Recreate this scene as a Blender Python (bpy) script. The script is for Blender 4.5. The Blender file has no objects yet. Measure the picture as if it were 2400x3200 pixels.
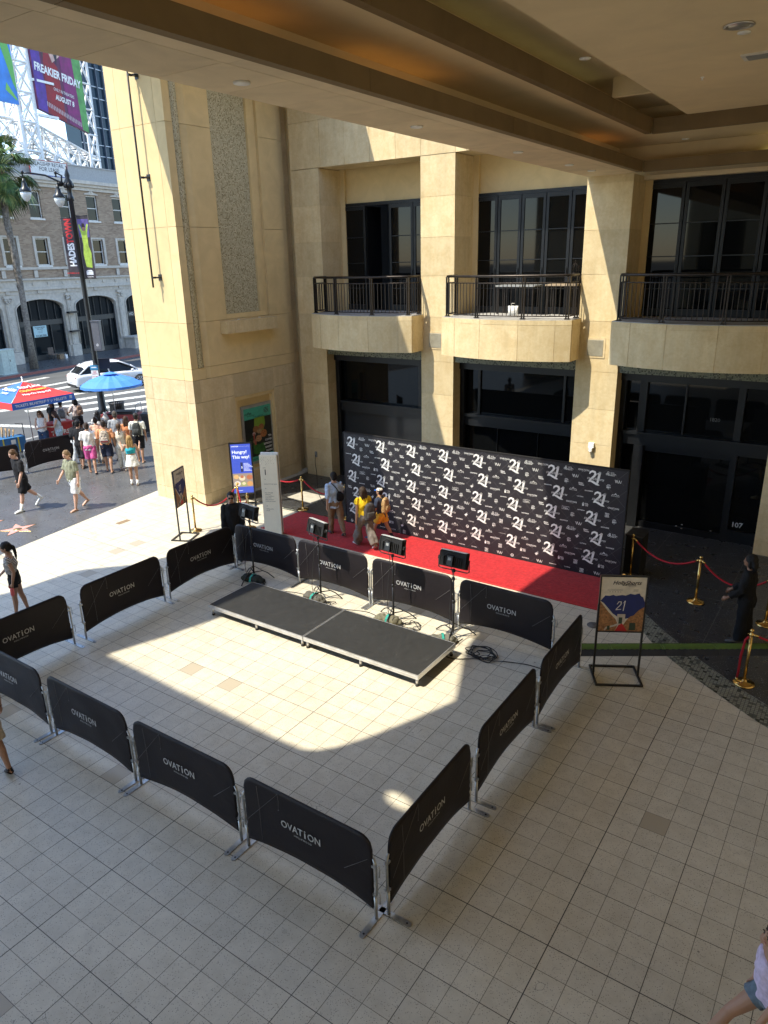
import bpy, bmesh, math, random
import numpy as np
from mathutils import Vector, Matrix, Euler, noise as mnoise
R = math.radians
random.seed(7)
scene = bpy.context.scene
COL = scene.collection

# ------------------------------------------------------------------ camera, sky, sun, exposure
CAM = Vector((1.805, -5.348, 6.577))
PITCH, ROLL, YAW = 0.335236, -0.022961, 0.604960
def cam_axes():
    cy, sy = math.cos(YAW), math.sin(YAW)
    f = Vector((-sy * math.cos(PITCH), cy * math.cos(PITCH), -math.sin(PITCH)))
    r = Vector((cy, sy, 0)); u = r.cross(f)
    c, s = math.cos(ROLL), math.sin(ROLL)
    return c * r + s * u, -s * r + c * u, f
_r, _u, _f = cam_axes()
cd = bpy.data.cameras.new('camera'); cam = bpy.data.objects.new('camera', cd); COL.objects.link(cam)
cam.matrix_world = Matrix(((_r.x, _u.x, -_f.x, CAM.x), (_r.y, _u.y, -_f.y, CAM.y), (_r.z, _u.z, -_f.z, CAM.z), (0, 0, 0, 1)))
cd.sensor_fit = 'HORIZONTAL'; cd.sensor_width = 36; cd.lens = 2248.0 / 2400 * 36
cd.clip_start = 0.05; cd.clip_end = 2000
scene.camera = cam

SX, SY = 0.305, 0.53            # shadow shift per metre of height
sun_dir = Vector((SX, SY, -1)).normalized()
SUN_EL = math.atan(1 / math.hypot(SX, SY))
SUN_ROT = math.atan2(-SX, -SY)
world = bpy.data.worlds.new('World'); scene.world = world; world.use_nodes = True
wn = world.node_tree.nodes; wl = world.node_tree.links
bg = wn['Background']; bg.inputs['Strength'].default_value = 0.15
sky = wn.new('ShaderNodeTexSky'); sky.sky_type = 'NISHITA'; sky.sun_disc = False
sky.sun_elevation = SUN_EL; sky.sun_rotation = SUN_ROT; sky.dust_density = 0.3; sky.ozone_density = 2.0; sky.air_density = 1.0
wl.new(sky.outputs[0], bg.inputs['Color'])
sd = bpy.data.lights.new('sun', 'SUN'); sd.energy = 2.35; sd.angle = R(0.55); sd.color = (1.0, 0.92, 0.75)
sun = bpy.data.objects.new('sun', sd); COL.objects.link(sun)
sun.rotation_euler = sun_dir.to_track_quat('-Z', 'Y').to_euler(); sun.location = (-20, -30, 60)
scene.view_settings.view_transform = 'Standard'; scene.view_settings.look = 'None'
scene.view_settings.exposure = 1.78; scene.view_settings.gamma = 1; scene.view_settings.use_curve_mapping = False
scene.cycles.max_bounces = 7; scene.cycles.diffuse_bounces = 5; scene.cycles.glossy_bounces = 4
scene.cycles.use_denoising = True; scene.cycles.caustics_reflective = False

# ------------------------------------------------------------------ helpers
class MB:
    """collects shapes, then links them as ONE mesh object"""
    def __init__(s): s.bm = bmesh.new(); s.mi = 0
    def split(s, name, mats, parent=None, key=None, M=None, label=None):
        """links each separate piece (or each group of pieces with one key) as its own part"""
        if M is not None: bmesh.ops.transform(s.bm, matrix=M, verts=s.bm.verts[:])
        bmesh.ops.recalc_face_normals(s.bm, faces=s.bm.faces[:]); s.bm.verts.ensure_lookup_table(); seen = set(); groups = {}
        for v in s.bm.verts:
            if v.index in seen: continue
            stack = [v]; comp = []; seen.add(v.index)
            while stack:
                q = stack.pop(); comp.append(q)
                for e in q.link_edges:
                    w = e.other_vert(q)
                    if w.index not in seen: seen.add(w.index); stack.append(w)
            c = sum((q.co for q in comp), Vector())/len(comp); groups.setdefault(key(c) if key else len(groups), []).extend(comp)
        out = []
        for g in groups.values():
            idx = {v: i for i, v in enumerate(g)}; fs = {f for v in g for f in v.link_faces}
            me = bpy.data.meshes.new(name); me.from_pydata([v.co[:] for v in g], [], [[idx[v] for v in f.verts] for f in fs])
            for p, f in zip(me.polygons, fs): p.use_smooth = f.smooth; p.material_index = f.material_index
            for m in (mats if isinstance(mats, (list, tuple)) else [mats]): me.materials.append(m)
            out.append(link(name, me, parent, label))
        s.bm.free(); return out
    def add(s, vs, fs, mi=0, smooth=False):
        bv = [s.bm.verts.new(v) for v in vs]
        for f in fs:
            try:
                bf = s.bm.faces.new([bv[i] for i in f]); bf.material_index = mi; bf.smooth = smooth
            except ValueError: pass
        return bv
    def box(s, c, d, rz=0, mi=0, m=None):
        x, y, z = d[0] / 2, d[1] / 2, d[2] / 2
        M = Matrix.Translation(c) @ (m if m is not None else Matrix.Rotation(rz, 4, 'Z'))
        vs = [M @ Vector(p) for p in ((-x,-y,-z),(x,-y,-z),(x,y,-z),(-x,y,-z),(-x,-y,z),(x,-y,z),(x,y,z),(-x,y,z))]
        s.add(vs, ((0,3,2,1),(4,5,6,7),(0,1,5,4),(1,2,6,5),(2,3,7,6),(3,0,4,7)), mi); return s
    def bb(s, x0, x1, y0, y1, z0, z1, mi=0):
        return s.box(((x0+x1)/2, (y0+y1)/2, (z0+z1)/2), (abs(x1-x0), abs(y1-y0), abs(z1-z0)), mi=mi)
    def prism(s, poly, z0, z1, mi=0, smooth=False, axis='Z'):
        n = len(poly)
        def P(a, b, h):
            return (a, b, h) if axis == 'Z' else ((a, h, b) if axis == 'Y' else (h, a, b))
        vs = [P(a, b, z0) for a, b in poly] + [P(a, b, z1) for a, b in poly]
        s.add(vs, [tuple(range(n))[::-1], tuple(range(n, 2*n))] + [(i, (i+1) % n, (i+1) % n + n, i + n) for i in range(n)], mi, smooth); return s
    def tube(s, pts, r, n=8, mi=0, cap=True, smooth=True, closed=False):
        pts = [Vector(p) for p in pts]; rs = r if isinstance(r, (list, tuple)) else [r] * len(pts)
        rings = []; up = Vector((0, 0, 1)); pa = None
        for i, p in enumerate(pts):
            a = pts[i-1] if i or closed else p; b = pts[(i+1) % len(pts)] if i < len(pts)-1 or closed else p
            t = (b - a)
            if t.length < 1e-9: t = Vector((0,0,1))
            t.normalize()
            if pa is None:
                ref = up if abs(t.z) < 0.95 else Vector((0, 1, 0))
                pa = (ref - t * ref.dot(t)).normalized()
            else:
                pa = (pa - t * pa.dot(t))
                pa = pa.normalized() if pa.length > 1e-6 else Vector((1,0,0))
            pb = t.cross(pa)
            rr = rs[i]; rx, ry = rr if isinstance(rr, (list, tuple)) else (rr, rr)
            rings.append([p + pa * (rx * math.cos(2*math.pi*k/n)) + pb * (ry * math.sin(2*math.pi*k/n)) for k in range(n)])
        vs = [v for q in rings for v in q]; fs = []
        m = len(rings)
        for i in range(m if closed else m-1):
            j = (i+1) % m
            for k in range(n): fs.append((i*n+k, i*n+(k+1) % n, j*n+(k+1) % n, j*n+k))
        if cap and not closed: fs += [tuple(range(n))[::-1], tuple(range((m-1)*n, m*n))]
        s.add(vs, fs, mi, smooth); return s
    def lathe(s, prof, n=16, c=(0,0,0), mi=0, smooth=True):
        vs = []; fs = []
        for r_, z in prof:
            for k in range(n): vs.append((c[0]+r_*math.cos(2*math.pi*k/n), c[1]+r_*math.sin(2*math.pi*k/n), c[2]+z))
        for i in range(len(prof)-1):
            for k in range(n): fs.append((i*n+k, i*n+(k+1) % n, (i+1)*n+(k+1) % n, (i+1)*n+k))
        fs += [tuple(range(n))[::-1], tuple(range((len(prof)-1)*n, len(prof)*n))]
        s.add(vs, fs, mi, smooth); return s
    def ell(s, c, r, m=None, nu=12, nv=8, mi=0):
        M = Matrix.Translation(c) @ (m if m is not None else Matrix.Identity(4))
        vs = []; fs = []
        for i in range(nv+1):
            a = math.pi*i/nv - math.pi/2
            for k in range(nu):
                b = 2*math.pi*k/nu
                rr = max(math.cos(a), 0.02)
                vs.append(M @ Vector((r[0]*rr*math.cos(b), r[1]*rr*math.sin(b), r[2]*math.sin(a))))
        for i in range(nv):
            for k in range(nu): fs.append((i*nu+k, i*nu+(k+1) % nu, (i+1)*nu+(k+1) % nu, (i+1)*nu+k))
        fs += [tuple(range(nu))[::-1], tuple(range(nv*nu, (nv+1)*nu))]
        s.add(vs, fs, mi, True); return s
    def loft(s, secs, n=16, mi=0, smooth=True, p=2.0):
        """horizontal elliptical sections (x, y, z, rx, ry)"""
        vs = []; fs = []
        for x, y, z, rx, ry in secs:
            for k in range(n):
                a = 2*math.pi*k/n; ca, sa = math.cos(a), math.sin(a)
                vs.append((x + rx*math.copysign(abs(ca)**(2/p), ca), y + ry*math.copysign(abs(sa)**(2/p), sa), z))
        m = len(secs)
        for i in range(m-1):
            for k in range(n): fs.append((i*n+k, i*n+(k+1) % n, (i+1)*n+(k+1) % n, (i+1)*n+k))
        fs += [tuple(range(n))[::-1], tuple(range((m-1)*n, m*n))]
        s.add(vs, fs, mi, smooth); return s
    def mesh(s, name, mats, fix=True):
        if fix: bmesh.ops.recalc_face_normals(s.bm, faces=s.bm.faces[:])
        me = bpy.data.meshes.new(name); s.bm.to_mesh(me); s.bm.free()
        for m in (mats if isinstance(mats, (list, tuple)) else [mats]): me.materials.append(m)
        return me
    def build(s, name, mats, parent=None, label=None, fix=True, M=None):
        if M is not None: bmesh.ops.transform(s.bm, matrix=M, verts=s.bm.verts[:])
        return link(name, s.mesh(name, mats, fix), parent, label)

def link(name, me, parent=None, label=None):
    o = bpy.data.objects.new(name, me); COL.objects.link(o)
    if parent is not None: o.parent = parent
    if label: o['label'] = label
    return o
def tag(o, label, cat, group=None):
    o['label'] = label; o['category'] = cat
    if group: o['group'] = group
    return o
def struct(o): o['kind'] = 'structure'; return o
def thing(name, label, cat, loc=(0,0,0), rz=0, group=None):
    o = bpy.data.objects.new(name, None); COL.objects.link(o); o.empty_display_size = 0.2
    o.location = loc; o.rotation_euler = (0, 0, rz)
    return tag(o, label, cat, group)
def copy_tree(o, parent=None):
    c = o.copy(); COL.objects.link(c); c.parent = parent
    for ch in list(o.children): copy_tree(ch, c)
    return c
def dup(o, loc, rz, label, group=None):
    c = copy_tree(o); c.location = loc; c.rotation_euler = (0, 0, rz); c['label'] = label
    if group: c['group'] = group
    return c
def evaluated(o, name, mats):
    dg = bpy.context.evaluated_depsgraph_get(); me = bpy.data.meshes.new_from_object(o.evaluated_get(dg)); me.name = name
    me.materials.clear()
    for m in (mats if isinstance(mats, (list, tuple)) else [mats]): me.materials.append(m)
    return me
def remesh(mb, name, mat, voxel=0.012, smooth=3, parent=None, disp=0, dsize=0.08):
    me = mb.mesh('tmp', mat); o = link('tmp', me)
    m = o.modifiers.new('r', 'REMESH'); m.mode = 'VOXEL'; m.voxel_size = voxel; m.use_smooth_shade = True
    if smooth:
        q = o.modifiers.new('s', 'SMOOTH'); q.factor = 0.5; q.iterations = smooth
    res = evaluated(o, name, mat)
    bpy.data.objects.remove(o); bpy.data.meshes.remove(me)
    if disp:
        nv = len(res.vertices); co = np.empty(nv*3, 'f'); res.vertices.foreach_get('co', co); co = co.reshape(-1, 3)
        no = np.empty(nv*3, 'f'); res.vertices.foreach_get('normal', no); no = no.reshape(-1, 3)
        sd_ = random.random()*50
        d = np.array([mnoise.noise(Vector((c[0]/dsize+sd_, c[1]/dsize, c[2]/(dsize*1.7)))) for c in co])
        co += no * (d[:, None] * disp); res.vertices.foreach_set('co', co.ravel())
    res.shade_smooth()
    return link(name, res, parent)

# ------------------------------------------------------------------ materials
class NT:
    def __init__(s, name):
        s.m = bpy.data.materials.new(name); s.m.use_nodes = True
        s.t = s.m.node_tree; s.b = s.t.nodes['Principled BSDF']
    def n(s, ty, **k):
        x = s.t.nodes.new(ty)
        for a, b in k.items(): setattr(x, a, b)
        return x
    def put(s, a, i):
        if hasattr(a, 'is_output'): s.t.links.new(a, i)
        else: i.default_value = a
    def math(s, op, a, b=0.0, c=None):
        x = s.n('ShaderNodeMath', operation=op); s.put(a, x.inputs[0]); s.put(b, x.inputs[1])
        if c is not None: s.put(c, x.inputs[2])
        return x.outputs[0]
    def pos(s, obj=False):
        if obj: return s.n('ShaderNodeTexCoord').outputs['Object']
        return s.n('ShaderNodeNewGeometry').outputs['Position']
    def sep(s, v): return s.n('ShaderNodeSeparateXYZ').outputs if False else s._sep(v)
    def _sep(s, v):
        x = s.n('ShaderNodeSeparateXYZ'); s.t.links.new(v, x.inputs[0]); return x.outputs
    def noise(s, v, sc, det=3, rough=0.55, dist=0):
        x = s.n('ShaderNodeTexNoise'); s.t.links.new(v, x.inputs['Vector']); x.inputs['Scale'].default_value = sc
        x.inputs['Detail'].default_value = det; x.inputs['Roughness'].default_value = rough; x.inputs['Distortion'].default_value = dist
        return x.outputs['Fac']
    def vor(s, v, sc, out='Distance'):
        x = s.n('ShaderNodeTexVoronoi'); s.t.links.new(v, x.inputs['Vector']); x.inputs['Scale'].default_value = sc
        return x.outputs[out]
    def ramp(s, f, stops):
        x = s.n('ShaderNodeValToRGB'); s.put(f, x.inputs[0]); e = x.color_ramp.elements
        e[0].position, e[0].color = stops[0][0], (*stops[0][1], 1)
        e[1].position, e[1].color = stops[-1][0], (*stops[-1][1], 1)
        for p, c in stops[1:-1]:
            q = e.new(p); q.color = (*c, 1)
        return x.outputs[0]
    def step(s, f, a, b):
        x = s.n('ShaderNodeMapRange'); s.put(f, x.inputs[0]); x.inputs[1].default_value = a; x.inputs[2].default_value = b
        return x.outputs[0]
    def mix(s, f, a, b, mode='MIX'):
        x = s.n('ShaderNodeMix', data_type='RGBA', blend_type=mode)
        s.put(f, x.inputs[0])
        for v, i in ((a, 6), (b, 7)):
            if hasattr(v, 'is_output'): s.t.links.new(v, x.inputs[i])
            else: x.inputs[i].default_value = (*v, 1) if len(v) == 3 else v
        return x.outputs[2]
    def scale(s, col, f):
        x = s.n('ShaderNodeVectorMath', operation='SCALE')
        if hasattr(col, 'is_output'): s.t.links.new(col, x.inputs[0])
        else: x.inputs[0].default_value = col
        s.put(f, x.inputs['Scale']); return x.outputs[0]
    def bump(s, h, st=0.3, d=0.01):
        x = s.n('ShaderNodeBump'); s.t.links.new(h, x.inputs['Height']); x.inputs['Strength'].default_value = st; x.inputs['Distance'].default_value = d
        s.t.links.new(x.outputs[0], s.b.inputs['Normal'])
    def set(s, col=None, rough=None, metal=None, spec=None, **k):
        if col is not None:
            if hasattr(col, 'is_output'): s.t.links.new(col, s.b.inputs['Base Color'])
            else: s.b.inputs['Base Color'].default_value = (*col, 1)
        if rough is not None: s.put(rough, s.b.inputs['Roughness'])
        if metal is not None: s.b.inputs['Metallic'].default_value = metal
        if spec is not None: s.b.inputs['Specular IOR Level'].default_value = spec
        for a, v in k.items(): s.b.inputs[a.replace('_', ' ')].default_value = v
        return s.m

_cache = {}
def plain(col, rough=0.6, metal=0.0, spec=0.5, var=0.12, sc=9, bump=0.0, name=None):
    key = (tuple(col), rough, metal, spec, var, sc, bump, name)
    if key in _cache: return _cache[key]
    t = NT(name or 'surface'); p = t.pos(True); f = t.noise(p, sc, 4)
    v = t.step(f, 0.3, 0.7)
    t.set(t.scale(col, t.math('MULTIPLY_ADD', v, 2*var, 1-var)), t.math('MULTIPLY_ADD', v, 0.12, rough-0.06), metal, spec)
    if bump: t.bump(f, bump, 0.01)
    _cache[key] = t.m; return t.m
def cloth(col, name='fabric'): return plain(col, 0.85, 0, 0.2, 0.18, 22, 0.15, name)
def emit(col, st, name='lit'):
    t = NT(name); t.set((0.02,0.02,0.02), 0.5); t.b.inputs['Emission Color'].default_value = (*col, 1); t.b.inputs['Emission Strength'].default_value = st
    return t.m

def m_tiles():
    T = 0.3048; t = NT('plaza tiles'); P = t.pos(); x, y, z = t._sep(P)
    def ln(p, w, c): return t.math('LESS_THAN', t.math('PINGPONG', c, p/2), w)
    def grid(p, w): return t.math('MAXIMUM', ln(p, w, x), ln(p, w, y))
    ids = t.n('ShaderNodeCombineXYZ'); t.put(t.math('FLOOR', t.math('DIVIDE', x, T)), ids.inputs[0]); t.put(t.math('FLOOR', t.math('DIVIDE', y, T)), ids.inputs[1])
    wn_ = t.n('ShaderNodeTexWhiteNoise'); t.t.links.new(ids.outputs[0], wn_.inputs[0]); rnd = wn_.outputs[0]
    big = t.noise(P, 0.5, 4); mid = t.noise(P, 5, 4, 0.6)
    base = t.ramp(mid, [(0.3, (0.50, 0.455, 0.355)), (0.55, (0.56, 0.515, 0.41)), (0.75, (0.59, 0.55, 0.445))])
    base = t.scale(base, t.math('MULTIPLY_ADD', rnd, 0.08, 0.955))
    base = t.scale(base, t.math('MULTIPLY_ADD', big, 0.34, 0.83))
    # replaced tiles, darker and plainer
    dk = t.math('GREATER_THAN', rnd, 0.994)
    sp = t.math('LESS_THAN', t.vor(P, 48), 0.23)
    sp2 = t.math('LESS_THAN', t.vor(P, 110), 0.25)
    keep = t.math('GREATER_THAN', t.noise(P, 14, 2), 0.43)
    spk = t.math('MULTIPLY', t.math('MULTIPLY', sp, keep), t.math('SUBTRACT', 1.0, dk))
    base = t.mix(t.math('MULTIPLY', spk, 0.7), base, (0.16, 0.145, 0.12))
    base = t.mix(t.math('MULTIPLY', sp2, 0.32), base, (0.25, 0.23, 0.2))
    base = t.mix(dk, base, (0.39, 0.34, 0.255))
    # hairline cracks in patches
    wob = t.n('ShaderNodeVectorMath', operation='ADD'); t.t.links.new(P, wob.inputs[0])
    nn = t.n('ShaderNodeTexNoise'); t.t.links.new(P, nn.inputs['Vector']); nn.inputs['Scale'].default_value = 3.5
    t.t.links.new(t.scale(nn.outputs['Color'], 0.35), wob.inputs[1])
    ve = t.n('ShaderNodeTexVoronoi', feature='DISTANCE_TO_EDGE'); t.t.links.new(wob.outputs[0], ve.inputs['Vector']); ve.inputs['Scale'].default_value = 4.2
    crack = t.math('MULTIPLY', t.math('LESS_THAN', ve.outputs['Distance'], 0.012), t.math('GREATER_THAN', t.noise(P, 0.75, 1), 0.71))
    base = t.mix(t.math('MULTIPLY', crack, 0.6), base, (0.12, 0.11, 0.1))
    g1 = grid(T, 0.0034); g3 = grid(3*T, 0.0042)
    seam = grid(15*T, 0.0055)
    gw = t.math('MULTIPLY', g1, t.math('MULTIPLY_ADD', t.noise(P, 1.6, 2), 0.7, 0.5))
    base = t.mix(t.math('MINIMUM', gw, 1.0), base, (0.10, 0.088, 0.07))
    base = t.mix(t.math('MULTIPLY', g3, 0.9), base, (0.055, 0.048, 0.038))
    base = t.mix(seam, base, (0.045, 0.04, 0.034))
    st = t.step(t.noise(P, 1.3, 5, 0.7), 0.62, 0.75)
    base = t.mix(t.math('MULTIPLY', st, 0.34), base, (0.25, 0.22, 0.18))
    gum = t.math('LESS_THAN', t.vor(P, 1.5), 0.024); base = t.mix(t.math('MULTIPLY', gum, 0.7), base, (0.10, 0.09, 0.08))
    drip = t.math('MULTIPLY', t.math('LESS_THAN', t.vor(P, 0.9), 0.05), 0.25); base = t.mix(drip, base, (0.2, 0.17, 0.12))
    t.set(base, t.math('MULTIPLY_ADD', mid, 0.25, 0.30), 0, 0.45)
    h = t.math('SUBTRACT', 1.0, t.math('MAXIMUM', g1, g3)); t.bump(h, 0.35, 0.003)
    return t.m
def m_terrazzo(dark=0.034, chips=(0.42, 0.44, 0.45), name='dark terrazzo', lines=True):
    t = NT(name); P = t.pos(); x, y, z = t._sep(P)
    col = t.scale((dark, dark, dark), t.math('MULTIPLY_ADD', t.noise(P, 1.2, 4), 0.8, 0.6))
    c = t.math('MULTIPLY', t.math('LESS_THAN', t.vor(P, 30), 0.17), t.math('GREATER_THAN', t.noise(P, 33, 1), 0.40))
    c2 = t.math('LESS_THAN', t.vor(P, 64), 0.2)
    col = t.mix(t.math('MULTIPLY', c2, 0.35), col, (0.3, 0.31, 0.32))
    col = t.mix(t.math('MULTIPLY', c, 0.8), col, chips)
    if lines:
        g = t.math('MAXIMUM', t.math('LESS_THAN', t.math('PINGPONG', x, 0.9144), 0.004), t.math('LESS_THAN', t.math('PINGPONG', y, 0.9144), 0.004))
        col = t.mix(t.math('MULTIPLY', g, 0.7), col, (0.24, 0.23, 0.2))
    t.set(col, t.math('MULTIPLY_ADD', t.noise(P, 4, 3), 0.3, 0.16), 0, 0.5)
    return t.m
def m_mosaic(p=0.05, c0=(0.10, 0.115, 0.095), c1=(0.30, 0.31, 0.26), joint=(0.035,0.035,0.03), rough=0.35, vertical=False, w=0.08, name='mosaic', gold=False):
    t = NT(name); P = t.pos(); x, y, z = t._sep(P)
    if vertical: a, b = t.math('ADD', x, y), z
    else: a, b = x, y
    ids = t.n('ShaderNodeCombineXYZ'); t.put(t.math('FLOOR', t.math('DIVIDE', a, p)), ids.inputs[0]); t.put(t.math('FLOOR', t.math('DIVIDE', b, p)), ids.inputs[1])
    wn_ = t.n('ShaderNodeTexWhiteNoise'); t.t.links.new(ids.outputs[0], wn_.inputs[0]); rnd = wn_.outputs[0]
    stops = [(0, c0), (0.25, c0), (0.3, c1), (1, tuple(v*1.25 for v in c1))]
    if gold: stops = [(0, (0.22,0.19,0.11)), (0.12, (0.30,0.26,0.16)), (0.30, (0.50,0.465,0.33)), (0.8, (0.58,0.545,0.40)), (1, (0.74,0.68,0.50))]
    col = t.ramp(rnd, stops)
    g = t.math('MAXIMUM', t.math('LESS_THAN', t.math('PINGPONG', a, p/2), p*w), t.math('LESS_THAN', t.math('PINGPONG', b, p/2), p*w))
    col = t.mix(g, col, joint)
    t.set(col, t.math('MULTIPLY_ADD', rnd, 0.3, rough-0.1), 0, 0.5)
    return t.m
def m_stone(c=(0.62, 0.48, 0.265), c2=(0.72, 0.595, 0.365), name='limestone', rough=0.8, streak=0.12, pits=0.5, var=0.10, sc=2.5):
    t = NT(name); P = t.pos(); g = t.n('ShaderNodeNewGeometry')
    mp = t.n('ShaderNodeMapping'); t.t.links.new(P, mp.inputs[0]); mp.inputs['Scale'].default_value = (6, 6, 0.7)
    v = t.noise(mp.outputs[0], 1.0, 4, 0.6); n1 = t.noise(P, sc, 5, 0.62, 0.5); n2 = t.noise(P, 16, 4, 0.6)
    f = t.math('ADD', t.math('MULTIPLY', n1, 0.62), t.math('MULTIPLY', n2, 0.38))
    col = t.mix(t.step(f, 0.38, 0.62), c, c2)
    col = t.scale(col, t.math('MULTIPLY_ADD', g.outputs['Random Per Island'], var*2, 1-var))
    col = t.scale(col, t.math('MULTIPLY_ADD', t.step(v, 0.35, 0.7), -streak, 1.0))
    if pits:
        pt = t.math('MULTIPLY', t.math('LESS_THAN', t.vor(P, 38), 0.16), t.math('GREATER_THAN', t.noise(P, 2.2, 3), 0.53))
        col = t.mix(t.math('MULTIPLY', pt, pits), col, tuple(a*0.45 for a in c))
    t.set(col, t.math('MULTIPLY_ADD', n2, 0.15, rough-0.08), 0, 0.25); t.bump(f, 0.12, 0.01)
    return t.m
def m_plaster(c=(0.56, 0.40, 0.20), name='plaster', var=0.09, sc=2.2):
    t = NT(name); P = t.pos(); n1 = t.noise(P, sc, 5, 0.6, 0.8); n2 = t.noise(P, 0.7, 3)
    f = t.math('ADD', t.math('MULTIPLY', n1, 0.6), t.math('MULTIPLY', n2, 0.4))
    g = t.n('ShaderNodeNewGeometry')
    col = t.scale(c, t.math('MULTIPLY_ADD', t.step(f, 0.35, 0.65), 2*var, 1-var))
    col = t.scale(col, t.math('MULTIPLY_ADD', g.outputs['Random Per Island'], 0.1, 0.95))
    t.set(col, 0.75, 0, 0.25); t.bump(t.noise(P, 30, 3), 0.06, 0.01)
    return t.m
def m_asphalt():
    t = NT('asphalt'); P = t.pos(); n1 = t.noise(P, 0.35, 4, 0.6); n2 = t.noise(P, 40, 3)
    mp = t.n('ShaderNodeMapping'); t.t.links.new(P, mp.inputs[0]); mp.inputs['Rotation'].default_value = (0,0,R(-9.5)); mp.inputs['Scale'].default_value = (0.9, 0.05, 1)
    tr = t.noise(mp.outputs[0], 1.0, 3)
    f = t.math('ADD', t.math('MULTIPLY', n1, 0.5), t.math('MULTIPLY', n2, 0.5))
    col = t.mix(t.step(f, 0.3, 0.7), (0.062,0.063,0.062), (0.115,0.115,0.11))
    col = t.scale(col, t.math('MULTIPLY_ADD', tr, 0.5, 0.75))
    t.set(col, 0.85, 0, 0.3); t.bump(n2, 0.2, 0.01); return t.m
def m_paint(c=(0.55,0.55,0.5), wear=0.47, name='road paint'):
    t = NT(name); P = t.pos(); n1 = t.noise(P, 6, 5, 0.7)
    t.set(t.mix(t.step(n1, wear-0.06, wear), tuple(a*0.3 for a in c), c), 0.7, 0, 0.3); return t.m
def m_brick():
    t = NT('brick'); uv_ = t.n('ShaderNodeTexCoord').outputs['Object']; x, y, z = t._sep(uv_)
    cb = t.n('ShaderNodeCombineXYZ'); t.put(x, cb.inputs[0]); t.put(z, cb.inputs[1])
    b = t.n('ShaderNodeTexBrick'); t.t.links.new(cb.outputs[0], b.inputs['Vector'])
    b.inputs['Scale'].default_value = 1; b.inputs['Brick Width'].default_value = 0.30; b.inputs['Row Height'].default_value = 0.085; b.inputs['Mortar Size'].default_value = 0.008
    b.inputs['Color1'].default_value = (0.26, 0.18, 0.125, 1); b.inputs['Color2'].default_value = (0.40, 0.30, 0.21, 1); b.inputs['Mortar'].default_value = (0.27,0.22,0.17,1)
    b.inputs['Bias'].default_value = 0.1
    col = t.scale(b.outputs[0], t.math('MULTIPLY_ADD', t.noise(uv_, 0.8, 5, 0.7), 0.7, 0.62))
    t.set(col, 0.9, 0, 0.2); return t.m
def m_glass(c=(0.004,0.0045,0.005), rough=0.03, name='dark glass'):
    t = NT(name); t.set(c, rough, 0, 0.30, IOR=1.42); P = t.pos(); t.bump(t.noise(P, 0.6, 1), 0.02, 0.02); return t.m
def m_carpet():
    t = NT('red carpet pile'); P = t.pos(); n1 = t.noise(P, 3.0, 4, 0.65, 1.5); n2 = t.noise(P, 55, 4, 0.7); n3 = t.noise(P, 14, 4, 0.7)
    f = t.math('ADD', t.math('MULTIPLY', n3, 0.6), t.math('MULTIPLY', n2, 0.4))
    col = t.mix(t.step(f, 0.36, 0.64), (0.27, 0.007, 0.010), (0.50, 0.020, 0.024))
    col = t.scale(col, t.math('MULTIPLY_ADD', n1, 0.5, 0.72))
    t.set(col, 0.95, 0, 0.1); t.bump(f, 0.7, 0.02); t.b.inputs['Sheen Weight'].default_value = 0.15; return t.m
M = {}
M['tiles'] = m_tiles(); M['terrazzo'] = m_terrazzo(); M['walk'] = m_terrazzo(0.085, (0.40,0.41,0.41), 'sidewalk terrazzo', False)
M['band'] = m_mosaic(0.052, (0.075,0.08,0.065), (0.20,0.205,0.165), (0.045,0.045,0.04))
M['frieze'] = m_mosaic(0.03, (0.06,0.065,0.04), (0.16,0.17,0.11), (0.04,0.04,0.03), vertical=True)
M['goldmos'] = m_mosaic(0.030, joint=(0.28,0.25,0.15), rough=0.38, vertical=True, gold=True, w=0.09, name='pale gold mosaic')
M['stone'] = m_stone(); M['stone_dk'] = m_stone((0.58,0.455,0.265), (0.67,0.555,0.355), 'limestone lower')
M['plaster'] = m_plaster((0.68,0.53,0.285)); M['ceil'] = m_plaster((0.68,0.56,0.36), 'ceiling plaster', 0.07, 1.2); M['beam'] = m_plaster((0.68,0.56,0.38), 'beam plaster', 0.12, 1.6)
M['asphalt'] = m_asphalt(); M['paint'] = m_paint(); M['brick'] = m_brick(); M['glass'] = m_glass()
M['bronze'] = plain((0.035,0.028,0.024), 0.38, 0.7, 0.5); M['black'] = plain((0.012,0.012,0.014), 0.42, 0.0, 0.5); M['frame'] = plain((0.009,0.010,0.012), 0.4, 0.1, 0.35)
M['matblack'] = plain((0.012,0.012,0.013), 0.8, 0, 0.3); M['rubber'] = plain((0.02,0.02,0.02), 0.75)
M['galv'] = plain((0.42,0.43,0.43), 0.42, 0.85, 0.5, 0.2, 14); M['alu'] = plain((0.62,0.62,0.62), 0.35, 0.8, 0.5); M['brass'] = plain((0.62,0.42,0.15), 0.22, 1.0, 0.5, 0.1)
M['white'] = plain((0.78,0.78,0.76), 0.5); M['offwhite'] = plain((0.66,0.63,0.57), 0.6); M['concrete'] = plain((0.36,0.35,0.33), 0.85, 0, 0.3, 0.15, 3, 0.1)
M['lip'] = m_plaster((0.21,0.15,0.08), 'shade-painted lip plaster', 0.12, 1.6); M['carpet'] = m_carpet(); M['rope'] = plain((0.33,0.012,0.02), 0.8, 0, 0.3, 0.15, 30, 0.2)  # lip: shade on the inner beam faces is put into its darker colour
M['grey'] = plain((0.26,0.27,0.27), 0.6); M['steel'] = plain((0.3,0.3,0.31), 0.4, 0.6)
M['terra'] = plain((0.52,0.47,0.40), 0.85, 0, 0.25, 0.14, 4, 0.2, 'carved stone')
M['skyglass'] = m_glass((0.02,0.04,0.06), 0.06, 'blue tower glass')
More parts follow.
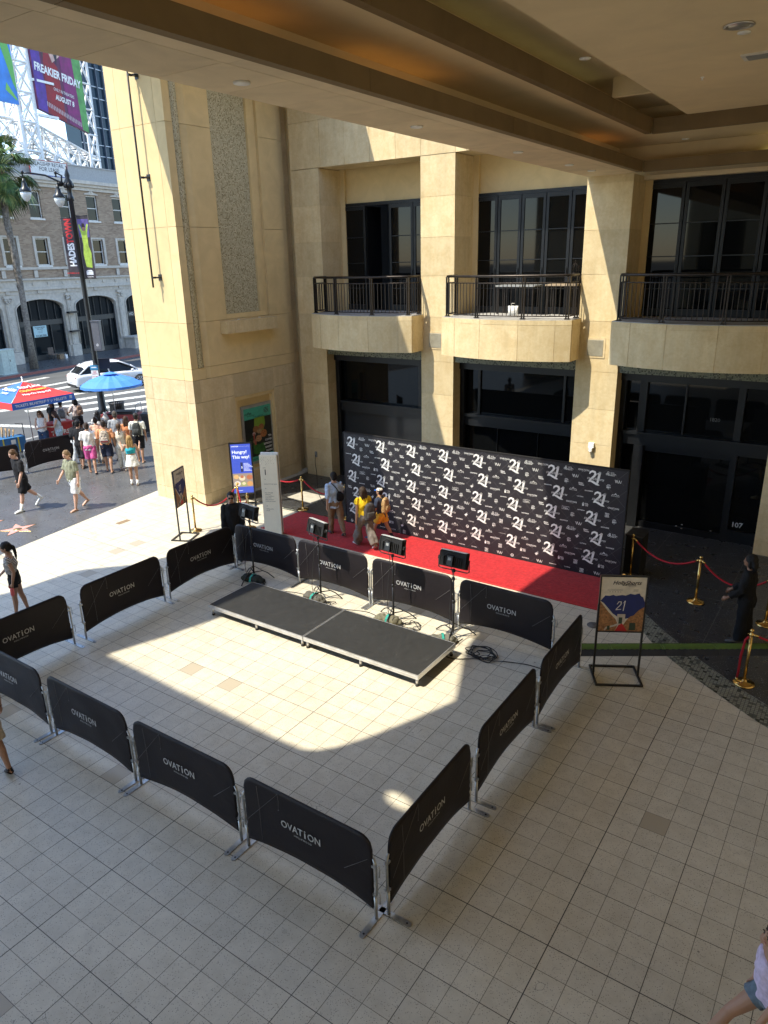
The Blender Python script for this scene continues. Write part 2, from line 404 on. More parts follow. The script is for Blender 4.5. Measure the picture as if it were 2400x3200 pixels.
# ------------------------------------------------------------------ street frame (u along the street, v across it)
SA = R(99.5); S_ = Vector((math.cos(SA), math.sin(SA), 0)); N_ = Vector((-math.sin(SA), math.cos(SA), 0)); O_ = Vector((-15.6, 5.0, 0))
def st(u, v, z=0): return O_ + S_*u + N_*v + Vector((0, 0, z))
STM = Matrix(((S_.x, N_.x, 0, O_.x), (S_.y, N_.y, 0, O_.y), (0, 0, 1, 0), (0, 0, 0, 1)))   # local (u, v, z) -> world

# ------------------------------------------------------------------ ground
def sheet(name, poly, z, mat, th=0.0):
    b = MB()
    if th: b.prism(poly, z - th, z)
    else: b.add([(x, y, z) for x, y in poly], [tuple(range(len(poly)))])
    return struct(b.build(name, mat))
def sheet_uv(name, uvs, z, mat, th=0.0):
    return sheet(name, [tuple(st(u, v))[:2] for u, v in uvs], z, mat, th)
g = MB(); g.add([(-900,-900,-0.17),(900,-900,-0.17),(900,900,-0.17),(-900,900,-0.17)], [(0,1,2,3)])
struct(g.build('ground', M['asphalt']))
e0, e1_ = st(-60, 0), st(60, 0)
sheet('plaza_floor', [(e0.x, e0.y), (22, e0.y), (22, e1_.y), (e1_.x, e1_.y)], 0.0, M['tiles'], 0.15)
sheet_uv('sidewalk', [(-80, 0), (80, 0), (80, 10.0), (-80, 10.0)], 0.004, M['walk'], 0.15)
sheet_uv('kerb', [(-80, 10.003), (80, 10.003), (80, 10.16), (-80, 10.16)], 0.006, M['concrete'], 0.16)
sheet_uv('road', [(-80, 10.2), (80, 10.2), (80, 26.8), (-80, 26.8)], -0.150, M['asphalt'])
sheet_uv('far_sidewalk', [(-80, 26.95), (120, 26.95), (120, 31.6), (-80, 31.6)], 0.0, M['walk'], 0.15)
sheet_uv('far_kerb', [(-80, 26.8), (120, 26.8), (120, 26.947), (-80, 26.947)], 0.004, plain((0.28,0.10,0.08), 0.8), 0.16)
# dark terrazzo with its mosaic border: the strip in front of the shops and the big disc to the right
arc_in = [(-1.95,8.95),(-1.62,8.42),(-1.3,7.96),(-0.95,7.56),(-0.58,7.18),(-0.22,6.84),(0.13,6.53),(0.5,6.24),(0.88,5.95),(1.25,5.70),(2.2,5.15),(3.2,4.7),(4.4,4.3),(6.0,3.95),(9.0,3.7)]
arc_out = [(-2.1,8.6),(-1.62,7.86),(-1.35,7.5),(-1.08,7.16),(-0.85,6.84),(-0.63,6.58),(-0.28,6.27),(0.1,5.96),(0.5,5.66),(0.85,5.41),(1.13,5.21),(2.0,4.7),(3.0,4.24),(4.2,3.84),(6.0,3.5),(9.0,3.25)]
sheet('terrazzo_floor', [(-13.4, 9.05)] + arc_in + [(9, 14), (-13.4, 14)], 0.004, M['terrazzo'])
b = MB(); z = 0.004
pin = [(-11.6, 9.046), (-1.99, 9.046)] + [(x-0.004, y-0.004) for x, y in arc_in]; pout = [(-11.6, 8.93), (-2.4, 8.93)] + arc_out
k = min(len(pin), len(pout)); pin, pout = pin[:k], pout[:k]
b.add([(x, y, z) for x, y in pin] + [(x, y, z) for x, y in pout], [(i, i+1, k+i+1, k+i) for i in range(k-1)])
struct(b.build('mosaic_border', M['band']))
# crosswalk bars and lane lines on the road
def bar(b, p, q, w, z=-0.146):
    p, q = Vector((*p, 0)), Vector((*q, 0)); d = (q-p).normalized(); n = Vector((-d.y, d.x, 0))*w/2
    b.add([tuple((p-n).xy)+(z,), tuple((q-n).xy)+(z,), tuple((q+n).xy)+(z,), tuple((p+n).xy)+(z,)], [(0,1,2,3)])
b = MB()
for p, q, w in (((-39.5,13.4),(-40.6,23.8),.5), ((-37.6,13.2),(-38.6,20.6),.55), ((-36.2,12.6),(-35.4,22.0),.55), ((-34.8,12.4),(-33.2,21.4),.6), ((-33.3,14.0),(-31.2,20.6),.6),
                ((-31.0,14.8),(-29.6,20.4),.6), ((-29.4,15.3),(-28.2,19.6),.6), ((-42.2,15.0),(-43.4,21.5),.45),
                ((-32.6,10.9),(-29.0,12.35),.45), ((-36.6,9.6),(-32.6,10.9),.45), ((-26.95,10.4),(-27.0,14.4),.14)):
    bar(b, p, q, w)
struct(b.build('crosswalk', M['paint']))
# pink stars set in the sidewalk
def star(cx, cy, rr, rot, label):
    t = thing('sidewalk_star', label, 'star', (cx, cy, 0.006), rot, 'pink stars set in the sidewalk')
    pts = []
    for i in range(10):
        a = math.pi/2 + i*math.pi/5; q = rr if i % 2 == 0 else rr*0.40
        pts.append((q*math.cos(a), q*math.sin(a)))
    bb = MB(); bb.prism(pts, 0, 0.003); bb.build('star_inlay', plain((0.62,0.29,0.25), 0.45), t)
    bb = MB()
    for i in range(10):
        a, c = pts[i], pts[(i+1) % 10]; bb.tube([(a[0],a[1],.003),(c[0],c[1],.003)], 0.006, 4, cap=False)
    bb.build('brass_outline', M['brass'], t)
    bb = MB(); bb.lathe([(0.11,0.003),(0.11,0.006)], 20); bb.build('emblem', plain((0.34,0.26,0.12), 0.4, 0.8), t)
    bb = MB(); [bb.box((x, 0.16, 0.0045), (0.03, 0.05, 0.003)) for x in (-.16,-.11,-.06,-.01,.05,.1,.15)]; bb.build('name_letters', plain((0.4,0.3,0.12), 0.4, 0.8), t)
star(-16.60, 3.98, 0.50, R(-78), 'large pink star in the dark sidewalk, nearest the tiled plaza')
star(-17.72, 3.72, 0.50, R(-78), 'pink star cut by the left edge of the photo, beyond the nearest star')
star(-17.6, 2.35, 0.50, R(-78), 'pink star point peeping in at the far left below the other stars')
star(-22.75, 13.75, 0.5, R(-78), 'distant pink star beside the tower, past the crowd')

# ------------------------------------------------------------------ text
_tx = {}
def text_mesh(s, size, bold=0.0, shear=0.0, align='CENTER', cw=1.0):
    """returns (verts Nx2, faces) of a line of lettering, cached"""
    key = (s, size, bold, shear, align, cw)
    if key in _tx: return _tx[key]
    cu = bpy.data.curves.new('t', 'FONT'); cu.body = s; cu.size = size; cu.offset = bold*size; cu.shear = shear; cu.align_x = align; cu.align_y = 'CENTER'
    cu.resolution_u = 2; cu.space_character = cw; cu.space_line = 0.85
    o = bpy.data.objects.new('t', cu); COL.objects.link(o)
    dg = bpy.context.evaluated_depsgraph_get(); me = bpy.data.meshes.new_from_object(o.evaluated_get(dg))
    vs = [(v.co.x, v.co.y) for v in me.vertices]; fs = [tuple(p.vertices) for p in me.polygons]
    bpy.data.objects.remove(o); bpy.data.curves.remove(cu); bpy.data.meshes.remove(me)
    _tx[key] = (vs, fs); return vs, fs
def put_text(b, s, x, z, size, y=0.0, flip=False, bold=0.0, shear=0.0, align='CENTER', mi=0, cw=1.0, rot=0.0, sx=1.0):
    """lettering in the local XZ plane, read from -Y (or from +Y when flipped)"""
    vs, fs = text_mesh(s, size, bold, shear, align, cw); c, sn = math.cos(rot), math.sin(rot)
    P = []
    for a, d in vs:
        a *= sx; a, d = a*c - d*sn, a*sn + d*c
        P.append(((x - a) if flip else (x + a), y, z + d))
    b.add(P, fs, mi)
def strip(b, pts, w, y, mi=0, flip=1):
    """flat brush stroke in the XZ plane; pts (x, z), w list of widths"""
    n = len(pts); L = []; Rr = []
    for i, (x, z) in enumerate(pts):
        a = pts[max(i-1, 0)]; c = pts[min(i+1, n-1)]; dx, dz = c[0]-a[0], c[1]-a[1]; l = math.hypot(dx, dz) or 1; h = (w[i] if isinstance(w, (list, tuple)) else w)/2
        L.append((flip*(x - dz/l*h), y, z + dx/l*h)); Rr.append((flip*(x + dz/l*h), y, z - dx/l*h))
    b.add(L + Rr, [(i, i+1, n+i+1, n+i) for i in range(n-1)], mi)
def rect(b, x0, x1, z0, z1, y, mi=0): b.add([(x0,y,z0),(x1,y,z0),(x1,y,z1),(x0,y,z1)], [(0,1,2,3)], mi)

# ------------------------------------------------------------------ stone block courses
def courses(b, x0, x1, y0, y1, zs, cuts=(), g=0.004, axis='X', mi=0):
    """blocks between the joint heights zs; cuts = vertical joints along the axis; thin open joints"""
    for a, c in zip(zs[:-1], zs[1:]):
        lo, hi = (x0, x1) if axis == 'X' else (y0, y1)
        e = [lo] + [q for q in cuts if lo < q < hi] + [hi]
        for p, q in zip(e[:-1], e[1:]):
            p2 = p + (g if p > lo else 0); q2 = q - (g if q < hi else 0)
            if axis == 'X': b.bb(p2, q2, y0, y1, a+g, c-g, mi)
            else: b.bb(x0, x1, p2, q2, a+g, c-g, mi)

# ------------------------------------------------------------------ facade with three balcony bays
FY = 12.1; ZS = [0.0, 0.34, 1.24, 2.13, 3.02, 3.93, 5.12, 6.18, 7.15, 8.13, 9.1]
PIL = [(-13.28,-12.25),(-8.87,-7.85),(-4.42,-3.38),(0.07,1.10),(4.52,5.55),(8.97,10.0),(13.42,14.45),(17.87,18.9),(22.3,23.4)]
fac = thing('shopping_building', 'cream limestone shopping building with balconies over dark shopfronts', 'building', (0, FY, 0))
def fl(b, name, mat, label=None): return b.build(name, mat, fac, label, M=Matrix.Translation((0, -FY, 0)))
for x0, x1 in PIL:
    b = MB(); zs = ZS if x0 < -5 else (ZS[:-1] + ([8.285] if x0 > -5 else []))
    if x0 > -5: zs = ZS[:-2] + [8.13, 8.285]
    courses(b, x0, x1, FY, 13.0, zs); b.bb(x0+.012, x1-.012, FY+.012, 13.1, 0.0, zs[-1]); fl(b, 'pillar', M['stone'])
# upper wall and lintels
b = MB(); courses(b, -13.28, -7.55, FY, 12.9, [9.108, 10.3], cuts=(-12.17,-11.31,-10.47,-9.64,-8.86,-7.85)); b.bb(-13.27, -4.45, FY+.012, 13.1, 9.12, 10.28)
courses(b, -7.55, -4.46, FY+.1, 12.9, [9.108, 10.3], cuts=(-6.6,-5.6)); courses(b, -13.28, 26, FY, 12.9, [10.3, 12.6, 14.9], cuts=[-12.17+1.2*i for i in range(32)]); b.bb(-13.2, 5.5, FY+.012, 13.1, 10.3, 14.8)
fl(b, 'upper_wall', M['stone'])
# plaster back walls of the balcony recesses
BAYS = [(-12.25,-8.87),(-7.85,-4.42),(-3.38,0.07),(1.10,4.52)]
b = MB()
for i, (x0, x1) in enumerate(BAYS): b.bb(x0-.2, x1+.2, 13.2, 13.5, 8.2, 9.6)
for x0, x1 in PIL: b.bb(x0-.15, x1+.15, 13.1, 13.5, 0, 9.4)
fl(b, 'recess_wall', M['plaster'])
b = MB()
for i, (x0, x1) in enumerate(BAYS[:2]):
    b.bb(x0, x1, FY+.35, 13.2, 9.2, 9.5); b.lathe([(0.05,0),(0.05,0.02)], 14, ((x0+x1)/2, 12.6, 9.185))
fl(b, 'recess_soffit', M['plaster'])
b = MB(); b.bb(-13.28, -4.45, 14.6, 24, 0.0, 14.8); b.bb(-4.45, 14, 14.6, 24, 0.0, 14.8); b.bb(-13.28, 14, 13.0, 14.6, 10.3, 14.7); b.bb(-13.28,14,13.5,14.6,4.6,5.1); fl(b, 'building_core', M['matblack'])
# ---- upper folding glass doors
def doors(x0, x1, z0, z1, y, n, opened=None, rows=(0.28,0.52,0.76)):
    root = MB(); root.bb(x0, x1, y-.03, y+.06, z1-.08, z1); root.bb(x0, x0+.05, y-.03, y+.06, z0, z1-.08); root.bb(x1-.05, x1, y-.03, y+.06, z0, z1-.08)
    w = (x1-x0-.1)/n
    fr = fl(root, 'door_frame', M['frame'])
    for i in range(n):
        a, c = x0+.05+w*i, x0+.05+w*(i+1)
        if opened is not None and i in opened: continue
        q = MB(); q.bb(a+.01, a+.08, y-.04, y+.02, z0, z1-.085); q.bb(c-.08, c-.01, y-.04, y+.02, z0, z1-.085)
        q.bb(a+.08, c-.08, y-.04, y+.02, z1-.19, z1-.085); q.bb(a+.08, c-.08, y-.04, y+.02, z0, z0+.16)
        for r_ in rows:
            zz = z1-.1 - r_*(z1-z0); q.bb(a+.08, c-.08, y-.03, y+.005, zz-.012, zz+.012)
        q.box((c-.045, y-.055, z0+1.05), (.02, .03, .16)); 
        d = q.build('door_leaf', M['frame'], fr, M=Matrix.Translation((0, -FY, 0)))
        q = MB(); q.bb(a+.08, c-.08, y-.015, y-.008, z0+.16, z1-.19); q.build('pane', M['glass'], fr, M=Matrix.Translation((0, -FY, 0)))
    return fr
doors(-12.25,-8.87,5.2,8.2,13.15,4,opened=(1,))
doors(-7.85,-4.42,5.2,8.2,13.15,5); doors(-3.38,0.07,5.2,8.2,13.15,4); doors(1.10,4.52,5.2,8.2,13.15,4)
# the open leaf of the first bay, swung inwards
q = MB(); q.bb(-11.42,-11.37,13.17,13.9,5.2,8.1); fl(q, 'open_door_leaf', M['frame'])
# ---- shopfronts
for i, (x0, x1) in enumerate(BAYS):
    q = MB(); q.bb(x0, x1, 12.45, 12.62, 3.72, 3.925); q.bb(x0, x1, 12.55, 12.75, 2.14, 2.40); q.bb(x0, x1, 12.5, 12.78, 2.405, 2.47)
    q.bb(x0, x0+.13, 12.5, 12.62, 0, 3.715)
    if i == 0: q.bb(-9.3,-9.22,12.64,12.7,2.475,3.715)
    if i == 1: q.bb(-7.36,-7.29,12.64,12.72,2.475,3.715); q.bb(-4.9,-4.84,12.64,12.72,2.475,3.715); q.bb(-6.75,-6.735,12.66,12.7,0.1,2.13); q.bb(-5.55,-5.535,12.66,12.7,0.1,2.13)
    if i == 2:
        q.bb(-2.95,-2.72,12.5,12.66,0,2.135); q.bb(-2.95,-2.77,12.6,12.7,2.475,3.715); q.bb(-1.9,-1.86,12.64,12.7,2.475,3.715); q.bb(-0.75,-0.6,12.6,12.7,0,2.135); q.bb(-0.75,-0.6,12.6,12.7,2.475,3.715)
        q.bb(-2.72,-0.75,12.6,12.68,0.0,0.16); q.bb(-0.6,0.07,12.6,12.68,0.0,0.3); q.bb(-2.72,-0.75,12.6,12.68,2.0,2.135)
    q.bb(x0+.13, x1, 12.64, 12.72, 0.0, 0.10) if i != 2 else None
    sf = fl(q, 'shopfront_frame', M['frame'])
    q = MB(); q.bb(x0, x1, 12.70, 12.74, 2.475, 3.8); q.build('transom_glass', M['glass'], sf, M=Matrix.Translation((0,-FY,0)))
    q = MB(); q.bb(x0, x1, 12.70, 12.74, 0.0, 2.2); q.build('shop_glass', m_glass((0.03,0.032,0.034), 0.12, 'frosted shop glass') if i == 0 else M['glass'], sf, M=Matrix.Translation((0,-FY,0)))
    q = MB(); q.bb(x0, x1, FY+.06, 12.5, 3.93, 4.22); q.bb(x0, x1, 12.5, 13.0, 3.93, 5.0); fl(q, 'mosaic_frieze', M['frieze'])
q = MB(); put_text(q, '107', -0.40, 0.46, 0.17, 12.585, bold=0.02); 
for x, z_ in ((-1.75,.18),(-1.62,.24),(-1.62,.14),(-0.95,.2)): q.lathe([(0.022,0),(0.022,0.012)], 10, (x, 12.59, z_))
fl(q, 'door_number', plain((0.5,0.5,0.5), 0.5))
q = MB(); put_text(q, '1820', -1.2, 2.9, 0.12, 12.69); fl(q, 'faint_lettering', plain((0.10,0.10,0.10), 0.5))
# ---- balconies
def balcony(x0, x1, label):
    t = MB(); F0 = 11.50; BUL = 0.42; nseg = 24
    def front(s_):   # curve from left wall corner to right
        return F0 - BUL*(1-(2*s_-1)**2)
    curve = [(x0 + (x1-x0)*k/nseg, front(k/nseg)) for k in range(nseg+1)]
    poly = [(x0, FY-.002)] + curve + [(x1, FY-.002)]
    def inset(pp, d): return [(min(max(x, x0+d), x1-d), y + (d if y < FY-.1 else 0)) for x, y in pp]
    g_ = 0.004
    t = MB(); t.prism(inset(poly, 0.01), 4.24, 5.12)
    # facing stones: four to five curved panels plus coping
    cuts = [0, .14, .37, .66, .9, 1.0]
    for a, c in zip(cuts[:-1], cuts[1:]):
        pts = [(x0+(x1-x0)*s_, front(s_)) for s_ in np.linspace(a, c, 7)]
        pts = [(pts[0][0]+g_, pts[0][1])] + pts[1:-1] + [(pts[-1][0]-g_, pts[-1][1])]
        ring = pts + [(x, y+.03) for x, y in reversed(pts)]
        t.prism(ring, 4.21, 5.06-g_); t.prism(ring, 5.06+g_, 5.17)
    t.bb(x0, x0+.03, F0+.03, FY, 4.21, 5.056); t.bb(x0, x0+.03, F0+.03, FY, 5.064, 5.17); t.bb(x1-.03, x1, F0+.03, FY, 4.21, 5.056); t.bb(x1-.03, x1, F0+.03, FY, 5.064, 5.17)
    bal = t.build('balcony', M['stone'], fac, label, M=Matrix.Translation((0,-FY,0)))
    dk = MB(); dk.prism([(x0+.2, 13.12)] + inset(poly, .012)[0:1] + inset(poly, .012)[1:-1] + inset(poly, .012)[-1:] + [(x1-.2, 13.12)], 5.10, 5.185); dk.build('balcony_deck', M['concrete'], bal, M=Matrix.Translation((0,-FY,0)))
    # railing: follows the curve 9 cm inside
    rail = MB(); bars_ = MB(); posts = MB()
    d = 0.12; path = [(x0+d, FY-.0)] + [(x, y) for x, y in inset(curve, d)][1:-1] + [(x1-d, FY-.0)]
    path[1:1] = [(x0+d, F0+d)]; path[-1:-1] = [(x1-d, F0+d)]
    P3 = [Vector((x, y, 0)) for x, y in path]
    cum = [0]
    for a, c in zip(P3[:-1], P3[1:]): cum.append(cum[-1] + (c-a).length)
    def at(s_):
        for i in range(len(P3)-1):
            if s_ <= cum[i+1]+1e-9: return P3[i].lerp(P3[i+1], (s_-cum[i])/max(cum[i+1]-cum[i], 1e-9))
        return P3[-1]
    rail.tube([(p.x, p.y, 6.18) for p in P3], 0.032, 8); rail.tube([(p.x, p.y, 6.02) for p in P3], 0.014, 6); rail.tube([(p.x, p.y, 5.26) for p in P3], 0.014, 6)
    nb = int(cum[-1]/0.105)
    for i in range(1, nb):
        p = at(cum[-1]*i/nb); bars_.box((p.x, p.y, 5.64), (0.014, 0.014, 0.76))
    for s_ in (0.03, (cum[2]), cum[-1]*.36, cum[-1]*.64, cum[-3], cum[-1]-.03):
        p = at(s_)
        for e in (-.03, .03): posts.box((p.x+e, p.y, 5.68), (0.022, 0.05, 0.98))
        posts.box((p.x, p.y, 5.2), (.12, .09, .02))
    Mx = Matrix.Translation((0,-FY,0))
    rr = rail.build('railing', M['bronze'], bal, M=Mx); bars_.split('baluster', M['bronze'], rr, M=Mx); posts.split('railing_post', M['bronze'], rr, key=lambda c: (round(c.x*4), round(c.y*4)), M=Mx)
balcony(-12.28,-8.80,'sunlit left balcony half in shade beside the tower'); balcony(-7.88,-4.36,'middle balcony in full sun'); balcony(-3.44,0.12,'shaded right balcony'); balcony(1.04,4.58,'balcony beyond the right edge')
# vents and a wall light
for x in (-8.42,-3.96):
    q = MB(); q.bb(x-.24,x+.24,FY-.012,FY+.02,4.26,4.74); v_ = fl(q, 'vent_frame', M['stone_dk'])
    q = MB(); q.bb(x-.19,x+.19,FY-.016,FY-.013,4.31,4.69)
    for k in range(15): q.bb(x-.19,x+.19,FY-.022,FY-.017,4.315+k*.025,4.325+k*.025)
    q.build('vent_grille', plain((0.36,0.34,0.27), 0.6), v_, M=Matrix.Translation((0,-FY,0)))
q = MB(); q.bb(-3.94,-3.80,FY-.07,FY,2.05,2.17); q.bb(-3.92,-3.83,FY-.10,FY-.04,1.97,2.05); q.lathe([(.035,0),(.03,-.03)], 10, (-3.87, FY-.07, 1.97)); fl(q, 'wall_camera', M['white'])
q = MB(); q.bb(-12.92,-12.84,FY-.03,FY,.62,.8); fl(q, 'outlet_box', M['grey'])
# things on the middle balcony, seen through the bars
def tb(x, y, w, d, h, top, label):
    t = thing('balcony_table', label, 'table', (x, y, 5.185), 0, 'furniture on the balconies')
    q = MB(); q.box((0,0,h), (w,d,.04)); q.build('table_top', top, t)
    for a in (-1,1):
        for c in (-1,1):
            q = MB(); q.box((a*(w/2-.06), c*(d/2-.06), h/2), (.04,.04,h-.04)); q.build('leg', M['bronze'], t)
tb(-6.3,12.75,1.1,.55,.72,M['grey'],'grey table behind the bars of the sunlit middle balcony'); tb(-5.1,12.8,.8,.5,.74,plain((.35,.27,.18),.6),'tan table at the right of the middle balcony')
t = thing('paper_bag', 'small white bag on the floor of the sunlit middle balcony', 'bag', (-6.05, 11.9, 5.186), R(15)); q = MB(); q.loft([(0,0,0,.12,.07),(0,0,.16,.12,.07),(0,0,.27,.13,.05)], 12, p=5); q.build('bag_body', M['white'], t)
q = MB(); q.tube([(-.05,0,.27),(-.04,0,.33),(.04,0,.33),(.05,0,.27)], .006, 5); q.build('handle', M['offwhite'], t)
t = thing('birdcage_lantern', 'small wire birdcage lantern on the right end of the middle balcony rail', 'lantern', (-4.55, 12.0, 6.21))
q = MB()
for k in range(8):
    a = k*math.pi/4; q.tube([(.08*math.cos(a),.08*math.sin(a),0),(.09*math.cos(a),.09*math.sin(a),.12),(.05*math.cos(a),.05*math.sin(a),.2),(0,0,.24)], .004, 4)
q.build('cage', M['bronze'], t); q = MB(); q.tube([(.0,0,.24),(.0,0,.30)], .006, 5); q.lathe([(.09,0),(.09,.012)], 12); q.build('lantern_base', M['bronze'], t)
# ------------------------------------------------------------------ entrance tower
TX, TY = -13.62, 7.95
tow = thing('stone_tower', 'tall cream stone entrance tower with mosaic panels at the street corner', 'tower', (-14.67, TY, 0))
TM = Matrix.Translation((14.67, -TY, 0))
def tl(b, name, mat, label=None, parent=None): return b.build(name, mat, parent or tow, label, M=TM)
H_ = 19.0
b = MB(); lo = [0, 0.36, 1.66, 2.98, 3.60]
courses(b, -15.72, TX, TY, TY+.25, lo, cuts=(-15.35,-13.95)); b.bb(-15.70, TX-.26, TY+.015, 12.2, 0.003, 3.595)
courses(b, TX-.25, TX, TY+.25, 8.63, lo); 
courses(b, TX-.24, TX+.0, 8.63, 9.44, [0,.36,1.64,2.98,3.6], axis='Y'); courses(b, TX-.24, TX, 11.14, 12.0, [0,.36,1.64,2.98,3.6], axis='Y')
courses(b, TX-.24, TX, 9.44, 11.14, [2.91,3.6], axis='Y'); courses(b, TX-.24, TX, 9.44, 11.14, [0,.42], axis='Y')
courses(b, TX-.34, TX-.06, 12.0, 12.25, [0,.36,1.64,2.98,3.6], axis='Y'); courses(b, TX-.5, TX-.2, 12.25, 12.6, [0,1.2,2.6,3.9,5.2,6.5,8.0,9.6,12,15], axis='Y')
tl(b, 'base_blocks', M['stone_dk'])
up = [3.60, 3.92, 5.13, 7.53, 9.93, 12.33, 14.73, 19]
b = MB(); courses(b, -15.72, TX, TY, TY+.2, up, cuts=(-15.35,-13.95)); b.bb(-15.71, TX-.30, TY+.02, 12.4, 3.6, 18.9)
for a, c in zip(up[:-1], up[1:]):
    b.bb(TX-.25, TX, TY+.2, 8.18, a+.005, c-.005)
    if c < 4: b.bb(TX-.25, TX, 8.18, 8.45, a+.005, c-.005)
    b.add([(TX-.07, 8.44, a+.005),(TX, 8.63, a+.005),(TX, 9.42, a+.005),(TX-.3,9.42,a+.005),(TX-.3,8.44,a+.005),
           (TX-.07, 8.44, c-.005),(TX, 8.63, c-.005),(TX, 9.42, c-.005),(TX-.3,9.42,c-.005),(TX-.3,8.44,c-.005)], [(0,1,6,5),(1,2,7,6),(2,3,8,7),(4,0,5,9),(4,3,2,1,0),(5,6,7,8,9)])
    b.bb(TX-.3, TX, 11.19, 12.0, a+.005, c-.005); b.bb(TX-.34, TX-.07, 12.0, 12.25, a+.005, c-.005)
    if c < 5.2: b.bb(TX-.3, TX-.002, 9.42, 11.19, a+.005, c-.005)
tl(b, 'tower_face', M['plaster'])
b = MB(); b.bb(TX-.3, TX-.13, 9.43, 10.95, 5.27, 18); tl(b, 'mosaic_panel', M['goldmos'])
b = MB(); b.tube([(TX-.09, 8.31, 3.93), (TX-.09, 8.31, 18)], 0.125, 14); tl(b, 'mosaic_column', M['goldmos'])
b = MB(); b.bb(TX-.3, TX-.05, 10.85, 11.06, 5.27, 18); b.bb(TX-.3, TX-.09, 11.06, 11.19, 5.135, 18); b.bb(TX-.3, TX-.05, 9.42, 11.06, 5.135, 5.268); tl(b, 'panel_frame', M['plaster'])
b = MB(); b.bb(TX-.02, TX+.26, 9.15, 9.46, 4.76, 5.10); b.bb(TX-.02, TX+.26, 9.468, 11.22, 4.76, 5.10); ld = tl(b, 'stone_ledge', M['stone'])
b = MB(); [b.lathe([(.035,0),(.035,.02)], 12, (TX+.12, y, 5.10)) for y in (9.75, 10.6)]; tl(b, 'ledge_light', M['white'], parent=ld)
b = MB(); b.bb(TX-.6, -13.285, 12.62, 13.2, 0, 15); b.bb(TX-.45, TX-.1, 12.3, 12.6, 14, 15); tl(b, 'recess_filler', M['plaster'])
# poster niche surround
b = MB(); b.bb(TX-.22, TX-.16, 9.44, 11.14, 0.42, 2.91); b.bb(TX-.16,TX-.03,9.442,9.53,.42,2.81); b.bb(TX-.16,TX-.03,11.05,11.138,.42,2.81); b.bb(TX-.16,TX-.03,9.44,11.14,2.812,2.908)
b.bb(TX-.16,TX+.01,9.44,11.14,.42,.60); tl(b, 'niche_surround', M['plaster'])
# banner pole with brackets on the street face
pz = (11.0, 8.72, 6.30)
t = thing('banner_pole', 'long thin black metal pole bracketed to the sunlit face of the stone tower', 'pole', (-14.55, 7.76, 6.05))
b = MB(); b.tube([(0,0,0),(0,0,6.5)], 0.024, 8); b.build('pole', M['black'], t)
for z_ in pz:
    b = MB(); b.box((.03, .04, z_-6.05), (.05, .10, .05)); b.box((.09, .12, z_-6.05), (.12, .10, .04)); b.box((.10, .182, z_-6.05), (.13, .012, .16)); b.build('bracket', M['black'], t)

# ------------------------------------------------------------------ canopy: beam, lips, coves, ceilings
can = thing('entrance_canopy', 'tan plastered canopy ceiling with stepped beams overhead', 'canopy', (-3.8, 0, 8.29))
CM = Matrix.Translation((3.8, 0, -8.29))
def cl(b, name, mat, parent=None, label=None): return b.build(name, mat, parent or can, label, M=CM)
Y0 = -14.4
b = MB(); ys = [-12.6+.9*i for i in range(28)]; ys = [y-.02 for y in ys if y < 12.0] + [12.095]
for a, c in zip(ys[:-1], ys[1:]):
    b.bb(-4.43, -3.53, a+.004, c-.004, 8.29, 8.42)
ys2 = [-12.6+.9*2*i+.04 for i in range(14)] + [12.04]
for a, c in zip(ys2[:-1], ys2[1:]): b.bb(-3.522, -3.31, a+.003, c-.003, 8.29, 8.42)
beam = cl(b, 'beam_soffit', M['beam'])
b = MB(); b.bb(-4.42, -4.3, Y0, 12.095, 8.423, 9.6); cl(b, 'beam_side', M['beam'])
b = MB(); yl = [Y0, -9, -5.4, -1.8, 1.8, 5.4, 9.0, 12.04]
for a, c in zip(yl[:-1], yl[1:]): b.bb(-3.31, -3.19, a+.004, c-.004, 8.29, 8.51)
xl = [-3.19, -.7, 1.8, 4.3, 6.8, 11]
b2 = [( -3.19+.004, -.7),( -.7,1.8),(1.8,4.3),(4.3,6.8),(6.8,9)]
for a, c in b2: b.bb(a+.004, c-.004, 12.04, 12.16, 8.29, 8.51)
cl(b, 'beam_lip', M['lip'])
b = MB(); b.bb(-3.19, 9, 12.16, 12.9, 8.29, 8.38); b.bb(-3.38, 9, 12.9, 13.3, 8.20, 8.286); cl(b, 'front_soffit', M['beam'])
b = MB(); b.bb(-3.95, -3.86, Y0, 12.6, 8.42, 8.85); b.bb(-3.86, 9, 12.5, 12.6, 8.38, 8.85); cl(b, 'cove_wall', M['ceil'])
b = MB(); b.bb(-3.95, -2.85, Y0, 12.6, 8.85, 8.93); b.bb(-2.85, 9, 10.94, 12.6, 8.85, 8.93); cl(b, 'stepped_soffit', M['ceil'])
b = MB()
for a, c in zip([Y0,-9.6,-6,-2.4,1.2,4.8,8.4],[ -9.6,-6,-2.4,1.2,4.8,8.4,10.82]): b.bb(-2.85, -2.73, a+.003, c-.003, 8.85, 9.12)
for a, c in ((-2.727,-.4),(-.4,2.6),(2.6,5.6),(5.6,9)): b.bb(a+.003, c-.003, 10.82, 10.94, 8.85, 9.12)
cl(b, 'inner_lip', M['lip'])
b = MB(); b.bb(-3.3, -3.2, Y0, 11.4, 8.93, 9.40); b.bb(-3.2, 9, 11.3, 11.4, 8.93, 9.40); b.bb(-3.3, 9, Y0, 11.4, 9.40, 9.5); cl(b, 'upper_cove', M['ceil'])
b = MB()
for xa, xb in ((-1.98,.45),(.453,3.2),(3.203,9)):
    b.bb(xa, xb, Y0, 1.4, 9.05, 9.14); b.bb(xa, xb, 1.403, 5.6, 9.05, 9.14); b.bb(xa, xb, 5.603, 10.40, 9.05, 9.14)
cl(b, 'ceiling_panel', M['ceil'])
b = MB(); b.bb(-2.7, -1.99, 8.2, 8.32, 9.10, 9.4); cl(b, 'cove_divider', M['ceil'])
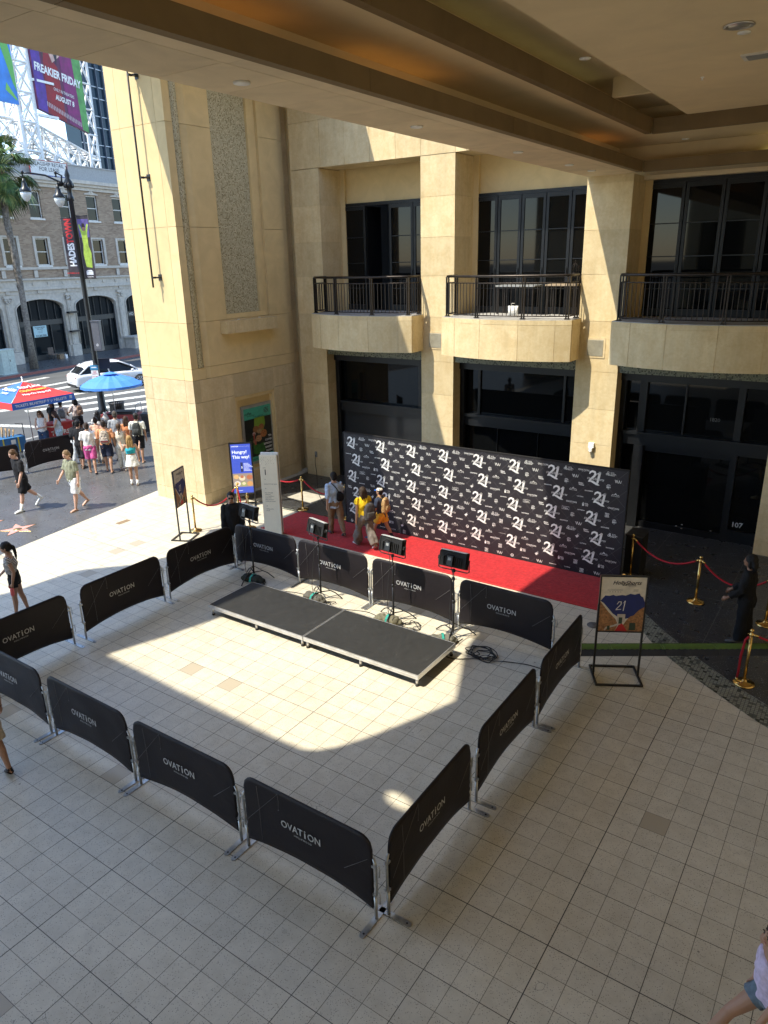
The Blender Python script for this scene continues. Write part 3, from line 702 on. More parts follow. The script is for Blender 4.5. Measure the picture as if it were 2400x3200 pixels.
for y in (0.62, 3.92, 7.2, 9.6, 10.9, -2.7, -6.0):
    b = MB(); b.lathe([(.085,0),(.085,-.018),(.07,-.022)], 18, (-3.92, y, 8.29)); cl(b, 'downlight', M['white'], beam)
for x, y in ((-1.2,2.0),(.6,1.4),(-1.1,7.4),(1.4,4.0)):
    b = MB(); b.lathe([(.03,0),(.03,-.006),(.012,-.01),(.012,-.035),(.02,-.04)], 10, (x, y, 9.05)); cl(b, 'sprinkler', M['white'])
for x, y, z_ in ((-2.1,5.2,9.05),(-.2,5.28,9.05),(-2.35,12.0,8.85)):
    b = MB(); b.lathe([(.075,0),(.075,-.015)], 16, (x, y, z_)); cl(b, 'smoke_detector', M['white'])
b = MB(); b.lathe([(.16,0),(.17,-.012),(.13,-.014),(.11,.0)], 24, (-.2, 4.95, 9.05)); b.lathe([(.12,-.005),(.11,-.02)], 20, (-.2,4.95,9.06)); cl(b, 'recessed_lamp', M['alu'])
b = MB(); b.lathe([(.14,0),(.14,-.01)], 20, (-2.3, 9.0, 9.40)); cl(b, 'recessed_lamp', M['alu'])
b = MB(); b.bb(-.42, .25, 6.38, 6.72, 9.03, 9.05); vf = cl(b, 'vent_frame', M['offwhite']); b = MB(); b.bb(-.36,.19,6.43,6.67,9.02,9.029); cl(b, 'vent_grille', M['grey'], vf)
# hidden glow strips added to tint the coves, standing in for coloured reflections
for (x0,x1,y0,y1,z_,c,s_) in ((-3.80,-3.76,2.2,4.0,8.50,(1.0,.50,.12),.55),(-3.80,-3.76,10.0,11.2,8.50,(1.0,.42,.1),.5),(-3.80,-3.76,-1.2,1.0,8.50,(1.0,.45,.1),.5),(-.9,3.5,12.42,12.46,8.5,(.85,.8,.3),.7),(-3.05,-3.01,3.0,8.2,9.2,(.75,.75,.35),.16),(-1.0,4.0,11.1,11.14,9.2,(1.0,.5,.15),.8)):
    b = MB(); b.bb(x0,x1,y0,y1,z_,z_+.02); cl(b, 'added_cove_glow', emit(c, s_, 'added cove glow'))

# ------------------------------------------------------------------ unseen slab added to block sun, its opening cut to the sun patch (z = 12), seen only through its shade
roof = thing('sun_blocker_roof', 'unseen roof slab added to shape the sunlit patch on the court floor', 'roof', (0, 0, 12))
def gnd(pp, z_=12.0): return [(x - z_*SX, y - z_*SY) for x, y in pp]
outer = [(-13.68,-6),(-13.3,0.3),(-12.9,1.9),(-12.75,3.1),(-11.95,3.95),(-11.5,5.0),(-11.25,6.5),(-11.12,8.8),(-11.1,18.4)]
inner = [(-7.6,18.4),(-7.72,12),(-7.76,9.5),(-7.7,8.0),(-7.75,6.5),(-7.95,5.2),(-8.14,4.16),(-8.27,3.08),(-8.56,2.07),(-8.94,1.0)]
east = [(-6.45,.9),(-4.79,.85),(-4.25,.86),(-4.05,.95),(-3.84,1.18),(-3.48,1.81),(-3.15,2.56),(-2.88,3.26),(-3.05,3.7),(-3.35,4.4),(-3.52,4.95),(-3.62,6.0),(-3.66,7.3),(-3.6,8.2),(-3.5,9.0),(-3.2,10.3),(-2.9,11.5),(-2.6,12.6),(-2.2,13.5),(-1.8,14.5),(-1.5,18.4),(11,18.4)]
hole = [(-2.45+.25*math.cos(a)*1.1, .82+.2*math.sin(a)) for a in np.linspace(0.2, 0.2-2*math.pi, 14)]  # hole added so sun throws the small oval spot on the tiles
poly = outer + inner + east + [(11,-9.6),(-13.7,-9.6)]
from mathutils.geometry import tessellate_polygon
po, ho = gnd(poly), gnd(hole); tri = tessellate_polygon([[Vector((x, y, 0)) for x, y in po], [Vector((x, y, 0)) for x, y in ho]]); al = po + ho; n_ = len(al); b = MB()
b.add([(x, y, 0) for x, y in al] + [(x, y, .35) for x, y in al], [tuple(q) for q in tri] + [tuple(i + n_ for i in q) for q in tri] + [(i, (i+1) % len(po), (i+1) % len(po) + n_, i + n_) for i in range(len(po))]); b.build('sun_blocker_slab', M['ceil'], roof)
# ------------------------------------------------------------------ building behind the viewer, with added light-blocking walls
bk = thing('rear_building', 'rear wing of the shopping building behind the viewer', 'building', (0, -14, 0))
b = MB()
for x0 in [-13.3+4.45*i for i in range(9)]: b.bb(x0, x0+1.03, -36, -35.0, 0, 24)
b.bb(-13.3, 26, -36, -35.05, 3.9, 5.2); b.bb(-13.3, 26, -36, -35.05, 9.1, 11); b.bb(-13.3, 26, -36, -35.05, 14, 24); b.bb(-15.7,-13.62,-14,-9.5,0,12.5); b.build('wall', M['stone'], bk, M=Matrix.Translation((0,14,0)))
b = MB(); b.bb(-13.3, 26, -36, -35.6, 0, 14.2); b.build('shop_glass', M['glass'], bk, M=Matrix.Translation((0,14,0)))
b = MB(); b.bb(12, 12.5, -9, 14, 0, 12); b.bb(26.6, 27.2, -36, -4, 0, 24); b.build('light_block_wall', M['stone_dk'], bk, M=Matrix.Translation((0,14,0)))  # unseen walls added to darken the right side and window reflections
b = MB(); b.bb(-6.0, 10, -13.0, -5.25, 4.55, 4.98); b.build('viewing_deck', M['concrete'], bk, M=Matrix.Translation((0,14,0)))
# ------------------------------------------------------------------ crowd barriers
def barrier_mesh(seed=0):
    """local: X along the 1.9 m length, centre at origin, feet along Y"""
    parts = {}
    W, TOP = 0.905, 1.055
    nx, nz = 30, 16; vs = []; fs = []
    def edge_top(x):
        r_ = 0.155; d = abs(x) - (W - r_)
        return TOP if d <= 0 else TOP - r_ + math.sqrt(max(r_*r_ - d*d, 0))
    def edge_bot(x): return 0.135 + 0.09*(1-(abs(x)/W)**2.0)
    for side in (-1, 1):
        for i in range(nx+1):
            s_ = -1 + 2*i/nx; x = W*math.copysign(1-(1-abs(s_))**1.35, s_) if abs(s_) > 0 else 0
            zt, zb = edge_top(x), edge_bot(x)
            for j in range(nz+1):
                f = j/nz; z_ = zb + (zt-zb)*f
                puck = (0.010+.004*(seed % 2))*math.exp(-((abs(x)-W)/0.22)**2)*math.sin(14*f*math.pi)*(1-f)**1.5
                y = side*0.013 + puck + (0.006+.003*seed)*mnoise.noise(Vector((x*2.3+seed*9, z_*3, 1.7))) + .004*math.sin((x*.8+z_*.6)*(14+3*seed)+seed)*max(0, abs(x)-.35) + 0.012*math.exp(-((f)/.15)**2)*(1-(x/W)**2)
                if j == nz: y = side*0.010
                vs.append((x, y, z_))
    n1 = (nx+1)*(nz+1)
    for s in (0, 1):
        for i in range(nx):
            for j in range(nz):
                a = s*n1 + i*(nz+1)+j; fs.append((a, a+nz+1, a+nz+2, a+1) if s == 0 else (a+1, a+nz+2, a+nz+1, a))
    for i in range(nx):
        a = i*(nz+1); fs.append((a, a+n1, a+n1+nz+1, a+nz+1)); a += nz; fs.append((a, a+nz+1, a+n1+nz+1, a+n1))
    for j in range(nz):
        fs.append((j, j+1, j+1+n1, j+n1)); a = nx*(nz+1)+j; fs.append((a, a+n1, a+1+n1, a+1))
    b = MB(); b.add(vs, fs, 0, True)
    return b
FAB = NT('printed barrier fabric'); _P = FAB.pos(True); FAB.set(FAB.scale((0.015,0.012,0.014), FAB.math('MULTIPLY_ADD', FAB.noise(_P, 3, 3), 0.5, 0.75)), 0.5, 0, 0.2); FAB.bump(FAB.noise(_P, 9, 3, 0.5, 2.0), 0.10, 0.02)
M['print'] = plain((0.42,0.42,0.42), 0.6, 0, 0.3, 0.05); M['thread'] = plain((0.13,0.125,0.13), 0.7)
_fabs = [barrier_mesh(s).mesh('barrier_cover', FAB.m) for s in range(4)]; _fab_me = _fabs[0]; _bc = [0]; _jit = random.Random(77)
def make_barrier(label, group, loc, rz):
    t = thing('crowd_barrier', label, 'barrier', loc, rz, group)
    c = link('fabric_cover', _fab_me, t)
    for side, flip in ((-1, False), (1, True)):
        b = MB(); y = side*0.030
        # stylised capitals with a taller, dotted small i
        put_text(b, 'OVAT', 0.015 if flip else -0.015, 0.655, 0.132, y, flip, 0.012, align='RIGHT', sx=0.90)
        put_text(b, 'i', 0 if flip else 0.0, 0.660, 0.155, y, flip, 0.02, align='LEFT', sx=1.0)
        put_text(b, 'ON', -0.05 if flip else 0.05, 0.655, 0.132, y, flip, 0.012, align='LEFT', sx=0.90)
        put_text(b, 'HOLLYWOOD', 0.02 if flip else -0.02, 0.570, 0.034, y, flip, 0.008, cw=1.25)
        b.build('printed_name', M['print'], c, fix=False)
    b = MB()
    rnd = random.Random(sum(map(ord, label)) % 1000)
    for side in (-1, 1):
        y = side*0.027
        a = -side*(-0.36); b.tube([(a*1.0, y, 1.04), (a+.01, y, .93), (a, y, .82)], 0.0022, 4)
        b.ell((a, y, .815), (.008,.004,.008), nu=6, nv=4)
        e = side*0.68; b.tube([(e, y, 1.0), (e+.02, y, .7), (e-.02*side, y, .25)], 0.0024, 4)
        b.tube([(-side*0.86, y, .78), (-side*.55, y, .5)], 0.0022, 4); b.tube([(side*0.36, y, 1.03), (side*.87, y, .45)], 0.0022, 4)
    b.split('loose_thread', M['thread'], c)
    b = MB()
    for s in (-1, 1):
        b.tube([(s*.93, 0, .008), (s*.93, 0, .30)], 0.019, 10); b.tube([(s*.918,0,.28),(s*.945,0,.34),(s*.945,0,.72),(s*.915,0,.80)], 0.015, 8)
        for z_ in (.33, .70): b.box((s*.925, 0, z_), (.05, .035, .03))
    fr = b.split('frame_post', M['galv'], t, key=lambda c: c.x > 0)[0]
    b = MB()
    for z_ in (.36, .72):
        b.tube([(.94,0,z_),(.985,0,z_+.015),(.99,0,z_-.03),(.985,0,z_-.13)], 0.007, 6); b.tube([(-.94,0,z_),(-.97,.02,z_),(-.985,0,z_),(-.97,-.02,z_),(-.94,0,z_)], 0.006, 6)
    b.split('hook', M['galv'], t)
    for s in (-1, 1):
        b = MB(); L = .25; w = .033; pts = []
        for k in range(7): a = -math.pi/2 + math.pi*k/6; pts.append((s*.93 + w*math.cos(a+math.pi/2), L + w*math.sin(a+math.pi/2)))
        for k in range(7): a = math.pi/2 + math.pi*k/6; pts.append((s*.93 + w*math.cos(a+math.pi/2), -L + w*math.sin(a+math.pi/2)))
        b.prism(pts, 0.002, 0.010)
        for q in (-1, 1): b.lathe([(.012,.010),(.012,.0115)], 10, (s*.93, q*(L-.02), 0), mi=1)
        b.build('foot_plate', [M['galv'], M['black']], t)
    return t
def copy_barrier(src, label, loc, rz, group='black fabric crowd barriers round the stage'):
    _bc[0] += 1; c = dup(src, loc, rz + R(_jit.uniform(-.9,.9)), label, group)
    for ch in c.children:
        if ch.name.startswith('fabric_cover'): ch.data = _fabs[_bc[0] % 4]
    return c
grp = 'black fabric crowd barriers round the stage'
b0 = make_barrier('black crowd barrier at the front corner, nearest the viewer', grp, (-2.565, -0.69, 0), 0)
for x, l in ((-4.555, 'black barrier in the front row, second from the near corner'), (-6.525, 'black barrier in the front row, third from the near corner'), (-8.50, 'black barrier in the front row cut by the left edge of the photo')):
    copy_barrier(b0, l, (x, -0.69, 0), 0)
for y, l in ((0.36, 'black barrier in the right row, nearest the viewer'), (2.38, 'black barrier in the middle of the right row'), (4.33, 'black barrier at the far end of the right row, beside the poster stand')):
    copy_barrier(b0, l, (-1.565, y, 0), R(90) + (R(1) if y > 1 else 0))
for y, l in ((0.17, 'black barrier in the left row, nearest the viewer'), (2.27, 'black barrier in the middle of the left row'), (4.28, 'black barrier at the far end of the left row, in front of the guard')):
    copy_barrier(b0, l, (-9.69, y, 0), R(90))
for x, l in ((-8.80, 'black barrier in the back row beside the guard, half in shade'), (-6.92, 'sunlit barrier in the back row behind the second lamp'), (-4.98, 'sunlit barrier in the back row behind the third lamp'), (-3.02, 'black barrier at the right end of the back row, mostly in shade')):
    copy_barrier(b0, l, (x, 5.34, 0), 0)
g2 = 'black fabric barriers by the road'
copy_barrier(b0, 'black barrier by the road at the left edge, behind the boy in black', (-21.95, 6.28, 0), R(80), g2)
copy_barrier(b0, 'black barrier by the road behind the man in white shorts', (-21.62, 8.26, 0), R(82), g2)

# ------------------------------------------------------------------ low stage of two decks
def m_stage():
    t = NT('scuffed black stage top'); P = t.pos(True); n1 = t.noise(P, 1.3, 5, 0.6, 1.2); n2 = t.noise(P, 8, 5, 0.7)
    rg = t.n('ShaderNodeTexWave', wave_type='RINGS', rings_direction='Z'); mp = t.n('ShaderNodeMapping'); t.t.links.new(P, mp.inputs[0]); mp.inputs['Location'].default_value = (.5,-.15,0); mp.inputs['Scale'].default_value = (1,1.5,1)
    t.t.links.new(mp.outputs[0], rg.inputs['Vector']); rg.inputs['Scale'].default_value = 2.2; rg.inputs['Distortion'].default_value = 3; rg.inputs['Detail'].default_value = 2
    swirl = t.math('MULTIPLY', t.step(rg.outputs['Fac'], .6, .95), t.step(n1, .45, .62))
    col = t.scale((0.024,0.024,0.023), t.math('MULTIPLY_ADD', n1, 0.9, 0.55)); col = t.scale(col, t.math('MULTIPLY_ADD', n2, 0.6, 0.7))
    col = t.mix(t.math('MULTIPLY', swirl, 0.35), col, (0.012,0.012,0.012))
    sc_ = t.math('MULTIPLY', t.math('GREATER_THAN', t.noise(P, 22, 2), 0.73), t.math('GREATER_THAN', n1, 0.5))
    col = t.mix(t.math('MULTIPLY', sc_, .3), col, (0.2,0.2,0.19))
    t.set(col, t.math('MULTIPLY_ADD', n2, 0.25, 0.42), 0, 0.4); return t.m
M['stage'] = m_stage()
def make_deck(label, loc):
    t = thing('stage_deck', label, 'stage', loc, 0, 'stage decks inside the barriers'); L, D, Hh = 2.43, 1.25, 0.235
    b = MB(); b.box((0,0,Hh-.012), (L-.012, D-.012, .022)); b.build('deck_top', M['stage'], t)
    b = MB()
    for s in (-1, 1):
        b.box((0, s*(D/2-.012), Hh-.045), (L, .024, .075)); b.box((s*(L/2-.012), 0, Hh-.045), (.024, D-.05, .075)); b.box((0, s*(D/2+.001), Hh-.03), (L-.01,.006,.012)); b.box((0, s*(D/2-.006), Hh-.001), (L, .012, .006)); b.box((s*(L/2-.006),0,Hh-.001), (.012,D-.03,.006))
    b.build('edge_rail', M['alu'], t)
    for x in (-1.16, 0.02, 1.16):
        for y in (-.57, .57):
            b = MB(); b.tube([(x,y,.03),(x,y,Hh-.08)], .024, 10); lg = b.build('leg', M['alu'], t); b = MB(); b.lathe([(.03,0),(.03,.035)], 10, (x,y,0)); b.build('rubber_foot', M['rubber'], lg)
    return t
d0 = make_deck('left half of the low black stage, partly in shade at its left end', (-7.20, 3.87, 0)); dup(d0, (-4.755, 3.87, 0), 0, 'right half of the low black stage, wholly sunlit with swirl marks')

# ------------------------------------------------------------------ lamps on stands, sandbags, cables
def make_lamp(label, loc, rz, hrot):
    t = thing('stage_light', label, 'lamp', loc, rz, 'panel lamps on stands behind the stage')
    b = MB(); b.tube([(0,0,.12),(0,0,.75)], .019, 10); b.tube([(0,0,.72),(0,0,1.22)], .015, 10); b.tube([(0,0,1.18),(0,0,1.36)], .011, 8)
    for z_ in (.74, 1.19): b.lathe([(.026,0),(.026,.05)], 10, (0,0,z_-.02)); b.tube([(.02,0,z_),(.06,.0,z_+.01)], .007, 6)
    po = b.build('pole', M['black'], t)
    for k in range(3):
        a = R(35+120*k); c, s = math.cos(a), math.sin(a)
        b = MB(); b.tube([(.02*c,.02*s,.16),(.20*c,.20*s,.19),(.30*c,.30*s,.14),(.44*c,.44*s,.012)], .012, 8); b.tube([(.02*c,.02*s,.30),(.20*c,.20*s,.19)], .008, 6); b.build('leg', M['black'], t)
    yk = MB(); yk.tube([(-.30,0,.22),(-.30,0,.0),(-.26,0,-.02),(.26,0,-.02),(.30,0,.0),(.30,0,.22)], .011, 8); yk.lathe([(.03,-.05),(.03,.0)], 12)
    hm = Matrix.Translation((0,0,1.38)) @ Matrix.Rotation(hrot, 4, 'Z')
    yo = yk.build('yoke', M['black'], t, M=hm)
    tilt = Matrix.Translation((0,0,.19)) @ Matrix.Rotation(R(-14), 4, 'X')
    b = MB(); b.box((0,.03,0),(.54,.05,.30)); b.box((0,-.02,0),(.50,.06,.26)); 
    for k in range(9): b.box((-.17+k*.043,-.055,-.03),(.012,.03,.17))
    for s in (-1,1): b.box((s*.25,-.035,0),(.02,.05,.26)); b.lathe([(.035,0),(.035,.02)], 12, (s*.285,.0,0)) if False else b.box((s*.285,.0,0),(.03,.06,.06))
    hd = b.build('lamp_head', M['matblack'], t, M=hm @ tilt)
    b = MB(); b.box((0,.0,.151),(.50,.09,.006)); b.build('silver_top', plain((.6,.6,.6),.4,.3), hd, M=hm @ tilt)
    b = MB(); b.box((0,.057,0),(.50,.006,.26)); b.build('diffuser', M['white'], hd, M=hm @ tilt)
    b = MB(); b.box((-.03,-.09,-.02),(.11,.05,.17)); cb = b.build('control_box', M['black'], hd, M=hm @ tilt)
    b = MB(); b.box((-.03,-.117,.015),(.06,.004,.05)); b.build('screen', M['grey'], cb, M=hm @ tilt)
    b = MB(); b.tube([(-.05,-.1,-.1),(-.14,-.12,-.10),(-.18,-.10,.02),(-.08,-.1,.12),(.04,-.09,.10)], .006, 6); b.tube([(0,-.10,-.1),(.05,-.1,-.22),(.02,-.02,-.4),(.025,.02,-.9),(.06,.03,-1.2),(.12,.05,-1.36)], .006, 6); b.build('power_cable', M['rubber'], hd, M=hm @ tilt)
    return t
l0 = make_lamp('panel lamp on a stand beside the tall directory sign, leftmost of the four', (-8.88, 5.0, 0), 0, R(-8))
for x, l, rz in ((-6.98, 'panel lamp on a stand, second from the left, by the blue shirt', R(-5)), (-5.18, 'panel lamp on a stand, third from the left, over the middle of the carpet', R(4)), (-3.87, 'dark panel lamp on a stand, rightmost of the four, beside the cable heap', R(10))):
    dup(l0, (x, 5.0, 0), rz, l)
def make_bag(label, loc, rz, col):
    t = thing('sandbag', label, 'sandbag', loc, rz, 'sandbags on the lamp stands')
    b = MB()
    for s in (-1,1): b.ell((s*.12,0,.085),(.13,.13,.085)); b.ell((s*.21,.02,.05),(.09,.10,.05))
    b.ell((0,0,.10),(.08,.12,.06)); o = remesh(b, 'bag', cloth(col, 'canvas'), .012, 3, t, .02, .06)
    b = MB(); b.tube([(.02,-.13,.07),(.03,-.08,.172),(.03,.06,.178),(.02,.13,.08)], (.003), 6); 
    b2 = MB(); pts = [(.02,-.14,.05),(.02,-.10,.15),(.02,0,.185),(.02,.10,.16),(.02,.14,.06)]
    for s0,s1 in zip(pts[:-1],pts[1:]): b2.add([(s0[0]-.022,s0[1],s0[2]),(s0[0]+.022,s0[1],s0[2]),(s1[0]+.022,s1[1],s1[2]),(s1[0]-.022,s1[1],s1[2])],[(0,1,2,3)])
    b2.build('strap', plain((.02,.28,.22), .6), t); return t
make_bag('dark sandbag in the shade at the back left corner of the stage', (-8.80,4.86,0), R(10), (.03,.035,.03)); make_bag('grey sandbag with a green strap at the second lamp', (-7.05,4.84,0), R(-5), (.10,.095,.08))
make_bag('olive sandbag with a green strap at the third lamp', (-5.22,4.83,0), R(12), (.14,.13,.09)); make_bag('sunlit sandbag with a pale green strap at the rightmost lamp', (-3.95,4.72,0), R(35), (.13,.125,.10))
def cable(label, pts, r_=.007, n=10, seed=1, mat=None, name='power_cable'):
    P = [Vector(p) for p in pts]; out = []
    for i in range(len(P)-1):
        p0, p1, p2, p3 = P[max(i-1,0)], P[i], P[i+1], P[min(i+2,len(P)-1)]
        for k in range(n):
            s = k/n; out.append(0.5*((2*p1)+(-p0+p2)*s+(2*p0-5*p1+4*p2-p3)*s*s+(-p0+3*p1-3*p2+p3)*s**3))
    out.append(P[-1]); b = MB(); o0 = P[0].copy(); b.tube([p-o0 for p in out], r_, 6); o = b.build(name, mat or M['rubber']); o.location = o0; return tag(o, label, 'cable')
def coil(cx, cy, r_, n, seed, wob=.5):
    rn = random.Random(seed); L = []
    for k in range(n*8):
        a = k*math.pi/4; q = r_*(0.55 + wob*rn.random()); L.append((cx + q*math.cos(a) + .08*rn.uniform(-1,1), cy + .8*q*math.sin(a) + .05*rn.uniform(-1,1), .012 + .035*rn.random()))
    return L
cable('black cable in a big tangled heap beside the rightmost lamp, trailing to the right barrier', [(-3.7,5.05,.01),(-3.75,4.5,.01),(-3.5,4.35,.01)] + coil(-3.15,4.75,.30,4,3) + coil(-3.1,4.72,.18,2,5) + [(-2.7,4.72,.02),(-2.3,4.85,.01),(-1.9,4.82,.01),(-1.72,4.75,.01)], .008, 5)
cable('black cable looping on the floor between the third and rightmost lamps', coil(-4.78,4.95,.22,3,8) + [(-4.4,4.8,.01),(-4.1,4.95,.01),(-3.9,4.95,.01)], .007, 5)
cable('black cable coiled at the foot of the second lamp and running right', coil(-6.78,4.85,.16,4,11) + [(-6.3,4.85,.01),(-5.8,5.0,.01),(-5.4,4.9,.01)], .007, 5)
cable('black cable with one round loop behind the left half of the stage', [(-8.1,4.7,.01),(-7.95,4.82,.01),(-7.75,4.75,.01),(-7.8,4.65,.01),(-7.95,4.72,.012),(-7.85,4.85,.01),(-7.5,4.95,.01),(-7.15,4.95,.01)], .007, 6)
cable('small dark cable coil at the foot of the leftmost lamp', coil(-8.6,4.85,.10,4,15), .007, 5)
cable('black cord hanging from the wall outlet down behind the man in the blue shirt', [(-12.88,12.05,.70),(-12.86,12.0,.45),(-12.7,11.85,.2),(-12.4,11.5,.02),(-11.8,10.8,.015),(-11.2,10.2,.015),(-10.4,9.6,.015),(-9.6,9.3,.015)], .009, 6)

# ------------------------------------------------------------------ carpet, backdrop
b = MB(); nx, ny = 60, 12; vs = []; fs = []
for i in range(nx+1):
    for j in range(ny+1):
        x = -11.0 + 9.08*i/nx; y = 7.45 + 1.58*j/ny; e = 0.002 if i in (0,nx) or j in (0,ny) else .012 + .004*mnoise.noise(Vector((x*1.2,y*1.5,0)))
        vs.append((x + (.008*mnoise.noise(Vector((x,y*3,3)))), y + (.01*mnoise.noise(Vector((x*1.5,7,3))) if j in (0,) else 0), .004+e))
for i in range(nx):
    for j in range(ny): a = i*(ny+1)+j; fs.append((a,a+ny+1,a+ny+2,a+1))
b.add(vs, fs, 0, True); carpet = tag(b.build('red_carpet', M['carpet']), 'long red carpet in front of the black printed backdrop', 'carpet')
b = MB(); b.bb(-11.0,-1.92,7.445,7.475,.0045,.022); b.build('hem', plain((.45,.03,.03),.8), carpet)
bd = thing('press_backdrop', 'wide black backdrop printed with rows of white logos behind the carpet', 'backdrop', (-5.68, 9.02, 0))
BM = Matrix.Translation((5.68, -9.02, 0)); BW0, BW1, BZ = -9.33, -2.06, 2.44
t_ = NT('backdrop fabric'); P_ = t_.pos(); x_, y_, z_ = t_._sep(P_)
dg1 = t_.math('LESS_THAN', t_.math('PINGPONG', t_.math('ADD', x_, z_), 0.10*2.05), 0.0028); dg2 = t_.math('LESS_THAN', t_.math('PINGPONG', t_.math('SUBTRACT', x_, z_), 0.205), 0.0028)
cc = t_.mix(t_.math('MULTIPLY', t_.math('MAXIMUM', dg1, dg2), t_.math('GREATER_THAN', t_.noise(P_, 2, 2), .42)), (0.022,0.021,0.026), (0.11,0.105,0.11))
t_.set(cc, t_.math('MULTIPLY_ADD', t_.noise(P_, 3, 3), .2, .42), 0, 0.3); t_.bump(t_.noise(P_, .9, 2, .4, .6), .35, .12)
b = MB(); b.bb(BW0, BW1, 9.0, 9.04, .02, BZ); pan = b.build('banner_panel', t_.m, bd, M=BM)
b = MB(); b.bb(BW0-.02,BW0-.001,8.99,9.05,0,BZ+.02); b.bb(BW1+.001,BW1+.02,8.99,9.05,0,BZ+.02); b.bb(BW0-.02,BW1+.02,8.99,9.05,BZ+.001,BZ+.03); b.bb(BW0-.02,BW1+.02,8.985,9.055,0,.018); b.build('backdrop_frame', M['matblack'], bd, M=BM)
for x in (-8.6,-6.8,-5.0,-3.2,-2.3):
    b = MB(); b.tube([(x,9.06,1.6),(x,9.55,.02)], .018, 8); b.tube([(x,9.06,.03),(x,9.58,.03)], .018, 8); b.build('rear_brace', M['black'], bd, M=BM)
W = MB(); YB = 8.996
def clip_ok(x, w): return x-w/2 > BW0 and x+w/2 < BW1
def big21(b, x, z):
    s = 1.0
    # the 2: hook, diagonal and long swoosh; the 1
    two = [(-.155,.075),(-.135,.125),(-.085,.15),(-.03,.135),(-.012,.085),(-.04,.03),(-.09,-.02),(-.14,-.075),(-.17,-.115)]
    strip(b, [(x+a, z+c+.02) for a, c in two], [.02,.045,.05,.055,.06,.05,.042,.034,.02], YB)
    strip(b, [(x-.175,z-.10),(x-.11,z-.075),(x-.04,z-.10),(x+.03,z-.135),(x+.08,z-.15),(x+.105,z-.15)], [.01,.04,.055,.05,.03,.004], YB)
    strip(b, [(x+.03,z+.115),(x+.075,z+.14),(x+.105,z+.165)], [.02,.04,.05], YB)
    strip(b, [(x+.095,z+.17),(x+.075,z+.05),(x+.05,z-.09),(x+.04,z-.13)], [.055,.055,.05,.03], YB)
    put_text(b, 'HollyShorts', x-.005, z-.012, .088, YB-.004, bold=.012, shear=.35, mi=1); put_text(b, 'HollyShorts', x-.005, z-.012, .086, YB-.006, bold=.0, shear=.35)
def lg_ovation(b, x, z): put_text(b, 'OVATiON', x, z, .056, YB, bold=.012); put_text(b, 'HOLLYWOOD', x, z-.032, .014, YB)
def lg_alta(b, x, z):
    for i, w_ in enumerate(('ALTA','GLOBAL','MEDIA')): put_text(b, w_, x-.0, z+.03-.03*i, .034, YB, bold=.01, align='LEFT')
    for a, c, r_ in ((-.05,.03,.018),(-.075,-.01,.02),(-.03,-.02,.018),(-.05,.0,.014)): strip(b, [(x+a+r_*math.cos(q), z+c+r_*math.sin(q)) for q in np.linspace(0,2*math.pi,10)], .009, YB)
def lg_an(b, x, z):
    for a0, a1 in ((-.06,-.03),(-.02,.012),(.03,.06)): strip(b, [(x+a0, z+.035),(x+a1,z-.035)], .011, YB)
    for a in (-.022,.035): strip(b, [(x+a,z+.035),(x+a-.012,z-.035)], .008, YB)
    strip(b, [(x+.085,z+.035),(x+.068,z-.03)], .006, YB)
def lg_88(b, x, z):
    for r_ in (.022,.034,.046): strip(b, [(x+r_*math.cos(q), z+.022+r_*math.sin(q)) for q in np.linspace(.25,2.9,9)], .005, YB)
    put_text(b, '88+', x+.006, z, .062, YB, bold=.012); put_text(b, 'FILMS', x, z-.038, .016, YB)
def lg_rising(b, x, z): put_text(b, 'Rising', x, z+.02, .046, YB, bold=.03, align='CENTER'); put_text(b, 'Voices', x+.012, z-.018, .046, YB, bold=.03)
def lg_crown(b, x, z):
    strip(b, [(x-.085,z-.005),(x-.055,z+.018),(x-.035,z-.002),(x-.015,z+.026),(x,z+.05),(x+.015,z+.026),(x+.035,z-.002),(x+.055,z+.018),(x+.085,z-.005)], .008, YB)
    strip(b, [(x-.02,z+.01),(x,z+.03),(x+.02,z+.01)], .01, YB); put_text(b, 'ROYAL CARIBBEAN'[:0] + 'ROYAL KATANA', x, z-.022, .024, YB, bold=.01)
def lg_txt(s_, size, bold=.02, shear=0, cw=1.0): return lambda b, x, z: put_text(b, s_, x, z, size, YB, bold=bold, shear=shear, cw=cw)
def lg_box(b, x, z):
    put_text(b, 'bitpix', x, z-.002, .05, YB, bold=.008)
    strip(b, [(x-.085,z-.034),(x-.085,z+.034),(x+.085,z+.034),(x+.085,z-.034),(x-.085,z-.034)], .006, YB)
def lg_tcl(b, x, z):
    rect(b, x-.085, x-.045, z-.04, z+.0, YB); strip(b, [(x-.065,z+.0),(x-.065,z+.045)], .016, YB); strip(b, [(x-.08,z),(x-.085,z+.02)], .01, YB); strip(b, [(x-.05,z),(x-.045,z+.02)], .01, YB)
    put_text(b, 'TCL', x+.012, z+.012, .05, YB, bold=.03); put_text(b, 'CHINESE', x+.014, z-.016, .018, YB, bold=.02); put_text(b, 'THEATRES', x+.014, z-.032, .017, YB, bold=.02)
def lg_teo(b, x, z): put_text(b, 'TEO', x, z+.022, .052, YB, bold=.03); put_text(b, 'LEO', x, z-.022, .052, YB, bold=.03); rect(b, x-.05,x+.05,z-.055,z-.049,YB)
def lg_hand(b, x, z):
    strip(b, [(x-.045,z-.01),(x-.01,z-.035),(x+.04,z-.0)], [.012,.03,.012], YB); strip(b, [(x-.03,z+.0),(x-.0,z-.005),(x+.02,z+.03)], [.012,.028,.008], YB)
    for a, c in ((.03,.04),(.045,.02),(.01,.045)): rect(b, x+a, x+a+.008, z+c, z+c+.008, YB)
    put_text(b, 'GIVE IN', x, z-.052, .014, YB)
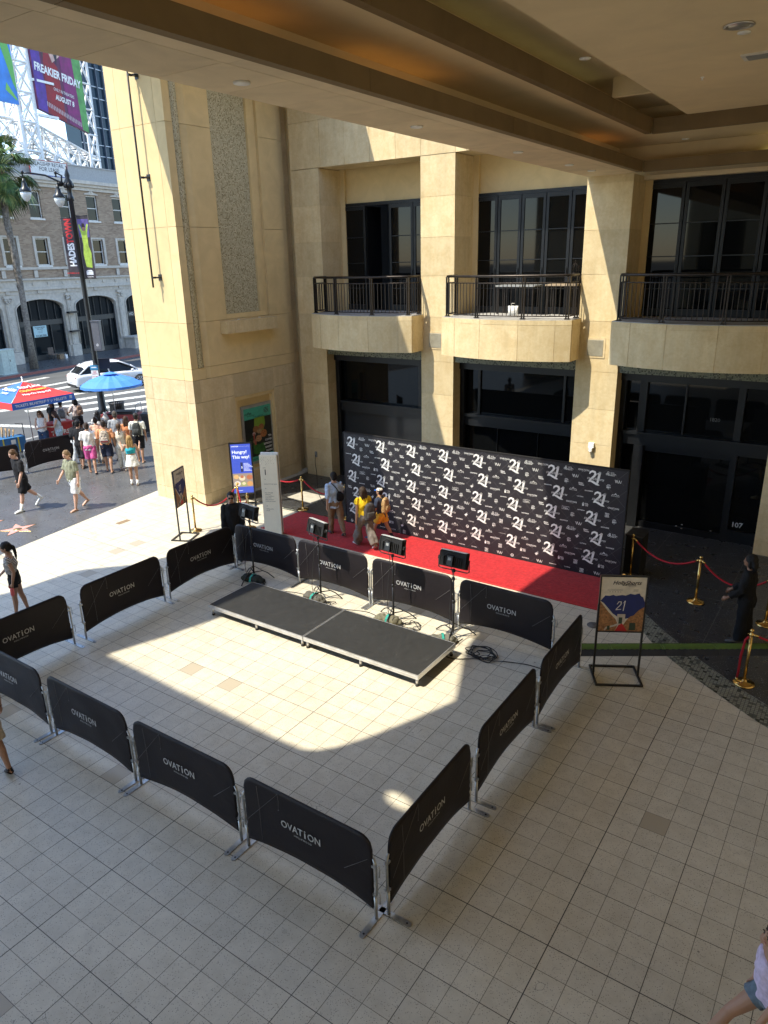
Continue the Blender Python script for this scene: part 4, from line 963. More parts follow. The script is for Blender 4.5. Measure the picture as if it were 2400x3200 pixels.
def lg_wheel(b, x, z):
    strip(b, [(x+.036*math.cos(q), z+.036*math.sin(q)) for q in np.linspace(0,2*math.pi,16)], .01, YB); strip(b, [(x-.034,z+.006),(x,z-.004),(x+.034,z+.006)], .012, YB); strip(b, [(x,z),(x,z-.034)], .012, YB)
L_ = dict(ov=lg_ovation, al=lg_alta, an=lg_an, e8=lg_88, ri=lg_rising, cr=lg_crown, sh=lg_txt('SHOTDECK', .036, .03), co=lg_txt('COTRINI', .038, .006), bx=lg_box, tc=lg_tcl, te=lg_teo, ha=lg_hand, wh=lg_wheel, fr=lg_txt('FRAMEWORK', .03, .02), ca=lg_txt('CAMERA FILMS', .022, .0, cw=1.3), ra=lg_txt('RAWVISION', .03, .03, .3))
ROWS = [(2.20,-9.06),(1.76,-8.92),(1.31,-9.06),(.87,-8.92),(.42,-9.06)]; PX = .905
for r_, (z, x0) in enumerate(ROWS):
    k = 0
    while x0 + PX*k < BW1 - .2:
        n0 = len(W.bm.verts); xc = x0 + PX*k; big21(W, xc, z); k += 1
        for v in list(W.bm.verts)[n0:]: v.co.x = xc + (v.co.x-xc)*.88; v.co.z = z + (v.co.z-z)*.88
def series(z, x0, seq, start=0):
    k = 0; x = x0
    while x < BW1 - .02:
        key = seq[(k+start) % len(seq)]
        if key and x-.11 > BW0 and x+.11 < BW1:
            n0 = len(W.bm.verts); L_[key](W, x, z); f_ = 1.1
            for v in list(W.bm.verts)[n0:]: v.co.x = x + (v.co.x-x)*f_; v.co.z = z + (v.co.z-z)*f_
        x += PX/2; k += 1
OFF = [(.30,.14),(.64,.15),(.46,.0),(.28,-.15),(.60,-.16)]
SEQ = [[['al'],['ov'],['an'],['e8'],['ri']], [['cr'],['sh','te','fr'],['co'],['ov'],['tc','ha']], [['bx','te','bx'],['ra','ri'],['e8'],['sh'],['an']], [['al'],['ri'],['ha','te','ha'],['e8','sh'],['co']], [['cr'],['ca','wh'],['ov'],['tc'],['te','ha']]]
def mark(key, x, z, f_=.94):
    n0 = len(W.bm.verts); L_[key](W, x, z)
    for v in list(W.bm.verts)[n0:]: v.co.x = x + (v.co.x-x)*f_; v.co.z = z + (v.co.z-z)*f_
for r_, (z, x0) in enumerate(ROWS):
    for k in range(-1, 9):
        for (ox, oz), keys in zip(OFF, SEQ[r_]):
            x = x0 + PX*k + ox
            if x-.12 > BW0 and x+.12 < BW1: mark(keys[k % len(keys)], x, z+oz)
for k in range(22):
    x = -9.15 + .33*k
    if x+.12 < BW1: mark(['wh','sh','an','fr','co','te','an'][k % 7], x, .085)
W.build('printed_logos', [M['white'], t_.m], pan, M=BM, fix=False)
# black case behind its right end
t = thing('road_case', 'black case standing behind the right end of the backdrop', 'case', (-1.92, 9.62, 0)); b = MB(); b.box((0,0,.50),(.34,.5,.86)); b.build('case_body', M['matblack'], t)
b = MB(); b.box((0,0,.945),(.36,.52,.03)); b.box((0,0,.08),(.36,.52,.03)); b.build('case_trim', M['black'], t)
for a in (-.12,.12):
    for c in (-.18,.18): b = MB(); b.tube([(a-.015,c,.033),(a+.015,c,.033)], .032, 10); b.build('caster', M['rubber'], t)

# ------------------------------------------------------------------ stanchions and ropes
def make_stan(label, loc):
    t = thing('rope_stanchion', label, 'stanchion', loc, 0, 'brass rope stanchions')
    b = MB(); b.lathe([(.165,0),(.168,.012),(.15,.028),(.05,.042),(.035,.07),(.0265,.08)], 28); b.build('base', M['brass'], t)
    b = MB(); b.lathe([(.025,.075),(.025,.88)], 14); b.build('post', M['brass'], t)
    b = MB(); b.lathe([(.03,.86),(.036,.87),(.036,.90),(.022,.915),(.012,.93)], 14); b.ell((0,0,.958),(.032,.032,.032)); cp = b.build('ball_top', M['brass'], t)
    b = MB()
    for a in (0, math.pi/2, math.pi, -math.pi/2): b.tube([(.03*math.cos(a),.03*math.sin(a),.885),(.05*math.cos(a),.05*math.sin(a),.895),(.055*math.cos(a),.055*math.sin(a),.88)], .006, 5)
    b.build('rope_ring', M['brass'], t); return t
SP = {'S1': (-11.02,9.18), 'S2': (-9.50,9.22), 'S3': (-12.36,6.42), 'S4': (-12.08,7.75), 'S4b': (-11.25,7.30), 'S5': (-1.93,9.36), 'S6': (-.48,8.84), 'S7': (.82,8.53), 'S8': (.83,6.18)}
s0 = make_stan('brass stanchion at the back left corner of the carpet', (*SP['S1'], .004))
for k, l in (('S2','brass stanchion half hidden behind the man in blue, at the left end of the backdrop'),('S3','brass stanchion behind the left poster stand'),('S4','brass stanchion just behind the guard in sunglasses'),('S4b','brass stanchion hidden behind the leftmost lamp and the tall sign'),('S5','brass stanchion beside the right end of the backdrop'),('S6','brass stanchion in the dark area between the backdrop and the standing guard'),('S7','brass stanchion at the right edge behind the standing guard'),('S8','brass stanchion nearest the viewer on the right, with a rope hanging limp')):
    dup(s0, (*SP[k], .004 if k in ('S5','S6','S7','S8','S2') else 0), 0, l)
def rope(a, c, sag, label, za=.885, zc=.885):
    A, C = Vector((*a, za)), Vector((*c, zc)); o0 = (A+C)/2; o0.z = 0; d = (C-A).normalized(); A = A + d*.055; C = C - d*.055; pts = []
    for k in range(17):
        s = k/16; p = A.lerp(C, s); p.z -= sag*4*s*(1-s); pts.append(p - o0)
    t = thing('velvet_rope', label, 'rope', o0, 0, 'red velvet ropes'); b = MB(); b.tube(pts, .019, 8); b.build('rope', M['rope'], t)
    for q, r_ in ((pts[0], pts[1]), (pts[-1], pts[-2])):
        dd = (r_-q).normalized(); b = MB(); b.tube([q-dd*.03, q+dd*.05], .022, 8); b.build('end_cap', M['brass'], t)
rope(SP['S3'], SP['S4'], .34, 'red rope sagging from the left poster stand to behind the guard'); rope(SP['S4'], SP['S4b'], .52, 'red rope hanging in a deep loop beside the leftmost lamp')
rope((-12.9,9.5), SP['S1'], .22, 'red rope running from behind the tall sign to the stanchion by the carpet'); rope(SP['S1'], SP['S2'], .30, 'red rope crossing the sunlit stone plate behind the man in blue')
rope(SP['S5'], SP['S6'], .26, 'red rope between the backdrop end and the dark area'); rope(SP['S6'], SP['S7'], .30, 'red rope passing behind the standing guard'); rope(SP['S8'], (2.3,6.5), .12, 'red rope leaving the photo at the right edge')
t = thing('velvet_rope', 'red rope hanging limp beside its brass post at lower right', 'rope', (.76,6.15,0), 0, 'red velvet ropes'); b = MB(); b.tube([(.04,0,.86),(.0,-.01,.80),(-.03,-.01,.5),(-.03,-.01,.2),(-.04,-.01,.10)], .019, 8); b.build('rope', M['rope'], t); b = MB(); b.tube([(-.04,-.01,.10),(-.045,-.01,.03)], .021, 8); b.build('end_cap', M['brass'], t)
# ------------------------------------------------------------------ poster stands
def fest_poster(w, h, M_):
    """cream festival poster in local XZ: returns list of (mb, material)"""
    cream = plain((.62,.55,.45),.6); out = []
    b = MB(); rect(b, -w/2, w/2, 0, h, 0); out.append((b, cream, 'poster_sheet'))
    b = MB(); pts = [(-.46,.60),(-.40,.66),(-.30,.655),(-.22,.675),(-.16,.655),(-.02,.675),(.06,.665),(.16,.70),(.26,.685),(.36,.71),(.40,.66),(.45,.64),(.50,.55),(.50,.40),(.20,.25),(0,.22),(-.20,.33),(-.42,.52),(-.5,.56)]
    b.add([(x*w, -.002, z*h) for x, z in pts], [tuple(range(len(pts)))]); out.append((b, plain((.012,.022,.12),.6), 'blue_paint'))
    b = MB()
    for pp in ([(-.5,0),(-.5,.55),(-.30,.36),(-.12,.22),(-.06,.12),(-.12,0)],[(.5,0),(.5,.46),(.38,.40),(.28,.30),(.2,.28),(.12,.2),(.06,.12),(.1,0)]):
        b.add([(x*w, -.003, z*h) for x, z in pp], [tuple(range(len(pp)))])
    out.append((b, plain((.30,.14,.055),.6,var=.5,sc=30), 'rooftops'))
    b = MB(); b.add([(x*w,-.004,z*h) for x,z in [(-.12,0),(-.03,.14),(.04,.14),(.16,0)]], [(0,1,2,3)]); out.append((b, plain((.45,.02,.02),.6), 'red_path'))
    b = MB(); rect(b,-.09*w,.09*w,.17*h,.32*h,-.0035); strip(b,[(x*w,z*h) for x,z in [(-.06,.30),(-.03,.14),(-.15,.10),(-.32,.06),(-.36,.01)]],[.02,.05,.03,.03,.02],-.0045); out.append((b, plain((.5,.44,.38),.6), 'pale_arch'))
    b = MB(); rect(b,-.05*w,.03*w,.14*h,.26*h,-.005); rect(b,-.30*w,-.24*w,.02*h,.1*h,-.005); rect(b,.20*w,.34*w,.02*h,.16*h,-.005); out.append((b, plain((.03,.05,.03),.6), 'dark_shapes'))
    b = MB(); put_text(b,'HollyShorts',.06*w,.895*h,.115*w*1.15,-.003,bold=.02,shear=.35); put_text(b,'FILM FESTIVAL',.12*w,.855*h,.05*w,-.003,bold=.02); put_text(b,'AUGUST 7-17',.18*w,.83*h,.026*w,-.003)
    for k in range(2): rect(b,-.36*w,-.02*w,(.775-.02*k)*h,(.779-.02*k)*h,-.003)
    for k in range(5): b.ell((-.30*w+k*.06*w,-.002,.73*h),(.010*w,.001,.010*w),nu=8,nv=4)
    for k in range(3): rect(b,.22*w,.33*w,(.775-.015*k)*h,(.779-.015*k)*h,-.003)
    out.append((b, plain((.03,.03,.04),.6), 'small_print'))
    b = MB(); strip(b,[(x*w,z*h) for x,z in [(-.12,.50),(-.08,.55),(-.03,.55),(-.03,.50),(-.12,.42),(-.14,.40),(-.02,.41)]],[.008,.014,.016,.014,.012,.014,.01],-.004); strip(b,[(x*w,z*h) for x,z in [(.01,.52),(.06,.57),(.03,.38)]],[.006,.014,.012],-.004)
    out.append((b, plain((.72,.68,.62),.6), 'painted_numerals'))
    return out
def poster_stand(label, p0, p1, depth, top, bot, low):
    """two uprights at ground points p0, p1"""
    P0, P1 = Vector((*p0,0)), Vector((*p1,0)); mid = (P0+P1)/2; w = (P1-P0).length; rz = math.atan2(P1.y-P0.y, P1.x-P0.x)
    t = thing('poster_stand', label, 'sign', mid, rz, 'black metal poster stands')
    b = MB()
    for s in (-1,1): b.box((s*w/2,0,low/2+.02),(.032,.03,low)); b.box((s*w/2,0,.018),(.032,depth,.03))
    for s in (-1,1): b.box((0,s*(depth/2-.016),.018),(w-.032,.032,.03))
    b.build('base_frame', M['black'], t)
    ww = w + .02; h = top-bot; tilt = Matrix.Translation((0,0,bot))
    b = MB(); b.box((0,0,h/2),(ww,.03,h)); b.box((0,-.017,h-.012),(ww,.012,.024)); b.box((0,-.017,.012),(ww,.012,.024))
    for s in (-1,1): b.box((s*(ww/2-.012),-.017,h/2),(.024,.012,h-.048))
    fr = b.build('poster_frame', M['black'], t, M=tilt)
    for mb, mat, nm in fest_poster(ww-.05, h-.05, None): (mb.split(nm, mat, fr, M=tilt @ Matrix.Translation((0,-.0165,.025))) if nm in ('dark_shapes','pale_arch','painted_numerals','rooftops') else mb.build(nm, mat, fr, M=tilt @ Matrix.Translation((0,-.0165,.025)), fix=False))
    return t
poster_stand('black stand with a cream and blue festival poster at right, by the green cable ramp', (-1.29,5.12), (-.66,5.47), .62, 1.83, .83, 1.3)
poster_stand('black stand with a festival poster at left, in front of the stone tower', (-12.10,5.68), (-12.32,6.20), .5, 1.83, .88, 1.3)

# ------------------------------------------------------------------ lit food sign
t = thing('digital_sign', 'tall blue lit sign reading Hungry? This way! in front of the tower poster', 'sign', (-12.70, 8.60, 0), math.atan2(.40,.46))
b = MB(); W_ = .64
for s in (-1,1): b.box((s*.29,0,.95),(.035,.04,1.86)); b.box((s*.29,0,.02),(.04,.55,.035))
b.box((0,.2,.02),(.56,.04,.03)); b.build('stand', M['black'], t)
b = MB(); b.box((0,-.01,1.11),(W_,.05,1.52)); sf = b.build('screen_frame', M['black'], t)
b = MB(); rect(b,-.275,.275,.40,1.83,-.0375); b.build('screen', emit((.035,.075,.46), .45, 'lit blue screen'), sf, fix=False)
wt = emit((.85,.88,1.0), .42, 'lit white lettering')
b = MB(); put_text(b,'OVATiON',-.255,1.765,.045,-.0385,bold=.03,align='LEFT'); rect(b,-.03,.25,1.762,1.765,-.0385)
put_text(b,'Hungry?',-.245,1.60,.125,-.0385,bold=.025,align='LEFT'); put_text(b,'This way!',-.245,1.455,.125,-.0385,bold=.025,align='LEFT')
for k in range(7): rect(b,.05,.05+.14+.04*((k*5)%4),1.262-.035*k,1.272-.035*k,-.0385)
rect(b,-.2,-.03,.465,.475,-.0385); b.build('screen_lettering', wt, sf, fix=False)
b = MB(); rect(b,-.035,.03,1.02,1.30,-.0382); b.build('menu_number_box', emit((.01,.02,.1),.4), sf, fix=False)
b = MB(); put_text(b,'3',0,1.15,.08,-.039,bold=.03); b.build('menu_number', wt, sf, fix=False)
b = MB(); rect(b,-.275,.275,.58,.98,-.0382); b.build('food_picture', emit((.35,.27,.22),.36), sf, fix=False)
cols = [(.75,.45,.18),(.8,.66,.42),(.5,.16,.07),(.78,.74,.66),(.35,.42,.12),(.66,.33,.12)]
for i, (x, z, r_) in enumerate(((-.18,.88,.075),(-.02,.84,.09),(.19,.86,.085),(-.16,.68,.09),(.02,.67,.08),(.19,.67,.085),(-.17,.68,.055),(.02,.68,.05),(-.02,.88,.05))):
    b = MB(); b.add([(x+r_*math.cos(a), -.0384-.0003*i, z+r_*.85*math.sin(a)) for a in np.linspace(0,2*math.pi,14)[:-1]], [tuple(range(13))]); b.build('food_plate', emit(cols[i % 6], .36), sf, fix=False)

# ------------------------------------------------------------------ directory pylon
t = thing('directory_pylon', 'tall pale directory pylon with a large black 1, between the lamp and the carpet', 'sign', (-10.38, 7.30, 0), R(28))
b = MB(); b.bb(-.22,.22,-.10,-.02,0,2.12); b.build('front_panel', plain((.80,.74,.60),.45,var=.03), t)
b = MB(); b.bb(-.235,.225,-.015,.03,0,2.09); b.build('blue_core', plain((.10,.13,.16),.4), t)
b = MB(); b.bb(-.22,.22,.035,.11,0,2.15); b.build('rear_panel', M['white'], t)
b = MB(); put_text(b,'LEVEL',-.14,1.80,.028,-.102,align='LEFT'); put_text(b,'1',-.09,1.68,.20,-.102,bold=.012)
put_text(b,'^',-.11,1.49,.07,-.102); put_text(b,'HOLLYWOOD BLVD',-.14,1.38,.035,-.102,align='LEFT'); put_text(b,'>',-.11,1.26,.06,-.102)
for i, s_ in enumerate(('TCL CHINESE','THEATRE','TCL CHINESE 6','THEATRES','BEAR BOTTLE','SHOPS & DINING')): put_text(b,s_,-.14,1.15-.045*i,.034,-.102,align='LEFT')
put_text(b,'<',-.11,.80,.06,-.102); put_text(b,'UPPER LEVEL',-.14,.72,.034,-.102,align='LEFT'); put_text(b,'SHOPS',-.14,.675,.034,-.102,align='LEFT')
b.build('lettering', plain((.03,.03,.03),.5), t, fix=False)
b = MB(); rn = random.Random(4)
for i in range(7):
    for j in range(6):
        if rn.random() < .45+.08*j: rect(b,-.19+.06*i+.02*(j%2),-.175+.06*i+.02*(j%2),1.88+.035*j,1.89+.035*j,-.102)
b.build('dot_pattern', plain((.35,.29,.2),.5), t, fix=False)

# ------------------------------------------------------------------ coffee poster in the tower niche
t = thing('coffee_poster', 'framed green and black coffee poster in the niche of the stone tower', 'poster', (TX-.13, 10.42, .72), R(90))
b = MB(); b.box((0,.0,.93),(1.32,.05,1.84)); fr = b.build('poster_frame', plain((.40,.39,.36),.4,.5), t)
b = MB(); rect(b,-.58,.58,.10,1.76,-.027); b.build('dark_sheet', plain((.012,.014,.012),.35,var=.3), fr, fix=False)
b = MB(); rect(b,-.58,.58,1.42,1.76,-.029); rect(b,-.58,.58,.10,.24,-.029); b.split('green_band', plain((.06,.36,.25),.4), fr)
b = MB(); pts=[(-.15,1.44),(.28,1.44),(.30,1.20),(.2,1.0),(-.1,1.0),(-.18,1.2)]; b.add([(x,-.029,z) for x,z in pts],[tuple(range(6))]); b.build('lime_patch', plain((.18,.30,.03),.4), fr, fix=False)
b = MB(); rn = random.Random(2)
for k in range(70):
    a = rn.uniform(0,6.28); r_ = rn.uniform(.02,.05); x=-.46+rn.random()*.3; z=.55+rn.random()*.3; b.add([(x,-.030,z),(x+r_*math.cos(a),-.030,z+r_*math.sin(a)),(x+r_*math.cos(a+.4),-.030,z+r_*math.sin(a+.4))],[(0,1,2)])
pts=[(-.3,.35),(-.1,.28),(.25,.36),(.2,.62),(-.02,.58),(-.25,.66)]; b.add([(x,-.0295,z) for x,z in pts],[tuple(range(6))]); b.build('leaves', plain((.03,.12,.02),.5,var=.5), fr, fix=False)
for i,(x,z,r_,c) in enumerate(((-.12,1.08,.13,(.26,.11,.04)),(.12,1.12,.12,(.30,.12,.04)),(.20,.90,.15,(.35,.13,.04)),(-.02,.78,.13,(.38,.20,.10)),(.02,1.0,.10,(.30,.2,.1)),(-.22,.95,.07,(.45,.33,.3)),(-.2,.72,.08,(.3,.16,.1)))):
    b = MB(); b.add([(x+r_*math.cos(a),-.0305-.0004*i,z+r_*.8*math.sin(a)) for a in np.linspace(0,2*math.pi,15)[:-1]],[tuple(range(14))]); b.build('pastry', plain(c,.5,var=.5,sc=25), fr, fix=False)
b = MB(); rect(b,-.25,-.19,.74,.96,-.0335); rect(b,-.22,-.14,.60,.72,-.0335); b.build('drink', plain((.3,.06,.04),.4), fr, fix=False)
b = MB()
for i,s_ in enumerate(('TEA','COFFEE','ESPRESSO','BAKERY','PANINI')): put_text(b,s_,.54,.78-.115*i,.085,-.034,bold=.02,align='RIGHT')
b.build('menu_lettering', M['white'], fr, fix=False)
b = MB(); put_text(b,'coffee',-.55,1.60,.12,-.031,bold=.02,align='LEFT'); put_text(b,'exchange',-.46,1.53,.085,-.031,align='LEFT'); put_text(b,'Location: ground floor',.02,1.475,.045,-.031,bold=.01); put_text(b,'right side of second store exit',.2,1.44,.035,-.031,bold=.01); put_text(b,'buy loose leaf',-.3,.165,.06,-.031,bold=.02)
b.build('title_lettering', plain((.01,.05,.04),.5), fr, fix=False)
b = MB()
for i in range(6):
    for j in range(5):
        if (i*7+j*3) % 4: rect(b,.28+.035*i,.308+.035*i,1.52+.035*j,1.546+.035*j,-.031)
b.build('picture_block', plain((.05,.03,.03),.5), fr, fix=False)

# ------------------------------------------------------------------ green cable ramp, covers
c0 = Vector((-2.05,5.56,0)); dr = Vector((math.cos(R(32.3)),math.sin(R(32.3)),0)); rz = R(32.3)
for k in range(6):
    p = c0 + dr*(.455+.915*k)
    if k == 0: t = thing('cable_ramp', 'green cable ramp section behind the right barrier, first of the row', 'cable ramp', p, rz, 'green and black cable ramp sections'); root = t
    else: continue
    b = MB(); b.prism([(.0,.004),(.0,.045),(.19,.05),(.20,.004)], -.452, .452, axis='X'); b.build('green_lid', plain((.10,.165,.03),.7,var=.2,sc=6), t)
    b = MB(); [b.box((0,.02+.028*q,.049),(.86,.006,.006)) for q in range(6)]; b.build('lid_ribs', plain((.09,.155,.025),.7), t)
    b = MB(); b.prism([(-.16,.004),(-.005,.046),(-.005,.004)], -.455, .455, axis='X'); [b.box((-.4+.1*q,-.004,.046),(.045,.02,.004)) for q in range(9)]
    b.prism([(.205,.004),(.205,.048),(.26,.004)], -.455, .455, axis='X'); b.build('black_ramp', M['rubber'], t)
for k, l in ((1,'green cable ramp section just left of the poster stand legs'),(2,'green cable ramp section just right of the poster stand'),(3,'green cable ramp section crossing onto the dark terrazzo'),(4,'green cable ramp section beside the brass post with the limp rope'),(5,'green cable ramp section at the right edge of the photo')):
    dup(root, c0 + dr*(.455+.915*k), rz, l)
def cover(name, label, cat, loc, poly_or_r, mat, inner=None):
    b = MB()
    if isinstance(poly_or_r, (int, float)): b.lathe([(poly_or_r,0),(poly_or_r,.004)], 24)
    else: b.prism(poly_or_r, 0, .003)
    o = b.build(name, mat); o.location = loc; return tag(o, label, cat)
cover('drain_cover', 'dark round drain cover in the tiles between the carpet end and the poster stand', 'drain cover', (-1.86,6.83,.001), .125, plain((.09,.085,.08),.6))
cover('floor_plate', 'pale sunlit square plate in the terrazzo behind the brass post', 'floor plate', (-11.67,10.1,.005), [(-.5,-.3),(.45,-.36),(.52,.34),(-.45,.4)], plain((.40,.375,.31),.8,var=.15,sc=5))
cover('floor_grate', 'small brown grate in the sunlit tiles before the stone tower', 'grate', (-14.62,5.85,.001), [(-.09,-.19),(.09,-.19),(.09,.19),(-.09,.19)], plain((.22,.15,.08),.7))
# ------------------------------------------------------------------ people
SKIN = {'fair': (.56,.34,.25), 'tan': (.44,.25,.16), 'med': (.36,.20,.13), 'brown': (.24,.125,.075)}
_skin = {}
def skin(k):
    if k not in _skin:
        t = NT('skin'); P = t.pos(True); t.set(t.scale(SKIN[k], t.math('MULTIPLY_ADD', t.noise(P, 7, 3), .2, .9)), .5, 0, .4); t.b.inputs['Subsurface Weight'].default_value = 0.0; _skin[k] = t.m
    return _skin[k]
def hairmat(c):
    return plain(tuple(v*.75 for v in c), .6, 0, .25, .35, 60, .3, 'hair')
def rotx(v, a): return Vector((v.x, v.y*math.cos(a) - v.z*math.sin(a), v.y*math.sin(a) + v.z*math.cos(a)))
def person(label, loc, face, H=1.72, sk='tan', fine=False, fat=1.0, fem=False, legs=((8,6),(-8,12)), arms=((10,15,8),(-10,20,8)), lean=3, headpitch=0, headyaw=0,
           hair=('short',(.03,.02,.015)), top=None, bottom=None, shoes=((.05,.05,.05),'shoe'), socks=None, spread=.0, shrug=0, group=None, cap=None, glasses=False, z0=0.0, extra=None, twist=0):
    """face = direction angle faced (degrees, world, 0 = +X). legs: (thigh forward, knee bend) L, R; arms: (swing forward, elbow bend, outward) L, R"""
    k = H
    t = thing('person', label, 'person', (loc[0], loc[1], z0), R(face-90), group)
    hipw = (.052 if fem else .050)*k*(.5+.5*fat); shw = (.094 if fem else .104)*k; hz = .52*k
    J = {}
    for i, s in ((0,-1),(1,1)):
        th, kb = R(legs[i][0]), R(legs[i][1]); hip = Vector((s*hipw, 0, hz))
        d1 = Vector((s*spread, math.sin(th), -math.cos(th))).normalized(); kn = hip + d1*(.235*k)
        a2 = th - kb; d2 = Vector((s*spread*.5, math.sin(a2), -math.cos(a2))).normalized(); an = kn + d2*(.235*k)
        J['hip%d'%i], J['kn%d'%i], J['an%d'%i], J['ft%d'%i] = hip, kn, an, a2
    low = min(J['an0'].z - max(0, -math.sin(J['ft0']))*.03*k, J['an1'].z - max(0,-math.sin(J['ft1']))*.03*k); dz = .042*k - low
    for q in J:
        if isinstance(J[q], Vector): J[q] = J[q] + Vector((0,0,dz))
    hz += dz; ln = R(lean)
    def sp(zf, y=0.0):      # point on the leaning spine, zf as a fraction of height
        h = (zf-.52)*k; return Vector((0, h*math.sin(ln) + y, hz + h*math.cos(ln)))
    sh = {}
    for i, s in ((0,-1),(1,1)):
        c = sp(.803+shrug*.01); sh[i] = Vector((s*shw, c.y, c.z))
        sw, eb, out = (R(a) for a in arms[i][:3])
        d1 = Vector((s*math.sin(out), math.sin(sw)*math.cos(out), -math.cos(sw)*math.cos(out))).normalized(); el = sh[i] + d1*(.168*k)
        inn = R(arms[i][3]) if len(arms[i]) > 3 else 0
        a2 = sw + eb; d2 = Vector((s*math.sin(out*.4 - inn), math.sin(a2)*math.cos(inn), -math.cos(a2)*math.cos(inn))).normalized(); wr = el + d2*(.145*k)
        J['sh%d'%i], J['el%d'%i], J['wr%d'%i], J['hd%d'%i] = sh[i], el, wr, d2
    vox = .0085 if fine else .0125
    b = MB(); f = fat
    # torso
    def sec(zf, rx, ry, y=0): p = sp(zf, y); return (p.x, p.y, p.z, rx*k, ry*k)
    bust = .012 if fem else .0
    TS = [sec(.455,.045*f,.040*f), sec(.49,.084*f,.060*f,-.006*k), sec(.53,.092*(f if not fem else f*1.04),.064*f,-.006*k), sec(.60,(.070 if fem else .078)*f,.052*f), sec(.66,(.074 if fem else .084)*f,(.054+.01*(f-1)*3)*f,.006*k*(f*2-1)), sec(.72,(.085 if fem else .094)*(.6+.4*f),.060*(.7+.3*f)+bust,.004*k), sec(.775,(.088 if fem else .104)*(.7+.3*f),.054*(.8+.2*f)), sec(.815,(.080 if fem else .094),.040), sec(.838,.045,.030), sec(.87,.030,.030,.004*k)]
    b.loft(TS, 20)
    for i in (0,1):
        s = -1 if i == 0 else 1; lf = .5+.5*f
        b.tube([J['hip%d'%i]+Vector((0,0,.02*k)), J['hip%d'%i].lerp(J['kn%d'%i],.45), J['kn%d'%i], J['kn%d'%i].lerp(J['an%d'%i],.30)+Vector((0,-.006*k,0)), J['kn%d'%i].lerp(J['an%d'%i],.75), J['an%d'%i]], [.052*k*lf,.046*k*lf,.032*k*lf,.032*k*lf,.022*k,.019*k], 12)
        b.ell(J['kn%d'%i], (.031*k*lf,.033*k*lf,.034*k))
        # foot
        a = J['an%d'%i]; pa = min(0.0, J['ft%d'%i]); fd = Vector((s*.12, math.cos(pa), math.sin(pa)*.8)).normalized()
        if a.z < .06*k: fd = Vector((s*.12, 1, 0)).normalized()
        b.tube([a+Vector((0,0,.0)), a - fd*.030*k + Vector((0,0,-.022*k)), a + fd*.045*k + Vector((0,0,-.022*k)), a + fd*.105*k + Vector((0,0,-.028*k))], [(.02*k,.02*k),(.021*k,.019*k),(.020*k,.023*k),(.011*k,.020*k)], 10)
        J['fd%d'%i] = fd
        b.ell(J['sh%d'%i], (.032*k,.032*k,.032*k))
        b.tube([J['sh%d'%i], J['sh%d'%i].lerp(J['el%d'%i],.5), J['el%d'%i], J['el%d'%i].lerp(J['wr%d'%i],.3), J['wr%d'%i]], [.029*k,.026*k*(.6+.4*f),.021*k,.022*k,.0145*k], 10)
        # hand
        w = J['wr%d'%i]; d = J['hd%d'%i].normalized(); side = Vector((1,0,0)); side = (side - d*side.dot(d)).normalized(); fwd = d.cross(side)
        if fwd.y < 0: fwd = -fwd
        b.tube([w, w + d*.028*k, w + d*.052*k], [(.013*k,.012*k),(.018*k,.010*k),(.019*k,.009*k)], 10) if False else b.tube([w, w+d*.028*k, w+d*.052*k], [.0135*k,.0165*k,.0165*k], 10)
        for q, (o, L) in enumerate(((-.013,.036),(-.004,.043),(.005,.041),(.013,.032))):
            st_ = w + d*.048*k + fwd*o*k*1.05; cd_ = (d + (-side*s)*.25).normalized(); cd2 = (d + (-side*s)*.8).normalized()
            b.tube([st_, st_ + cd_*L*.55*k, st_ + cd_*L*.55*k + cd2*L*.45*k], [.0056*k,.0052*k,.0042*k] if fine else [.0068*k,.0064*k,.0055*k], 7)
        b.tube([w + d*.015*k + fwd*.010*k, w + d*.034*k + fwd*.026*k, w + d*.055*k + fwd*.027*k - side*s*.004*k], [.0075*k,.007*k,.005*k], 7)
    # head
    hc = sp(.932, .012*k); hp = R(headpitch); hm = Matrix.Translation(sp(.865, .004*k)) @ Matrix.Rotation(R(headyaw), 4, 'Z') @ Matrix.Rotation(hp, 4, 'X')
    def hp_(x, y, z): return hm @ Vector((x*k, y*k, z*k))
    hr = hm.to_3x3().to_4x4()
    b.ell(hp_(0,.006,.072), (.043*k,.054*k,.058*k), hr, 16, 12); b.ell(hp_(0,.018,.036), (.034*k,.038*k,.036*k), hr, 12, 8); b.tube([hp_(0,-.004,-.02), hp_(0,.0,.03)], .030*k, 12)
    b.ell(hp_(0,.058,.056), (.0085*k,.013*k,.015*k), hr, 8, 6); b.ell(hp_(0,.047,.020), (.014*k,.012*k,.010*k), hr, 8, 6)
    for s in (-1,1): b.ell(hp_(s*.0435,.0,.058), (.006*k,.012*k,.018*k), hr, 8, 6)
    body = remesh(b, 'body', skin(sk), vox, 3, t)
    b = MB()
    for s in (-1,1): b.ell(hp_(s*.017,.0535,.068), (.0075*k,.005*k,.0045*k), hr, 8, 5); b.box(hp_(s*.018,.0555,.081), (.02*k,.006*k,.0035*k), m=hr)
    b.split('eye', plain((.03,.02,.018),.4), t, key=lambda c: c.x > hp_(0,.05,.07).x)
    b = MB(); b.ell(hp_(0,.0555,.033), (.0135*k,.004*k,.0042*k), hr, 8, 5); b.build('lips', plain((.38,.13,.10),.5), t)
    if glasses:
        b = MB()
        for s in (-1,1): b.ell(hp_(s*.019,.060,.068), (.017*k,.006*k,.012*k), hr, 10, 6); b.tube([hp_(s*.034,.058,.07), hp_(s*.045,.0,.066)], .0025*k, 5)
        b.tube([hp_(-.006,.063,.07), hp_(.006,.063,.07)], .003*k, 5); b.build('sunglasses', plain((.008,.008,.008),.12), t)
    # hair
    st_, hcx = hair[0], hair[1]; b = MB()
